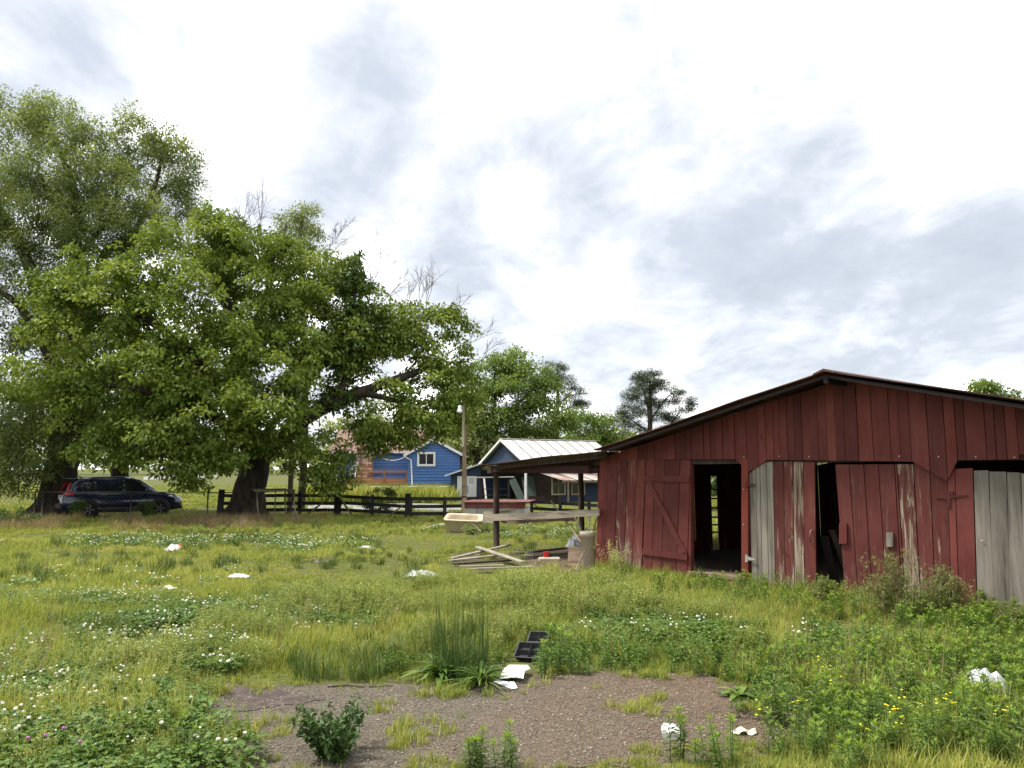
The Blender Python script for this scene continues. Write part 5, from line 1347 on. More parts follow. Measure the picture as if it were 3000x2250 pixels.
bg_tree('leaning_tree', 'dark leaning tree between the annex and the lamp pole', 1400, 66, 1240, .4,
    [(1370, 1240, 66, 60, 50, 2.0, 24), (1350, 1310, 66, 50, 40, 2.0, 18), (1430, 1310, 66, 50, 30, 2.0, 16)], LEAF_OAK, 70, 1.1, .32, .5, 57, limbs=[([(1402, 1370, 66), (1388, 1320, 66), (1360, 1270, 66)], [.3, .22, .1])])
bg_tree('distant_tree', 'treetop peeping over the right slope of the barn roof', 2890, 60, 1180, .3,
    [(2850, 1148, 60, 26, 22, 1.2, 10), (2890, 1142, 60, 40, 28, 1.5, 18), (2950, 1160, 60, 35, 14, 1.2, 10), (2900, 1200, 60, 100, 40, 2.0, 22)], LEAF_PALE, 60, .7, .26, .5, 59, group=None)
bg_tree('field_tree', 'leafy tree seen through the slit behind the barn door', 2110, 40, 1330, .25,
    [(2100, 1400, 40, 60, 45, 2, 18), (2120, 1350, 40, 60, 40, 2, 18), (2060, 1420, 40, 50, 30, 2, 12)], LEAF_DARK, 60, .9, .3, .5, 61, group=None)
# ---- pines
def pine(name, label, u, Y, vtop, lobes, limbs, seed, per=150):
    b = PY(u, 1400, Y); t = Tree(name, label, (b.x, Y, terrain_z(Y)), seed, 'pines behind the barn')
    top = t.pt(u, vtop, Y)
    t.limb([(0, 0, -.3), top * .4, top * .75 + [.1, 0, 0], top], [.42, .34, .22, .06], 9, 5, True, .02)
    for pts, rr in limbs: t.limb([t.pt(*p) for p in pts], rr, 6, 5, True, .06)
    tp = t.grow(t.tips([lobe(t, *l) for l in lobes]), 5.0, .02, 4, upbow=-.02, maxr=.09)
    t.foliage(tp, per, 0.72, .62, .26, .16, droop=-.25, up=.2, clump_var=.5, up_shift=.1)
    return t.finish(BARKP, NEEDLE)
PYY = 88.0
pine('pine_tree', 'round-topped pine with a side limb standing behind the barn', 1903, PYY, 1110,
    [(1900, 1115, PYY, 50, 26, 2.2, 40), (1875, 1160, PYY, 55, 32, 2.4, 40), (1940, 1155, PYY, 50, 35, 2.4, 40), (1985, 1150, PYY, 14, 18, .8, 8), (1845, 1175, PYY, 22, 26, 1.4, 14), (1840, 1240, PYY, 40, 18, 1.8, 18), (1815, 1215, PYY, 16, 8, .8, 5), (1900, 1210, PYY, 70, 30, 2.5, 36), (2005, 1190, PYY, 34, 22, 1.5, 18), (2030, 1180, PYY, 14, 14, .8, 6), (1975, 1220, PYY, 30, 18, 1.5, 12), (1850, 1285, PYY, 40, 24, 1.8, 16), (1920, 1260, PYY, 50, 20, 2.0, 12)],
    [([(1903, 1290, PYY), (1900, 1200, PYY), (1880, 1130, PYY)], [.22, .14, .05]), ([(1915, 1330, PYY), (1960, 1250, PYY), (2000, 1195, PYY)], [.16, .1, .03]), ([(1905, 1270, PYY), (1850, 1230, PYY), (1815, 1210, PYY)], [.12, .08, .02]), ([(1905, 1300, PYY), (1850, 1280, PYY)], [.1, .04]), ([(1905, 1230, PYY), (1950, 1170, PYY), (1970, 1150, PYY)], [.12, .08, .02])], 71)
pine('pine_tree', 'ragged pine with drooping right limbs behind the walnut tree', 1632, 96, 1085,
    [(1625, 1085, 96, 36, 22, 1.8, 28), (1650, 1120, 96, 46, 22, 2.0, 28), (1605, 1130, 96, 30, 26, 1.8, 18), (1680, 1150, 96, 34, 14, 1.6, 14), (1665, 1180, 96, 40, 18, 1.8, 14), (1700, 1180, 96, 26, 9, 1.2, 9), (1690, 1205, 96, 26, 8, 1.2, 7)],
    [([(1632, 1190, 96), (1660, 1165, 96), (1705, 1150, 96)], [.12, .08, .02]), ([(1632, 1210, 96), (1680, 1190, 96), (1715, 1180, 96)], [.12, .07, .02])], 73)
pine('pine_tree', 'low dark pine crowns at the edge of the barn roof', 1820, 92, 1290, [(1810, 1310, 92, 46, 34, 2.2, 26), (1850, 1330, 92, 50, 30, 2.2, 22), (1770, 1330, 92, 40, 26, 2.0, 14)], [], 75)
# ---- far wood along the horizon
def far_wood():
    rng = np.random.default_rng(9); n = 26000
    x = rng.uniform(-420, 420, n); y = rng.uniform(235, 300, n)
    h = 9 + 5 * np.sin(x * .031) + 3 * np.sin(x * .083 + 1) + 2 * np.sin(x * .21)
    z = rng.uniform(0, 1, n) ** .7 * h + 3.0
    P = np.stack([x, y, z], 1); D = unit(rng.normal(size=(n, 3))); N = unit(rng.normal(0, .6, (n, 3)) + [0, -.3, 1]); N = unit(N - D * np.sum(N * D, 1, keepdims=True))
    l = rng.uniform(1.2, 2.6, n); V, F, rr = leaves_np(P, D, N, l, l * .8, np.clip(rng.normal(.5, .25, n), 0, 1))
    o = put('far_wood', mesh_np('far_wood', V, F, LEAF_OAK, False, {'rnd': rr})); tag(o, 'far-off belt of trees along the horizon', 'wood', kind='stuff')
far_wood()
# ------------------------------------------------------------------ grass, clover and weeds that nobody could count
GR = np.random.default_rng(77)
LIB = {}
def tri_blades(P, ang, lean, H, Wd, rnd, curl=0.5):
    """grass blades: base P, azimuth, lean, height, width -> 3 triangles each"""
    n = len(P); d = np.stack([np.cos(ang), np.sin(ang), np.zeros(n)], 1); sd = np.stack([-np.sin(ang), np.cos(ang), np.zeros(n)], 1)
    up = np.array([0, 0, 1.0]); H = H[:, None]; w = Wd[:, None] * .5; ln = lean[:, None]
    mid = P + up * H * .55 + d * H * ln * .30; tip = P + up * H * (1 - .25 * ln) + d * H * ln * (.55 + curl)
    V = np.stack([P - sd * w, P + sd * w, mid - sd * w * .8, mid + sd * w * .8, tip], 1).reshape(-1, 3)
    b = np.arange(n)[:, None] * 5
    F = np.concatenate([b + [0, 1, 3], b + [0, 3, 2], b + [2, 3, 4]], 0)
    return V, F, np.repeat(rnd, 5)
class Soup:
    """collects triangles with a random value for each leaf or blade; several materials by slot"""
    def __init__(s): s.V = []; s.F = []; s.R = []; s.M = []; s.n = 0
    def add(s, V, F, R_, slot=0):
        V = np.asarray(V); F = np.asarray(F)
        if F.shape[1] == 4: F = np.concatenate([F[:, [0, 1, 2]], F[:, [0, 2, 3]]], 0)
        s.V.append(V); s.F.append(F + s.n); s.R.append(R_); s.M.append(np.full(len(F), slot)); s.n += len(V); return s
    def mesh(s, name, mats):
        me = mesh_np(name, np.concatenate(s.V), np.concatenate(s.F), None, False, {'rnd': np.concatenate(s.R)})
        for m in mats: me.materials.append(m)
        me.polygons.foreach_set('material_index', np.concatenate(s.M).astype(np.int32)); return me
def blades(s, n, rad, h0, h1, w, lean, slot=0, curl=.5, c=(0, 0, 0), rv=(0, 1)):
    r = rad * np.sqrt(GR.uniform(0, 1, n)); a = GR.uniform(0, 2 * math.pi, n)
    P = np.stack([r * np.cos(a) + c[0], r * np.sin(a) + c[1], np.full(n, c[2])], 1)
    s.add(*tri_blades(P, GR.uniform(0, 2 * math.pi, n), GR.uniform(.1, 1, n) * lean, GR.uniform(h0, h1, n), w * GR.uniform(.6, 1.3, n), GR.uniform(rv[0], rv[1], n), curl), slot); return s
def leaf_set(s, P, D, L, ratio, rnd, slot=0, up=1.0, fold=.2):
    n = len(P); N = unit(GR.normal(0, .3, (n, 3)) + [0, 0, up]); N = unit(N - D * np.sum(N * D, 1, keepdims=True))
    V, F, R_ = leaves_np(P, D, N, L, L * ratio, rnd, fold); s.add(V, F, R_, slot); return s
def stem(s, pts, r0, r1, slot=0, rv=.3):
    P = np.array(pts, float); V, F = tube_np(P, np.linspace(r0, r1, len(P)), 3); s.add(V, F, np.full(len(V), rv), slot); return s
def heads(s, P, r, slot, sq=.8):
    """small round flower heads (octahedra, two rings)"""
    base = np.array([(0,0,-1),(1,0,-.1),(.31,.95,-.1),(-.81,.59,-.1),(-.81,-.59,-.1),(.31,-.95,-.1),(.55,.4,.7),(-.21,.65,.7),(-.68,0,.7),(-.21,-.65,.7),(.55,-.4,.7),(0,0,1)], float)
    fc = np.array([(0,2,1),(0,3,2),(0,4,3),(0,5,4),(0,1,5),(1,2,6),(2,7,6),(2,3,7),(3,8,7),(3,4,8),(4,9,8),(4,5,9),(5,10,9),(5,1,10),(1,6,10),(6,7,11),(7,8,11),(8,9,11),(9,10,11),(10,6,11)])
    base = base * [1, 1, sq]
    n = len(P); R_ = np.broadcast_to(np.asarray(r), (n,))
    V = (P[:, None, :] + base[None] * R_[:, None, None]).reshape(-1, 3); F = (fc[None] + (np.arange(n) * 12)[:, None, None]).reshape(-1, 3)
    s.add(V, F, GR.uniform(0, 1, n).repeat(12), slot); return s
G_TURF = leaf_mat('grass_blade', [(0.0, (0.085, 0.135, 0.022)), (0.38, (0.20, 0.255, 0.04)), (0.72, (0.365, 0.39, 0.075)), (1.0, (0.50, 0.46, 0.16))], 0.30, 0.5, (0.45, 1.2))
G_WEED = leaf_mat('peppergrass', [(0.0, (0.11, 0.16, 0.03)), (0.5, (0.22, 0.27, 0.06)), (1.0, (0.40, 0.43, 0.15))], 0.34, 0.55, (0.4, .5))
G_CLOVER = leaf_mat('clover_leaf', [(0.0, (0.045, 0.10, 0.018)), (0.5, (0.085, 0.16, 0.028)), (1.0, (0.15, 0.23, 0.045))], 0.3, 0.5, (0.5, .5))
G_BROAD = leaf_mat('weed_leaf', [(0.0, (0.05, 0.10, 0.02)), (0.5, (0.095, 0.17, 0.03)), (1.0, (0.19, 0.27, 0.05))], 0.32, 0.42, (0.6, .4))
G_TOP = leaf_mat('young_weed_leaf', [(0.0, (0.15, 0.25, 0.035)), (1.0, (0.28, 0.37, 0.06))], 0.38, 0.42)
G_RUSH = leaf_mat('rush_stem', [(0.0, (0.035, 0.075, 0.018)), (0.6, (0.07, 0.125, 0.03)), (1.0, (0.15, 0.18, 0.07))], 0.2, 0.5)
G_DRY = leaf_mat('dry_grass', [(0.0, (0.16, 0.13, 0.06)), (0.5, (0.27, 0.20, 0.11)), (1.0, (0.36, 0.29, 0.17))], 0.3, 0.7)
def flower_mat(name, col):
    s = NT(name); r = s.attr('rnd'); c = s.mix(r, [x * .72 for x in col], col); return s.done(c, 0.7, 0, 0.2)
F_WHITE = flower_mat('clover_white', (0.80, 0.77, 0.66)); F_YEL = flower_mat('buttercup_yellow', (0.80, 0.62, 0.03)); F_PINK = flower_mat('clover_pink', (0.42, 0.14, 0.36)); F_MUST = flower_mat('mustard_flower', (0.62, 0.62, 0.22))

def proto_collection(name, meshes):
    c = bpy.data.collections.new(name)
    for i, me in enumerate(meshes):
        o = bpy.data.objects.new('%s_%02d' % (name, i), me); c.objects.link(o)
    return c
def scatter(name, label, cat, P, coll, nproto, smin, smax, seed, tilt=.12, scl=None):
    rng = np.random.default_rng(seed); n = len(P)
    me = bpy.data.meshes.new(name); me.vertices.add(n); me.vertices.foreach_set('co', np.asarray(P, np.float32).ravel())
    a = me.attributes.new('scl', 'FLOAT', 'POINT'); a.data.foreach_set('value', (rng.uniform(smin, smax, n) * (scl if scl is not None else 1)).astype(np.float32))
    a = me.attributes.new('rot', 'FLOAT_VECTOR', 'POINT'); rot = np.stack([rng.normal(0, tilt, n), rng.normal(0, tilt, n), rng.uniform(0, 6.283, n)], 1).astype(np.float32); a.data.foreach_set('vector', rot.ravel())
    a = me.attributes.new('pid', 'INT', 'POINT'); a.data.foreach_set('value', rng.integers(0, nproto, n).astype(np.int32))
    me.update()
    o = put(name, me); tag(o, label, cat, kind='stuff')
    ng = bpy.data.node_groups.new(name + '_nodes', 'GeometryNodeTree')
    ng.interface.new_socket('Geometry', in_out='INPUT', socket_type='NodeSocketGeometry'); ng.interface.new_socket('Geometry', in_out='OUTPUT', socket_type='NodeSocketGeometry')
    N = ng.nodes; gi = N.new('NodeGroupInput'); go = N.new('NodeGroupOutput')
    m2p = N.new('GeometryNodeMeshToPoints'); iop = N.new('GeometryNodeInstanceOnPoints'); ci = N.new('GeometryNodeCollectionInfo')
    ci.inputs['Collection'].default_value = coll; ci.inputs['Separate Children'].default_value = True; ci.inputs['Reset Children'].default_value = True
    iop.inputs['Pick Instance'].default_value = True
    def na(nm, ty):
        x = N.new('GeometryNodeInputNamedAttribute'); x.data_type = ty; x.inputs['Name'].default_value = nm; return x.outputs['Attribute']
    L = ng.links.new
    L(gi.outputs[0], m2p.inputs['Mesh']); L(m2p.outputs[0], iop.inputs['Points']); L(ci.outputs[0], iop.inputs['Instance'])
    L(na('pid', 'INT'), iop.inputs['Instance Index']); L(na('rot', 'FLOAT_VECTOR'), iop.inputs['Rotation']); L(na('scl', 'FLOAT'), iop.inputs['Scale']); L(iop.outputs[0], go.inputs[0])
    md = o.modifiers.new('scatter', 'NODES'); md.node_group = ng
    return o
# ---- where things may grow
def fbm(P, sc, seed):
    """cheap value noise in the plane, 0..1"""
    rng = np.random.default_rng(seed); T = rng.uniform(0, 1, (64, 64)); out = np.zeros(len(P)); amp = .5; tot = 0
    for o_ in range(3):
        q = P[:, :2] * sc + seed * 1.7; i = np.floor(q).astype(int); f = q - i; f = f * f * (3 - 2 * f)
        g = lambda a, b: T[(i[:, 0] + a) % 64, (i[:, 1] + b) % 64]
        out += amp * ((g(0,0) * (1-f[:,0]) + g(1,0) * f[:,0]) * (1-f[:,1]) + (g(0,1) * (1-f[:,0]) + g(1,1) * f[:,0]) * f[:,1]); tot += amp; amp *= .5; sc *= 2.1
    return out / tot
def barn_local(P):
    q = P[:, :2] - np.array([BA.x, BA.y]); return q @ np.array([bdir.x, bdir.y]), q @ np.array([bn.x, bn.y])
def field(n, y0, y1, pw=1.0, wide=.74, add=1.5):
    t = GR.uniform(0, 1, n)
    if pw == 0: y = y0 + (y1 - y0) * t
    else: y = (y0 ** pw + (y1 ** pw - y0 ** pw) * t) ** (1 / pw)
    x = GR.uniform(-1, 1, n) * (wide * y + add)
    z = np.array([terrain_z(v) for v in y]) if y1 > 48 else np.zeros(n)
    return np.stack([x, y, z], 1)
def dist_poly(P, poly):
    d = np.full(len(P), 1e9)
    for a, b in zip(poly, np.roll(poly, -1, 0)):
        ab = b - a; t = np.clip(((P[:, :2] - a) @ ab) / (ab @ ab), 0, 1); d = np.minimum(d, np.linalg.norm(P[:, :2] - (a + t[:, None] * ab), axis=1))
    return d
def free(P, dirt=0.0, margin=.0):
    s, d = barn_local(P); ok_ = ~((s > -.02) & (s < BW + .1) & (d > .0) & (d < BD + .1))
    ind = in_poly(P, DIRT_POLY); dd = dist_poly(P, DIRT_POLY); nz = fbm(P, 3.0, 5)
    ok_ &= ~(ind & (dd > margin + 1.0 * nz - .36) & (GR.uniform(0, 1, len(P)) > dirt))
    for pl in POLYS: ok_ &= ~(in_poly(P, pl) & (GR.uniform(0, 1, len(P)) > .12))
    x, y = P[:, 0], P[:, 1]
    ok_ &= ~((y > 57) & (y < 76) & (x > -15) & (x < -3.5)) & ~((y > 48.5) & (y < 62) & (x > -4.5) & (x < 10))
    return keep_off(P[ok_])
def px_mask(P, blobs):
    """weight by distance to ground spots: (u, v, radius_x, radius_y in metres)"""
    w = np.zeros(len(P))
    for (u, v, rx, ry) in blobs:
        c = G(u, v); w = np.maximum(w, np.clip(1.25 - np.sqrt(((P[:, 0] - c.x) / rx) ** 2 + ((P[:, 1] - c.y) / ry) ** 2), 0, 1))
    return w
def hvar(P, sc, seed):
    """uneven growth: clumps and grazed spots, short along the dirt"""
    h = .28 + 2.1 * np.clip(fbm(P, sc, seed) - .25, 0, 1)
    return h * np.clip(.35 + dist_poly(P, DIRT_POLY) * 1.1, .35, 1)
def keep_off(P):
    for (u, v, r) in ((1500, 1985, .30), (1520, 1955, .26), (1560, 1925, .24), (1580, 1895, .2), (1470, 2010, .25), (1235, 1700, .3), (1400, 1650, .55), (1470, 1655, .55), (1520, 1665, .5), (1350, 1660, .5), (1650, 1705, .35), (1440, 1675, .5), (1690, 1720, .3), (1361, 1568, .7), (1340, 1566, .6), (1385, 1566, .6), (2895, 2045, .22)):
        c = G(u, v); P = P[(P[:, 0] - c.x) ** 2 + ((P[:, 1] - c.y) * .8) ** 2 > r * r]
    return P
# ---- prototypes
turf_n = [blades(blades(Soup(), 34, .075, .05, .13, .0055, .9), 5, .07, .12, .22, .004, .5, rv=(.3, 1)).mesh('turf', [G_TURF]) for _ in range(6)]
turf_m = [blades(blades(Soup(), 46, .17, .06, .16, .011, .9), 8, .15, .15, .28, .008, .6, rv=(.4, 1)).mesh('turf_mid', [G_TURF]) for _ in range(5)]
turf_f = [blades(Soup(), 60, .42, .10, .30, .034, .9).mesh('turf_far', [G_TURF]) for _ in range(4)]
def peppergrass(hh, n=7, sc=1.0):
    s = Soup()
    for k in range(n):
        a = GR.uniform(0, 6.28); b = np.array([GR.normal(0, .05), GR.normal(0, .05), 0]); ln = GR.uniform(.05, .35); h = hh * GR.uniform(.6, 1.1)
        top = b + [math.cos(a) * ln * h, math.sin(a) * ln * h, h]; mid = (b + top) / 2 + [0, 0, .05 * h]
        stem(s, [b, mid, top], .0022 * sc, .0012 * sc, 0, .35)
        m = 46; t = GR.uniform(.25, 1, m) ** .8; P = b + (top - b) * t[:, None] + GR.normal(0, .018 * sc, (m, 3)) * (1.3 - t[:, None] * .6)
        D = unit(GR.normal(0, 1, (m, 3)) + [0, 0, .6]); leaf_set(s, P, D, GR.uniform(.012, .032, m) * sc, .42, np.clip(t * .8 + GR.normal(0, .15, m), 0, 1))
    return s.mesh('peppergrass', [G_WEED])
pep = [peppergrass(.36) for _ in range(5)]; pepf = [peppergrass(.36, 8, 1.9) for _ in range(3)]
def clover(n=26, r=.11, h=(.05, .12), L=.022, flowers=0, fr=.0105, fh=(.10, .17), sc=1.0):
    s = Soup(); q = r * np.sqrt(GR.uniform(0, 1, n)); a = GR.uniform(0, 6.28, n); P = np.stack([q * np.cos(a), q * np.sin(a), GR.uniform(h[0], h[1], n)], 1)
    for k in range(3):
        b = a + k * 2.094 + GR.uniform(-.3, .3, n); D = unit(np.stack([np.cos(b), np.sin(b), GR.normal(.05, .25, n)], 1)); leaf_set(s, P, D, np.full(n, L * sc) * GR.uniform(.7, 1.3, n), .95, GR.uniform(0, 1, n), 0, 1.4, .12)
    for p in P[::3]: stem(s, [(p[0] * .8, p[1] * .8, 0), p], .0012, .001)
    if flowers:
        q = r * np.sqrt(GR.uniform(0, 1, flowers)); a = GR.uniform(0, 6.28, flowers); T = np.stack([q * np.cos(a), q * np.sin(a), GR.uniform(fh[0], fh[1], flowers)], 1)
        for p in T: stem(s, [(p[0] * .9, p[1] * .9, 0), p], .0014, .0012, 0, .5)
        heads(s, T, fr * GR.uniform(.75, 1.2, flowers), 1)
    return s.mesh('clover', [G_CLOVER, F_WHITE])
clo = [clover() for _ in range(4)]; clof = [clover(22, .12, flowers=f, fr=.0125) for f in (2, 3, 4, 3)]; clofar = [clover(20, .22, L=.045, flowers=4, fr=.015, fh=(.08, .18)) for _ in range(3)]
def broad(hh, nl, L, ratio, top=8, mats=None, dense=1.0, width=.0035):
    """leafy upright weed: narrow leaves up the stem and a paler rosette at the tip"""
    s = Soup(); ln = GR.normal(0, .07, 2) * hh; tip = np.array([ln[0], ln[1], hh]); mid = tip * .5 + [GR.normal(0, .01), GR.normal(0, .01), 0]
    stem(s, [(0, 0, 0), mid, tip], width, width * .5, 0, .3)
    t = np.linspace(.12, .95, nl); a = np.arange(nl) * 2.4 + GR.uniform(0, 6); P = np.outer(t, tip); el = np.interp(t, [.1, 1], [-.15, .55]) + GR.normal(0, .18, nl)
    D = unit(np.stack([np.cos(a), np.sin(a), el], 1)); leaf_set(s, P, D, L * np.interp(t, [0, .5, 1], [.8, 1.1, .7]) * GR.uniform(.8, 1.2, nl), ratio, np.clip(.2 + .5 * t + GR.normal(0, .15, nl), 0, 1))
    if top:
        a = np.arange(top) * 2.4; el = GR.uniform(.5, 1.8, top); D = unit(np.stack([np.cos(a), np.sin(a), el], 1)); leaf_set(s, np.repeat(tip[None], top, 0) - [0, 0, .004], D, L * .75 * GR.uniform(.6, 1.1, top), ratio * 1.05, GR.uniform(0, 1, top), 1)
    return s
def broad_clump(n, hh, nl, L, ratio, r=.07):
    S_ = Soup()
    for k in range(n):
        s = broad(hh * GR.uniform(.6, 1.1), nl, L, ratio); off = np.array([GR.normal(0, r), GR.normal(0, r), 0])
        for V, F, R_, M_ in zip(s.V, s.F, s.R, s.M):
            S_.V.append(V + off); S_.F.append(F + S_.n); S_.R.append(R_); S_.M.append(M_)
        S_.n += s.n
    return S_
weeds = [broad_clump(4, .30, 26, .062, .24).mesh('leafy_weed', [G_BROAD, G_TOP]) for _ in range(5)]
weedlow = [broad_clump(5, .16, 14, .05, .38, .08).mesh('low_weed', [G_BROAD, G_BROAD]) for _ in range(4)]
tallg = [blades(blades(Soup(), 40, .10, .20, .48, .006, .7, curl=.3), 10, .09, .4, .62, .0045, .35, curl=.2, rv=(.6, 1)).mesh('tall_grass', [G_TURF]) for _ in range(4)]
tallf = [blades(Soup(), 46, .30, .25, .60, .016, .6, curl=.3).mesh('tall_grass_far', [G_TURF]) for _ in range(4)]
dryg = [blades(Soup(), 40, .22, .25, .55, .009, .9, curl=.5).mesh('dry_grass', [G_DRY]) for _ in range(4)]
def butter():
    s = Soup(); n = 5
    T = np.stack([GR.normal(0, .06, n), GR.normal(0, .06, n), GR.uniform(.16, .32, n)], 1)
    for p in T: stem(s, [(p[0] * .3, p[1] * .3, 0), p], .0014, .001, 0, .6)
    heads(s, T, .009 * GR.uniform(.8, 1.3, n), 1, .5); return s.mesh('buttercup', [G_TURF, F_YEL])
butt = [butter() for _ in range(3)]
def coll(name, ms): return proto_collection(name, ms), len(ms)
# ---- scatter
C = coll('p_turf', turf_n); P = free(field(32000, 3.6, 11.5, 1.3)); scatter('grass', 'short green grass close to the dirt patch', 'grass', P, *C, .7, 1.3, 1, scl=hvar(P, .9, 31))
P = field(5200, 4, 8, 1.3); P = P[in_poly(P, DIRT_POLY)]; dd_ = dist_poly(P, DIRT_POLY); P = P[(fbm(P, 1.9, 3) + .22 * np.clip(1 - dd_ / .5, 0, 1)) > .61]; P = keep_off(P); scatter('sparse_grass', 'thin grass tufts creeping over the bare dirt', 'grass', P, *C, .45, .85, 2)
C = coll('p_turfm', turf_m); P = free(field(26000, 11, 31, 1.15)); scatter('grass', 'grazed green grass across the pasture', 'grass', P, *C, .38, .75, 3, scl=hvar(P, .55, 32))
C = coll('p_turff', turf_f); P = free(field(21000, 29, 105, 1.1, .8, 6)); scatter('grass', 'far grass beyond the black fence', 'grass', P, *C, .35, .7, 4, scl=hvar(P, .25, 33))
# pale weeds in the middle ground
PB = [(1250, 1790, 1.6, 2.2), (1000, 1800, 1.4, 1.4), (1450, 1760, 1.8, 1.8), (1680, 1800, 1.3, .9), (1150, 1880, 1.2, .9), (1330, 1900, 1.0, .7), (850, 1850, 1.0, .9), (2050, 1815, 1.0, .6), (1000, 1560, 3.5, 2.0), (1100, 1640, 2.0, 1.2), (60, 1880, .8, .8), (560, 1975, .7, .5)]
P = free(field(26000, 4.4, 15, 1.2)); w = px_mask(P, PB); P = P[GR.uniform(0, 1, len(P)) < w * .75]
C = coll('p_pep', pep); scatter('pale_weeds', 'wispy pale yellow-green weeds in the middle of the yard', 'weeds', P, *C, .5, .95, 5, scl=hvar(P, 1.0, 34))
P = free(field(9000, 14, 30, 1.1)); w = px_mask(P, PB + [(1100, 1535, 6, 2.5), (760, 1560, 5, 2), (1650, 1560, 2.5, 2)]); P = P[GR.uniform(0, 1, len(P)) < w * .3]
C = coll('p_pepf', pepf); scatter('pale_weeds', 'pale weeds near the fence and lean-to', 'weeds', P, *C, .35, .7, 6)
# clover
CB = [(250, 2180, 1.4, .9), (380, 2160, .6, .5), (120, 2060, 1.2, .8), (330, 1960, 1.3, .8), (650, 1830, 1.6, 1.1), (850, 1830, 1.2, .8), (480, 1890, 1.4, .8), (1000, 1770, 1.0, .9), (300, 1770, 1.6, .8), (1950, 1870, 1.4, .6), (1800, 1820, 1.0, .6), (2150, 1860, 1.0, .5), (2350, 1900, 1.0, .5), (950, 1790, 1.1, .9)]
P = free(field(30000, 4.0, 14, 1.25)); w = px_mask(P, CB); u_ = GR.uniform(0, 1, len(P)); nz = fbm(P, 1.1, 12); P1_ = P[u_ < w * .8 * (nz > .36)]
C = coll('p_clo', clo); scatter('clover', 'dark green clover patches low in the grass', 'clover', P1_, *C, .8, 1.4, 7)
P = free(field(12000, 4.0, 14, 1.25)); w = px_mask(P, CB); nz = fbm(P, 1.4, 14); P = P[GR.uniform(0, 1, len(P)) < w * .55 * np.clip((nz - .36) * 4, 0, 1)]
C = coll('p_clof', clof); scatter('clover_flowers', 'white clover in flower over the left yard', 'clover', P, *C, .8, 1.25, 8)
CF = [(150, 1590, 4.5, 1.6), (500, 1600, 3.5, 1.5), (780, 1590, 3.0, 1.4), (950, 1610, 1.5, 1.0), (80, 1700, 1.8, .8), (420, 1700, 2.0, .7), (650, 1690, 1.5, .7), (1600, 1565, 3.0, 2.0), (1500, 1560, 2, 2), (1450, 1555, 2, 1.4)]
P = free(field(12000, 12, 28, 1.1)); w = px_mask(P, CF); nz = fbm(P, .8, 16); P = P[GR.uniform(0, 1, len(P)) < w * .5 * np.clip((nz - .38) * 4, 0, 1)]
C = coll('p_clofar', clofar); scatter('clover_flowers', 'bands of white clover flowers towards the trees', 'clover', P, *C, .8, 1.3, 9)
# leafy weeds right foreground and along the barn
P = free(field(16000, 3.7, 13, 1.2), .05); s_, d_ = barn_local(P); nearb = np.clip(1 - (-d_) / 3.4, 0, 1) * (s_ > 3.2) * (d_ < -.25)
w = np.maximum(px_mask(P, [(2820, 2150, 1.2, 1.0), (2950, 2000, 1.4, 1.4), (2620, 2220, .9, .4), (2620, 1970, 1.1, .6), (2350, 1975, .8, .25), (2900, 1850, 1.0, 1.0)]), nearb * .5)
C = coll('p_weed', weeds); scatter('leafy_weeds', 'rank leafy weeds between the dirt and the barn', 'weeds', P[GR.uniform(0, 1, len(P)) < w * .55], *C, .5, 1.05, 10)
P = free(field(9000, 3.7, 13, 1.2), .02); w = np.maximum(px_mask(P, [(1650, 1950, .9, .6), (1850, 1930, 1.2, .5), (2100, 1940, 1.0, .5), (2700, 2050, 1.6, 1.2), (1300, 1970, .7, .25), (2680, 2150, .8, .7), (380, 2210, .6, .4)]), 0)
C = coll('p_weedlow', weedlow); scatter('low_weeds', 'low broad-leaved weeds edging the dirt patch', 'weeds', P[GR.uniform(0, 1, len(P)) < w * .7], *C, .6, 1.2, 11)
# tall grass: at the barn foot, along the fences, before the house
P = free(field(14000, 8, 18, 1.0)); s_, d_ = barn_local(P); k = (d_ < -.03) & (d_ > -1.3) & (s_ > .1) & ~((s_ > W(1985, 1680)[0]) & (s_ < W(2195, 1700)[0]) & (d_ > -.75)); P = P[k & (GR.uniform(0, 1, len(P)) < .55 * np.clip(1.2 + d_ / 1.3, 0, 1))]
C = coll('p_tall', tallg); scatter('tall_grass', 'long uncut grass along the foot of the barn', 'grass', P, *C, .28, .58, 12)
P = np.concatenate([field(2600, 23.5, 29.5, 1), field(5200, 29.5, 33.5, 1)]); P = P[(P[:, 0] < 1.0)]; nz = fbm(P, .5, 21); P = P[(nz > .47)]; P = free(P)
C = coll('p_tallf', tallf); scatter('tall_grass', 'long grass under the trees along the fences', 'grass', P, *C, .22, .5, 13)
P = field(9000, 48.5, 58, 1); P = P[(P[:, 0] > -14) & (P[:, 0] < -4.3)]; scatter('tall_grass', 'tall meadow grass in front of the blue house', 'grass', P, *C, 1.3, 2.3, 14)
P = field(2600, 24.5, 29.5, 1); P = P[(P[:, 0] < -8.0)]; nz = fbm(P, .55, 25); P = P[nz > .50]
P2 = field(700, 27, 30.2, 1); P2 = P2[(P2[:, 0] < -7) & (P2[:, 0] > -12.5)]
C = coll('p_dry', dryg); scatter('dry_grass', 'tan dry grass before the chain-link fence', 'grass', np.concatenate([P, P2]), *C, .6, 1.1, 15)
P = free(field(5200, 3.7, 10, 1.2), .03); w = px_mask(P, [(2600, 2100, 1.8, 1.2), (2850, 1950, 1.5, 1.2), (2350, 1930, 1.3, .8), (1900, 1900, 1.4, .7), (300, 2100, 1.4, .9), (150, 1960, 1.2, .8)]); nz = fbm(P, 1.3, 45)
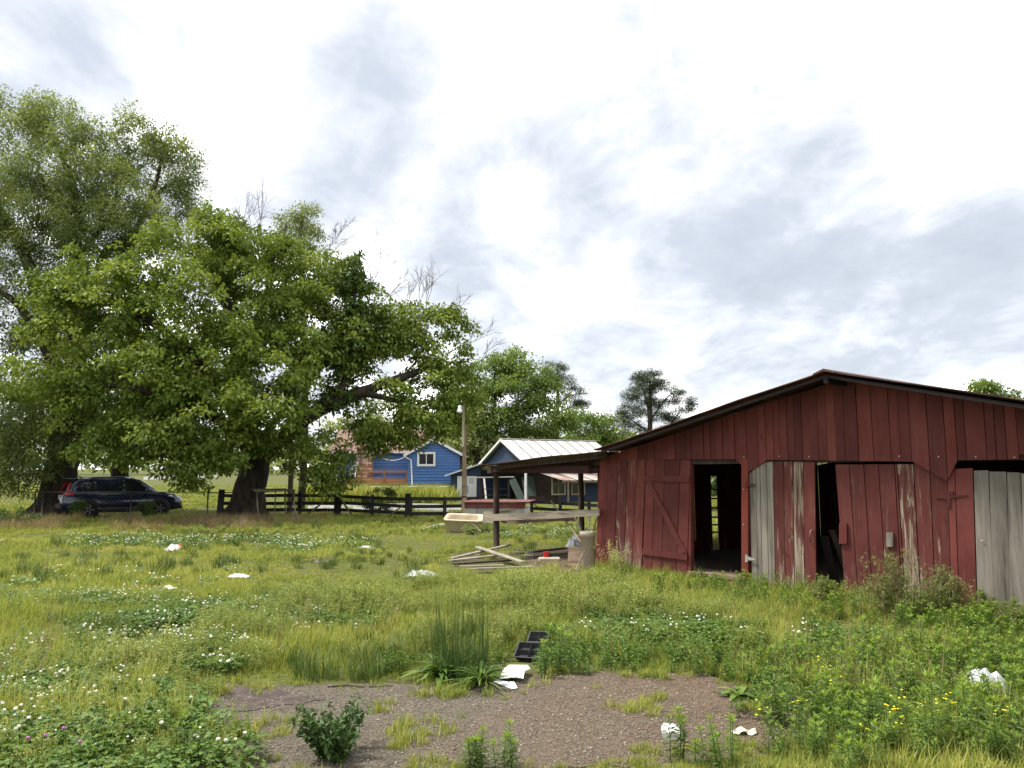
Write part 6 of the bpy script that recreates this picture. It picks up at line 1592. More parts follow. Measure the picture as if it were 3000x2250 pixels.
C = coll('p_tall2', tallg); scatter('tall_grass', 'rank grass standing in the weeds and clover', 'grass', P[GR.uniform(0, 1, len(P)) < w * .5 * (nz > .42)], *C, .35, .8, 20, .2)
def deadstem():
    s = Soup()
    for k in range(3):
        a = GR.uniform(0, 6.28); h = GR.uniform(.25, .6); tip = np.array([math.cos(a) * .3 * h, math.sin(a) * .3 * h, h]); stem(s, [(0, 0, 0), tip * .5 + [.01, 0, .03], tip], .0022, .001, 0, .7)
        m = 10; t = GR.uniform(.6, 1, m); leaf_set(s, tip * t[:, None], unit(GR.normal(0, 1, (m, 3)) + [0, 0, .8]), GR.uniform(.01, .022, m), .35, GR.uniform(.3, 1, m))
    return s.mesh('dead_stem', [G_DRY])
P = free(field(2600, 3.8, 14, 1.2)); w = px_mask(P, [(2600, 2000, 2.5, 2.0), (1900, 1850, 2.0, 1.2), (1300, 1850, 1.8, 1.2), (500, 1950, 2.0, 1.4)]); P = P[GR.uniform(0, 1, len(P)) < w * .3]
C = coll('p_dead', [deadstem() for _ in range(4)]); scatter('dead_stems', 'tan dead seed stems among the weeds', 'weeds', P, *C, .6, 1.2, 21)
P = free(field(4200, 3.8, 8, 1.2)); w = px_mask(P, CB[:5]); P = P[GR.uniform(0, 1, len(P)) < w * .3]
C = coll('p_pep2', pep); scatter('pale_weeds', 'pale wispy weeds among the white clover', 'weeds', P, *C, .4, .8, 22)
# darker rank tussocks dotted about the pasture
def tussock():
    s = Soup(); blades(s, 70, .16, .12, .34, .009, 1.0, 0, .6, rv=(0, .35)); blades(s, 8, .1, .3, .45, .006, .6, 0, .3, rv=(.8, 1)); return s.mesh('tussock', [G_TUSS])
G_TUSS = leaf_mat('tussock_blade', [(0.0, (0.05, 0.095, 0.018)), (0.5, (0.10, 0.155, 0.03)), (1.0, (0.30, 0.28, 0.10))], 0.28, 0.5)
P = free(field(900, 7, 27, 1.0)); P = P[fbm(P, .6, 41) > .5]
C = coll('p_tuss', [tussock() for _ in range(4)]); scatter('tussocks', 'darker grass tussocks dotted over the pasture', 'grass', P, *C, .5, 1.15, 18)
# yellow flowers
P = free(field(5000, 3.9, 8, 1.2), .06); w = px_mask(P, [(2250, 2130, .5, .5), (2150, 2200, .8, .3), (1600, 2225, .6, .2), (2420, 2060, .4, .4), (2700, 2180, 1.0, .4), (700, 2200, .3, .3), (2350, 2230, 1.0, .2)]); P = P[(GR.uniform(0, 1, len(P)) < w * .055) & ~in_poly(P, DIRT_POLY)]
C = coll('p_butt', butt); scatter('buttercups', 'small yellow flowers at the right edge of the dirt', 'flowers', P, *C, .8, 1.2, 16)
# gravel on the dirt
def stones():
    out = []
    for k in range(5):
        s = Soup(); n = 16; P = np.stack([GR.uniform(-.13, .13, n), GR.uniform(-.13, .13, n), np.full(n, .002)], 1); heads(s, P, .0025 + .008 * GR.uniform(0, 1, n) ** 4, 0, .7)
        for V in s.V: V += GR.normal(0, .0012, V.shape)
        out.append(s.mesh('gravel', [pmat('gravel_stone', (0.21, 0.18, 0.142), 0.9, 0.3, 40, 0, rnd=0.9)]))
    return out
P = field(7000, 4, 8, 1.4); P = P[in_poly(P, DIRT_POLY)]; P[:, 2] = .006; C = coll('p_stone', stones()); scatter('gravel', 'loose small gravel on the bare dirt', 'gravel', P, *C, .6, 1.3, 17, .0)
# ------------------------------------------------------------------ parked sport utility car
def car_paint():
    s = NT('dark_blue_car_paint'); f = s.noise(3.0, 4.0); c = s.mix(f, (0.004, 0.009, 0.032), (0.007, 0.014, 0.045))
    m = s.done(c, 0.22, 0.3, 0.5); s.b.inputs['Coat Weight'].default_value = 1.0; s.b.inputs['Coat Roughness'].default_value = 0.06; return m
M_CAR = car_paint(); M_CGLASS = pmat('car_glass', (0.012, 0.014, 0.015), 0.04, 0.2, 2, 0, 0, 0.7, 0); M_TYRE = pmat('tyre_rubber', (0.014, 0.014, 0.014), 0.85, 0.3, 20, 0.2, rnd=0)
M_RIM = pmat('alloy_rim', (0.25, 0.26, 0.27), 0.35, 0.1, 10, 0.05, 0.8, 0.5, 0); M_TRIM = pmat('black_plastic_trim', (0.018, 0.018, 0.018), 0.6, 0.2, 15, 0.15, rnd=0)
M_RLAMP = pmat('red_tail_lens', (0.40, 0.012, 0.012), 0.15, 0.2, 12, 0, 0, 0.6, 0); M_HLAMP = pmat('clear_head_lens', (0.5, 0.53, 0.55), 0.12, 0.1, 8, 0, 0.2, 0.6, 0); M_PLATE = pmat('pale_plate', (0.6, 0.6, 0.58), 0.5, 0.1, 20, 0, rnd=0)
CARP = G(352, 1513)
car = thing('parked_car', 'dark blue sport utility car parked in the shade of the trees', 'car', CARP, R(37))
def loft(st, k, name, mat, parent, caps=True, smooth=True):
    V = [v for r in st for v in r]; n = len(st); F = []
    for i in range(n - 1):
        for j in range(k - 1): F.append((i*k+j, (i+1)*k+j, (i+1)*k+j+1, i*k+j+1))
    if caps: F.append(tuple(range(k))); F.append(tuple((n-1)*k + j for j in range(k - 1, -1, -1)))
    o = MB().add(V, F).build(name, mat, parent, smooth); return o
# stations along x: rear -2.33 to front 2.33: (x, half width, bottom, waist, belt, top)
ST = [(-2.33, .80, .42, .62, .80, .84), (-2.28, .86, .34, .60, .92, .98), (-2.15, .905, .27, .60, 1.0, 1.06), (-1.6, .925, .24, .58, 1.03, 1.07), (-.6, .93, .22, .56, 1.02, 1.06), (.4, .93, .22, .56, 1.0, 1.04), (1.0, .925, .23, .58, .98, 1.04), (1.5, .915, .25, .60, .94, 1.02), (1.95, .89, .27, .60, .86, .95), (2.2, .82, .30, .56, .76, .84), (2.33, .68, .36, .52, .66, .72)]
rings = []
for (x, w, b, wa, be, tp_) in ST:
    half = [(w * .86, b), (w * .97, b + .10), (w, wa), (w * .985, (wa + be) / 2), (w * .93, be), (w * .80, tp_), (w * .4, tp_ + .015)]
    rings.append([(x, -y, z) for y, z in half] + [(x, y, z) for y, z in half[::-1]])
body = loft(rings, 14, 'body', M_CAR, car)
GH = [(-2.22, .66, 1.02, 1.06), (-1.98, .70, 1.04, 1.46), (-1.75, .70, 1.05, 1.60), (-1.2, .71, 1.05, 1.66), (-.4, .715, 1.04, 1.68), (.3, .70, 1.03, 1.64), (.55, .685, 1.03, 1.58), (.95, .68, 1.03, 1.34), (1.32, .70, 1.03, 1.05)]
rings = []
for (x, wt, zb, zt) in GH:
    wb = .80
    half = [(wb, zb - .03), (wb - (wb - wt) * .5, (zb + zt) / 2), (wt, zt - .05 if zt > 1.2 else zt), (wt - .08, zt), (wt * .45, zt + .02)]
    rings.append([(x, -y, z) for y, z in half] + [(x, y, z) for y, z in half[::-1]])
loft(rings, 10, 'cabin', M_CAR, car)
def wside(x, z):
    """half width of the cabin side at height z"""
    return .80 - (.80 - .70) * max(0, min(1, (z - 1.02) / .6))
def pane(name, poly, mat, sgn, off=.012, parent=None):
    V = [(x, sgn * (wside(x, z) + off), z) for x, z in poly] + [(x, sgn * (wside(x, z) - .02), z) for x, z in poly]; n = len(poly)
    F = [tuple(range(n)) if sgn < 0 else tuple(range(n - 1, -1, -1))] + [((i + 1) % n, i, i + n, (i + 1) % n + n) if sgn < 0 else (i, (i + 1) % n, (i + 1) % n + n, i + n) for i in range(n)]
    return MB().add(V, F).build(name, mat, parent or car)
for sg in (-1, 1):
    pane('window', [(-1.86, 1.16), (-1.12, 1.10), (-1.08, 1.53), (-1.45, 1.52), (-1.70, 1.44)], M_CGLASS, sg)
    pane('window', [(-1.00, 1.10), (-.22, 1.09), (-.24, 1.57), (-.96, 1.55)], M_CGLASS, sg)
    pane('window', [(-.12, 1.09), (.98, 1.08), (.58, 1.40), (.34, 1.55), (-.14, 1.575)], M_CGLASS, sg)
    y = sg * .935
    MB().box(-1.35, 1.25, min(y, y - sg * .03), max(y, y - sg * .03), .26, .37).build('sill_trim', M_TRIM, car)
    MB().box(-1.0, 1.1, min(y + sg * .004, y - sg * .02), max(y + sg * .004, y - sg * .02), .395, .412).build('chrome_strip', M_RIM, car)
    for xx in (-.98, -.02): MB().box(xx, xx + .2, sg * .925 - .02, sg * .925 + .02, .885, .915).build('door_handle', M_CAR, car, bevel=.008)
    m = MB(); m.lathe([(.02, 0), (.09, .02), (.11, .09), (.08, .15), (.02, .17)], 10); m.build('wing_mirror', M_CAR, car, True, (.86, sg * .93, 1.06))
    MB().tube([(-1.75, sg * .62, 1.61), (-1.6, sg * .62, 1.68), (.1, sg * .62, 1.71), (.3, sg * .62, 1.66)], .018, 6).build('roof_rail', M_RIM, car, True)
    # lamps
    V = [(-2.09, sg * .745, 1.46), (-2.05, sg * .745, 1.46), (-2.16, sg * .835, 1.13), (-1.95, sg * .885, 1.02), (-1.97, sg * .895, .95), (-2.22, sg * .875, .95), (-2.27, sg * .82, 1.0), (-2.22, sg * .805, 1.10)]
    V2 = [(x + .06, y_ - sg * .05, z) for x, y_, z in V]
    f1 = tuple(range(8)); fs = [f1 if sg > 0 else f1[::-1], tuple(range(15, 7, -1)) if sg > 0 else tuple(range(8, 16))] + [((i + 1) % 8, i, i + 8, (i + 1) % 8 + 8) if sg > 0 else (i, (i + 1) % 8, (i + 1) % 8 + 8, i + 8) for i in range(8)]
    MB().add(V, fs and [tuple(f) for f in fs]) if False else None
    mm = MB(); mm.add(V + V2, fs); mm.build('tail_light', M_RLAMP, car)
    mm = MB(); mm.add([(2.28, sg * .62, .80), (1.72, sg * .91, .93), (1.76, sg * .92, .86), (2.27, sg * .72, .72), (2.20, sg * .6, .79), (1.7, sg * .86, .92), (1.72, sg * .86, .84), (2.2, sg * .68, .72)], [(0, 1, 2, 3), (7, 6, 5, 4), (1, 0, 4, 5), (2, 1, 5, 6), (3, 2, 6, 7), (0, 3, 7, 4)]); mm.build('headlight', M_HLAMP, car)
    for wx in (-1.36, 1.36):
        MB().lathe([(.0001, -.02), (.41, -.02), (.425, 0), (.41, .02), (.0001, .02)], 24, cap0=False, cap1=False).build('wheel_arch', M_TRIM, car, True, (wx, sg * .915, .37), (R(90), 0, 0))
        wl_ = MB().lathe([(.21, -.11), (.31, -.11), (.345, -.07), (.35, 0), (.345, .07), (.31, .11), (.21, .11), (.20, 0)], 26, cap0=False, cap1=False).build('wheel', M_TYRE, car, True, (wx, sg * .86, .35), (R(90), 0, 0))
        mm = MB().lathe([(.0001, -.03), (.05, -.04), (.19, .0), (.215, .0), (.215, .03), (.0001, .03)], 26, cap0=False, cap1=False)
        mm.build('rim', M_RIM, wl_, True, (0, 0, .085 * sg))
        for q in range(5): 
            a = q * 2 * math.pi / 5; MB().bar((.04 * math.cos(a), .04 * math.sin(a), 0), (.2 * math.cos(a), .2 * math.sin(a), 0), .05, .03, (0, 0, 1)).build('spoke', M_RIM, wl_, loc=(0, 0, -.115 * sg))
# rear glass, plate, bumper, windscreen
mm = MB(); mm.add([(-2.235, -.60, 1.08), (-2.235, .60, 1.08), (-2.03, .60, 1.45), (-2.03, -.60, 1.45), (-2.15, -.60, 1.08), (-2.15, .60, 1.08), (-1.95, .60, 1.45), (-1.95, -.60, 1.45)], [(0, 3, 2, 1), (4, 5, 6, 7), (0, 1, 5, 4), (1, 2, 6, 5), (2, 3, 7, 6), (3, 0, 4, 7)]); mm.build('rear_window', M_CGLASS, car)
mm = MB(); mm.add([(1.33, -.66, 1.06), (1.33, .66, 1.06), (.56, .60, 1.585), (.56, -.60, 1.585), (1.25, -.66, 1.03), (1.25, .66, 1.03), (.50, .60, 1.55), (.50, -.60, 1.55)], [(0, 1, 2, 3), (7, 6, 5, 4), (1, 0, 4, 5), (2, 1, 5, 6), (3, 2, 6, 7), (0, 3, 7, 4)]); mm.build('windscreen', M_CGLASS, car)
MB().box(-2.40, -2.1, -.80, .80, .38, .60).build('rear_bumper', M_TRIM, car, bevel=.04)
MB().box(2.1, 2.37, -.70, .70, .30, .44).build('front_bumper', M_TRIM, car, bevel=.04)
MB().box(2.28, 2.36, -.5, .5, .50, .66).build('grille', M_TRIM, car, bevel=.02)
MB().box(-2.36, -2.28, -.16, .16, .80, .95).build('number_plate', M_PLATE, car)
MB().box(-2.2, -1.9, -.58, .58, 1.615, 1.65).build('rear_spoiler', M_CAR, car, bevel=.012)
MB().tube([(-2.42, -.55, .37), (-2.2, -.55, .37)], .035, 8).build('exhaust', M_RIM, car, True)
for sg in (-1, 1): MB().tube([(-2.42, sg * .55, .47), (-2.3, sg * .72, .50)], .02, 6).build('reflector', M_RLAMP, car, True)
m = MB(); m.prism([(-.03, 0), (.16, 0), (.03, .07), (-.03, .075)], -.02, .02); m.build('roof_antenna', M_CAR, car, loc=(-1.65, 0, 1.66))
# ------------------------------------------------------------------ single plants one can pick out
def plant(name, label, cat, soup, mats, p, rz=0.0, group=None, part='foliage'):
    t = thing(name, label, cat, p, rz, group); put(part, soup.mesh(name, mats), t); return t
# rush clump with dock leaves at its foot
rc_ = Soup(); n = 230
r = .17 * np.sqrt(GR.uniform(0, 1, n)); a = GR.uniform(0, 6.28, n); P = np.stack([r * np.cos(a) * 1.5, r * np.sin(a), np.zeros(n)], 1)
rc_.add(*tri_blades(P, a + GR.normal(0, .8, n), np.abs(GR.normal(.05, .22, n)), GR.uniform(.25, .92, n) ** .8, GR.uniform(.003, .007, n), np.clip(GR.normal(.55, .28, n), 0, 1), .15))
blades(rc_, 160, .24, .15, .42, .010, .8, 0, .5, rv=(0, .7))
pr = G(1350, 1985)
plant('rush_clump', 'tall spiky rush clump rising at the edge of the dirt', 'plant', rc_, [G_RUSH], pr, group=None)
def rosette(n, L, ratio, el=(.3, 1.2), slot=0, c=(0, 0, 0), fold=.18):
    """broad arching leaves from one root: each leaf is a strip bent over its length"""
    s = Soup()
    for k in range(n):
        az = GR.uniform(0, 6.28); e = GR.uniform(*el); l = L * GR.uniform(.6, 1.15); d = np.array([math.cos(az), math.sin(az), 0]); sd = np.array([-d[1], d[0], 0])
        V = []; m = 6
        for i in range(m):
            t = i / (m - 1); p = np.array(c) + d * l * (t * math.cos(e) + .35 * t * t) + np.array([0, 0, l * (math.sin(e) * t - .55 * t * t)])
            p[2] = max(p[2], .01); w = l * ratio * math.sin(math.pi * min(1, .12 + t * .88)) ** .8 * .5 + .001
            V += [p - sd * w + [0, 0, w * fold], p - [0, 0, w * fold], p + sd * w + [0, 0, w * fold]]
        F = []
        for i in range(m - 1):
            b = i * 3; F += [(b, b + 1, b + 4, b + 3), (b + 1, b + 2, b + 5, b + 4)]
        s.add(np.array(V), np.array(F), np.full(len(V), GR.uniform(0, 1)), slot)
    return s
plant('dock_plant', 'broad-leaved dock at the foot of the rush clump', 'plant', rosette(60, .36, .15, (.5, 1.4)), [G_BROAD], G(1290, 1988))
plant('daylily_clump', 'arching strap-leaved clump beside the white cardboard', 'plant', rosette(110, .36, .05, (.6, 1.4)), [G_BROAD], G(1408, 2012))
plant('thistle_rosette', 'low leafy rosette in pale weeds left of the rush clump', 'plant', rosette(46, .26, .16, (.35, 1.2)), [G_BROAD], G(840, 1920))
plant('dock_plant', 'dock rosette at the right rim of the dirt patch', 'plant', rosette(20, .20, .28, (.2, 1.0)), [G_BROAD], G(2165, 2040))
plant('dock_plant', 'bright broad leaves in the clover before the barn doorway', 'plant', rosette(14, .24, .3, (.5, 1.2)), [G_TOP], G(2130, 1900))
# leafy bush growing out of the dirt
bs = Soup()
for k in range(34):
    az = GR.uniform(0, 6.28); ln = GR.uniform(.1, 1.25); h = GR.uniform(.16, .36); tip = np.array([math.cos(az) * ln * h, math.sin(az) * ln * h, h]); b0_ = np.array([math.cos(az) * .04, math.sin(az) * .04, 0])
    stem(bs, [b0_, b0_ + (tip - b0_) * .5 + [0, 0, .03], tip], .003, .0015, 0, .1); m = 70
    t = GR.uniform(.1, 1, m); P = b0_ + (tip - b0_) * t[:, None] + GR.normal(0, .012, (m, 3)); D = unit(GR.normal(0, 1, (m, 3)) + [0, 0, -.1]); leaf_set(bs, P, D, GR.uniform(.025, .055, m), .55, np.clip(GR.normal(.35, .25, m), 0, 1))
plant('dark_bush', 'dark leafy bush growing alone in the gravelly dirt', 'bush', bs, [G_RUSH], G(985, 2225))
# goldenrod-like plants in the foreground
gold = [(2150, 2262, .30, 'bright-tipped weed on the near rim of the reddish dirt, by yellow flowers'), (2480, 2030, .34, 'bright-tipped weed where the dirt runs out towards the grey doors'), (2260, 1985, .26, 'small bright-tipped weed behind the far right rim of the dirt'),
    (2720, 2230, .55, 'tallest bright-tipped weed, below the crumpled plastic bag'), (2330, 2130, .36, 'slender bright-tipped weed beside the stained food wrapper'), (2640, 2055, .36, 'bright-tipped weed just left of the crumpled plastic bag'),
    (2930, 2260, .45, 'bright-tipped weed right of the tallest weed, under the bag'), (2560, 2150, .4, 'bright-tipped weed between the tallest weed and the dirt'), (2830, 2150, .4, 'bright-tipped weed directly below the blue wrapper'),
    (2420, 2140, .3, 'short bright-tipped weed among buttercups at the dirt end'), (2700, 1960, .45, 'bright-tipped weed between the plastic bag and the askew door'), (2560, 1960, .4, 'bright-tipped weed in front of the tall seedy weed'),
    (1600, 1985, .30, 'bright-tipped weed leaning over the near corner of the seed tray'), (1640, 1975, .34, 'bright-tipped weed to the right of the seed trays'), (1610, 1925, .34, 'bright-tipped weed over the rear seed tray'),
    (1430, 2262, .24, 'middle of three small bright-tipped weeds in the gravel'), (1475, 2262, .24, 'small bright-tipped gravel weed nearest the takeaway box'), (1380, 2265, .2, 'small bright-tipped gravel weed nearest the dark bush'),
    (560, 2225, .24, 'small bright-tipped weed at the clover end of the dirt'), (1985, 2235, .30, 'thin weed standing in front of the takeaway box'), (2080, 2240, .2, 'low weed between the takeaway box and the food wrapper')]
for i, (u, v, h, lb) in enumerate(gold):
    S_ = Soup(); k = 3 if h > .3 else 4
    for j in range(k):
        s = broad(h * GR.uniform(.75, 1.1), int(30 + h * 30), .085 if h > .33 else .065, .19, 14, width=.004); off = np.array([GR.normal(0, .05), GR.normal(0, .05), 0])
        for V, F, R_, M_ in zip(s.V, s.F, s.R, s.M): S_.V.append(V + off); S_.F.append(F + S_.n); S_.R.append(R_); S_.M.append(M_)
        S_.n += s.n
    plant('leafy_weed', lb, 'weed', S_, [G_BROAD, G_TOP], G(u, min(v, 2262)), group='bright-tipped leafy weeds round the dirt')
# mustard in flower at the barn corner
ms = Soup()
for k in range(26):
    az = GR.uniform(0, 6.28); ln = GR.uniform(.1, .75); h = GR.uniform(.3, .62); tip = np.array([math.cos(az) * ln * h, math.sin(az) * ln * h, h]); stem(ms, [(0, 0, 0), tip * .5 + [0, 0, .06], tip], .003, .0015, 0, .8)
    m = 14; t = GR.uniform(.45, 1, m); P = tip * t[:, None] + GR.normal(0, .02, (m, 3)); heads(ms, P, GR.uniform(.005, .011, m), 1, .7)
    P = tip * GR.uniform(.1, .8, (10, 1)) + GR.normal(0, .02, (10, 3)); leaf_set(ms, P, unit(GR.normal(0, 1, (10, 3))), GR.uniform(.03, .06, 10), .3, GR.uniform(.3, 1, 10))
plant('mustard_plant', 'straggly mustard in pale yellow flower at the barn corner', 'plant', ms, [G_WEED, F_MUST], G(1800, 1682))
# tall seedy weeds against the doors
for (u, v, h, sp, lb) in ((2625, 1812, .88, .46, 'tall seedy weed against the askew barn door'), (2775, 1822, .70, .36, 'seedy weed in front of the hinged red boards'), (2420, 1780, .40, .14, 'thin seedy weed in front of the dark door gap'), (2950, 1850, .3, .3, 'low seedy weed before the grey board door')):
    s = Soup()
    for k in range(64):
        az = GR.uniform(0, 6.28); q = GR.uniform(0, 1) * sp; b_ = np.array([GR.normal(0, sp * .4), GR.normal(0, .1), 0]); hh = h * GR.uniform(.45, 1.05) * (1 - .4 * abs(b_[0]) / max(sp, .01) * .7); tip = b_ + [math.cos(az) * .12 * hh, math.sin(az) * .12 * hh, hh]
        stem(s, [b_, (b_ + tip) / 2, tip], .003, .001, 0, .6)
        for j in range(13):
            t = GR.uniform(.3, 1); p = b_ + (tip - b_) * t; d = unit((GR.normal(0, 1, 3) + [0, 0, .7])[None])[0]; e_ = p + d * GR.uniform(.05, .16) * (1.2 - t * .6); stem(s, [p, e_], .0014, .0007, 0, .7)
            m = 7; P = p + (e_ - p) * GR.uniform(.2, 1, (m, 1)); leaf_set(s, P, unit(GR.normal(0, 1, (m, 3)) + d), GR.uniform(.016, .045, m), .28, GR.uniform(.3, 1, m))
    plant('seedy_weed', lb, 'weed', s, [leaf_mat('seedy_weed', [(0.0, (0.09, 0.135, 0.03)), (0.6, (0.17, 0.21, 0.06)), (1.0, (0.29, 0.27, 0.12))], 0.28, 0.6)], G(u, v))
# shrubs along the fence
def shrub(label, u, v, Yf, w, h, lm, seed, n=26, per=90, L=.08):
    b = G(u, v); t = Tree('shrub', label, (b.x, b.y, 0), seed, None, 'shrub')
    t.limb([(0, 0, -.1), (.02, 0, h * .3), (0, 0, h * .6)], [.03, .025, .01], 5, 3)
    for k in range(4): t.limb([(0, 0, .05), (GR.uniform(-.3, .3) * w, GR.uniform(-.2, .2), h * .4), (GR.uniform(-.45, .45) * w, GR.uniform(-.3, .3), h * .8)], [.02, .015, .006], 5, 3)
    tp = t.grow(t.tips([((0, 0, h * .55), (w / 2, w / 2.4, h * .45), n)]), .1, .006, 4)
    t.foliage(tp, per, .17, .8, L, .5, droop=.2, up=.7); t.finish(BARK, lm)
shrub('dark shrub growing through the black fence', 1112, 1514, 0, 1.5, 1.25, LEAF_DARK, 81, 40)
shrub('small bush in front of the rear wheel of the parked car', 232, 1523, 0, .6, .8, LEAF_DARK, 82, 14)
shrub('small bush in front of the front wheel of the parked car', 428, 1520, 0, .75, .75, LEAF_DARK, 83, 16)
shrub('leafy bush at the left end of the chain-link fence', 20, 1545, 0, 2.0, .6, LEAF_DARK, 84, 34)
shrub('low bush in front of the bathtub', 1385, 1566, 0, .5, .24, LEAF_OAK, 85, 10, 50, .06)
# pink clover heads in the foreground
for i, (u, v) in enumerate(((180, 2170), (125, 2195), (75, 2203), (228, 2215))):
    s = Soup(); stem(s, [(0, 0, 0), (.01, 0, .1), (0, 0, .19)], .0016, .0013, 0, .5); heads(s, np.array([(0, 0, .20)]), .014, 1, .9)
    plant('pink_clover', 'pink clover head among white clover at the yard edge', 'flower', s, [G_CLOVER, F_PINK], G(u, v + 60 if v + 60 < 2400 else v), group='pink clover heads', part='stalk')

# ------------------------------------------------------------------ litter
def crumple(name, w, d, amp, seed, mat, nx_=12, ny_=10, base=.02, dome=.0, shape=None, th=.0015, freq=3.0):
    """crumpled thin sheet with real folds"""
    rng = random.Random(seed); V = []; F = []; off = Vector((seed * 3.1, seed * 1.7, 0))
    for j in range(ny_ + 1):
        for i in range(nx_ + 1):
            x = (i / nx_ - .5) * w; y = (j / ny_ - .5) * d
            q = Vector((x, y, 0)) * (freq / max(w, d)) + off
            hgt_ = mnoise.fractal(q, 1.0, 2.0, 3) * amp; r2 = (2 * x / w) ** 2 + (2 * y / d) ** 2
            sx = mnoise.noise(q + Vector((9, 0, 0))) * w * .12; sy = mnoise.noise(q + Vector((0, 9, 0))) * d * .12
            V.append((x + sx, y + sy, max(.004, base + hgt_ + dome * max(0, 1 - r2))))
    for j in range(ny_):
        for i in range(nx_):
            if shape and not shape(i / nx_, j / ny_): continue
            a = j * (nx_ + 1) + i; F.append((a, a + 1, a + nx_ + 2, a + nx_ + 1))
    me = mesh_py(name, V, F, mat, False); o = put(name, me); sm_ = o.modifiers.new('solid', 'SOLIDIFY'); sm_.thickness = th; return o
M_PAPER = pmat('white_card', (0.80, 0.80, 0.80), 0.7, 0.04, 5, 0.05, rnd=0); M_FILM = pmat('white_plastic_film', (0.72, 0.73, 0.74), 0.35, 0.12, 8, 0.1, 0, 0.5, 0)
# torn white card in two pieces
def card(poly, z, tilt, name, label):
    me = MB().add([(x, y, z + tilt * y + .02 * math.sin(x * 13)) for x, y in poly] + [(x, y, z + tilt * y + .003 + .02 * math.sin(x * 13)) for x, y in poly], [tuple(range(len(poly) - 1, -1, -1)), tuple(range(len(poly), 2 * len(poly)))] + [(i, (i + 1) % len(poly), (i + 1) % len(poly) + len(poly), i + len(poly)) for i in range(len(poly))])
    return tag(me.build(name, M_PAPER, None, loc=CB0), label, 'cardboard', 'torn white card')
CB0 = G(1495, 1985)
def gxy(u, v, z=0): p = G(u, v, z) - CB0; return (p.x, p.y)
card([gxy(1465, 1980, .05), gxy(1512, 1985, .05), gxy(1533, 1998, .03), gxy(1537, 1972, .05), gxy(1533, 1970, .06), gxy(1553, 1955, .08), gxy(1546, 1944, .09), gxy(1492, 1938, .09), gxy(1480, 1942, .09), gxy(1470, 1958, .07)], .05, .05, 'white_card', 'larger torn white card lying under the black seed tray')
card([gxy(1440, 1990, .02), gxy(1500, 2016, .02), gxy(1516, 2017, .02), gxy(1507, 1996, .03), gxy(1490, 1992, .03), gxy(1462, 1980, .04)], .025, .04, 'white_card', 'smaller torn white card lying on the dirt edge')
# black seed trays
M_TRAY = pmat('black_tray_plastic', (0.03, 0.03, 0.032), 0.32, 0.2, 12, 0.03, 0, 0.55, 0)
def tray(label, u, v, rz, w, d, nx_, ny_, tilt):
    p = G(u, v); t = thing('seed_tray', label, 'tray', p + Vector((0, 0, .05)), rz, None); t.rotation_euler = (tilt, 0, rz); hh = .05
    rim = MB(); rim.box(-w/2, w/2, -d/2, -d/2+.012, hh-.008, hh).box(-w/2, w/2, d/2-.012, d/2, hh-.008, hh).box(-w/2, -w/2+.012, -d/2+.012, d/2-.012, hh-.008, hh).box(w/2-.012, w/2, -d/2+.012, d/2-.012, hh-.008, hh); rim.build('rim', M_TRAY, t)
    cw, cd = (w - .024) / nx_, (d - .024) / ny_
    for i in range(nx_):
        for j in range(ny_):
            x0_, y0_ = -w/2 + .012 + i * cw, -d/2 + .012 + j * cd; k = .016; z0_ = 0.0
            Vt = [(x0_, y0_, hh-.004), (x0_+cw, y0_, hh-.004), (x0_+cw, y0_+cd, hh-.004), (x0_, y0_+cd, hh-.004), (x0_+k, y0_+k, z0_), (x0_+cw-k, y0_+k, z0_), (x0_+cw-k, y0_+cd-k, z0_), (x0_+k, y0_+cd-k, z0_)]
            o = MB().add(Vt, [(0, 1, 5, 4), (1, 2, 6, 5), (2, 3, 7, 6), (3, 0, 4, 7), (4, 5, 6, 7)]).build('cell', M_TRAY, t); sm_ = o.modifiers.new('s', 'SOLIDIFY'); sm_.thickness = .002
tray('black plastic seed tray lying upturned on the white card', 1552, 1932, R(-14), .27, .26, 2, 2, R(22))
tray('black plastic seed tray half hidden in weeds behind the other tray', 1578, 1892, R(-10), .22, .24, 2, 2, R(16))
# clear and blue plastic bag at right
M_BAG = pmat('dirty_plastic_film', (0.55, 0.57, 0.58), 0.3, 0.3, 9, 0.1, 0, 0.5, 0, 6, (0.25, 0.27, 0.28), 0.8)
b_ = crumple('plastic_bag', .42, .34, .032, 4, M_BAG, 26, 22, .08, .11, freq=5.0, shape= lambda a, b: not (a < .2 and b > .75)); b_.location = G(2890, 2035); b_.rotation_euler = (R(12), R(10), R(25)); tag(b_, 'crumpled white plastic bag in the weeds below the grey doors', 'bag')
b_ = crumple('plastic_bag', .30, .12, .06, 6, pmat('blue_print_film', (0.22, 0.36, 0.48), 0.3, 0.4, 14, 0.1, 0, 0.5, 0, 5, (0.6, 0.62, 0.64), 0.8), 12, 8, .06, .03); b_.location = G(2925, 2062); b_.rotation_euler = (0, 0, R(-25)); tag(b_, 'blue-printed plastic wrapper under the white bag', 'wrapper')
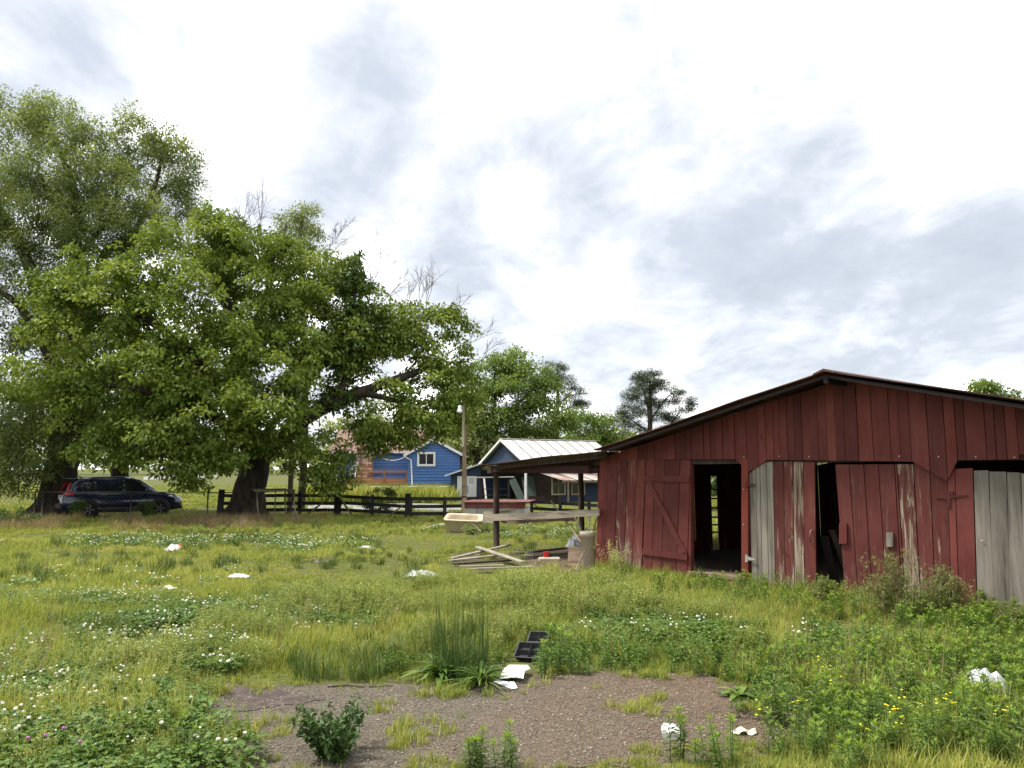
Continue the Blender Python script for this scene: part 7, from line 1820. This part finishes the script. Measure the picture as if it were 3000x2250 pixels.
# small clear takeaway box and paper on the dirt
tk = thing('takeaway_box', 'small clear-and-white plastic box on the dirt', 'box', G(1965, 2165), R(-10))
MB().prism([(-.05, 0), (.05, 0), (.06, .055), (-.06, .055)], -.05, .05).build('tub', pmat('cloudy_plastic', (0.62, 0.6, 0.56), 0.25, 0.1, 10, 0.02, 0, 0.5, 0), tk)
MB().add([(-.062, -.04, .058), (.062, -.04, .056), (.06, .06, .062), (-.06, .06, .062), (-.045, -.02, .085), (.04, -.02, .082), (.04, .05, .088), (-.045, .05, .088)], [(3,2,1,0),(4,5,6,7),(0,1,5,4),(1,2,6,5),(2,3,7,6),(3,0,4,7)]).build('lid', M_PAPER, tk)
b_ = crumple('food_wrapper', .16, .08, .025, 8, pmat('stained_wrapper', (0.72, 0.66, 0.55), 0.6, 0.2, 30, 0.1, 0, 0.4, 0, 5, (0.55, 0.30, 0.10), 0.8), 10, 7, .015, .015); b_.location = G(2180, 2152) + Vector((0, 0, .006)); tag(b_, 'stained food wrapper lying on the reddish dirt', 'wrapper')
# scraps across the yard
b_ = crumple('plastic_bag', .58, .30, .05, 9, M_BAG, 22, 14, .06, .07, freq=5.0); b_.location = G(1235, 1695); tag(b_, 'white plastic sack in the grass left of the board heap', 'bag')
b_ = crumple('plastic_bag', .42, .4, .14, 10, M_FILM, 14, 12, .12, .24); b_.location = G(1686, 1618); tag(b_, 'knotted white carrier bag behind the tan bin', 'bag')
b_ = crumple('paper_scrap', .26, .30, .10, 11, M_PAPER, 10, 8, .10, .12); b_.location = G(505, 1622); tag(b_, 'white paper cup lying in the far clover', 'paper', None)
b_ = crumple('orange_wrapper', .12, .22, .05, 12, pmat('orange_film', (0.55, 0.18, 0.08), 0.5, 0.2, 10, 0.1), 8, 8, .12, .10); b_.location = G(526, 1618); tag(b_, 'orange wrapper beside the white cup in the clover', 'wrapper')
for (u, v, w, d, lb, mt, sd) in ((240, 1648, .20, .10, 'small white scrap alone in the open grass', M_PAPER, 13), (497, 1730, .30, .16, 'white scrap among clover flowers in mid yard', M_PAPER, 14), (700, 1694, .5, .14, 'long flat white scrap in the open yard', M_FILM, 15), (594, 1752, .24, .10, 'folded white scrap near the yard clover', M_PAPER, 16), (364, 1796, .18, .14, 'white tissue at the edge of the thick clover', M_PAPER, 17),
        (1075, 1610, .6, .12, 'flat pale strip in the grass before the braced fence', M_FILM, 18), (768, 1892, .14, .07, 'small cream card piece beside the leafy rosette', pmat('cream_card', (0.62, 0.56, 0.36), 0.8, 0.1, 6, 0.1), 19), (12, 2190, .12, .2, 'white paper at the left edge of the clover', M_PAPER, 20)):
    b_ = crumple('paper_scrap', w, d, .04, sd, mt, 8, 6, .07, .05); b_.location = G(u, v) - Vector((0, 0, .02)); b_.scale = (.75, .8, .8); b_.rotation_euler = (R(12), 0, GR.uniform(-.4, .4)); tag(b_, lb, 'scrap', 'litter scraps in the grass')
# dark twigs at the edge of the dirt
tw = G(960, 2016); m = MB().tube([(0, 0, .01), (.15, .02, .02), (.32, -.01, .012), (.55, .03, .015)], [.006, .007, .006, .003], 5)
tag(m.build('fallen_stick', M_DARKW, None, True, loc=tw), 'dark fallen stick along the grassy edge of the dirt', 'stick')
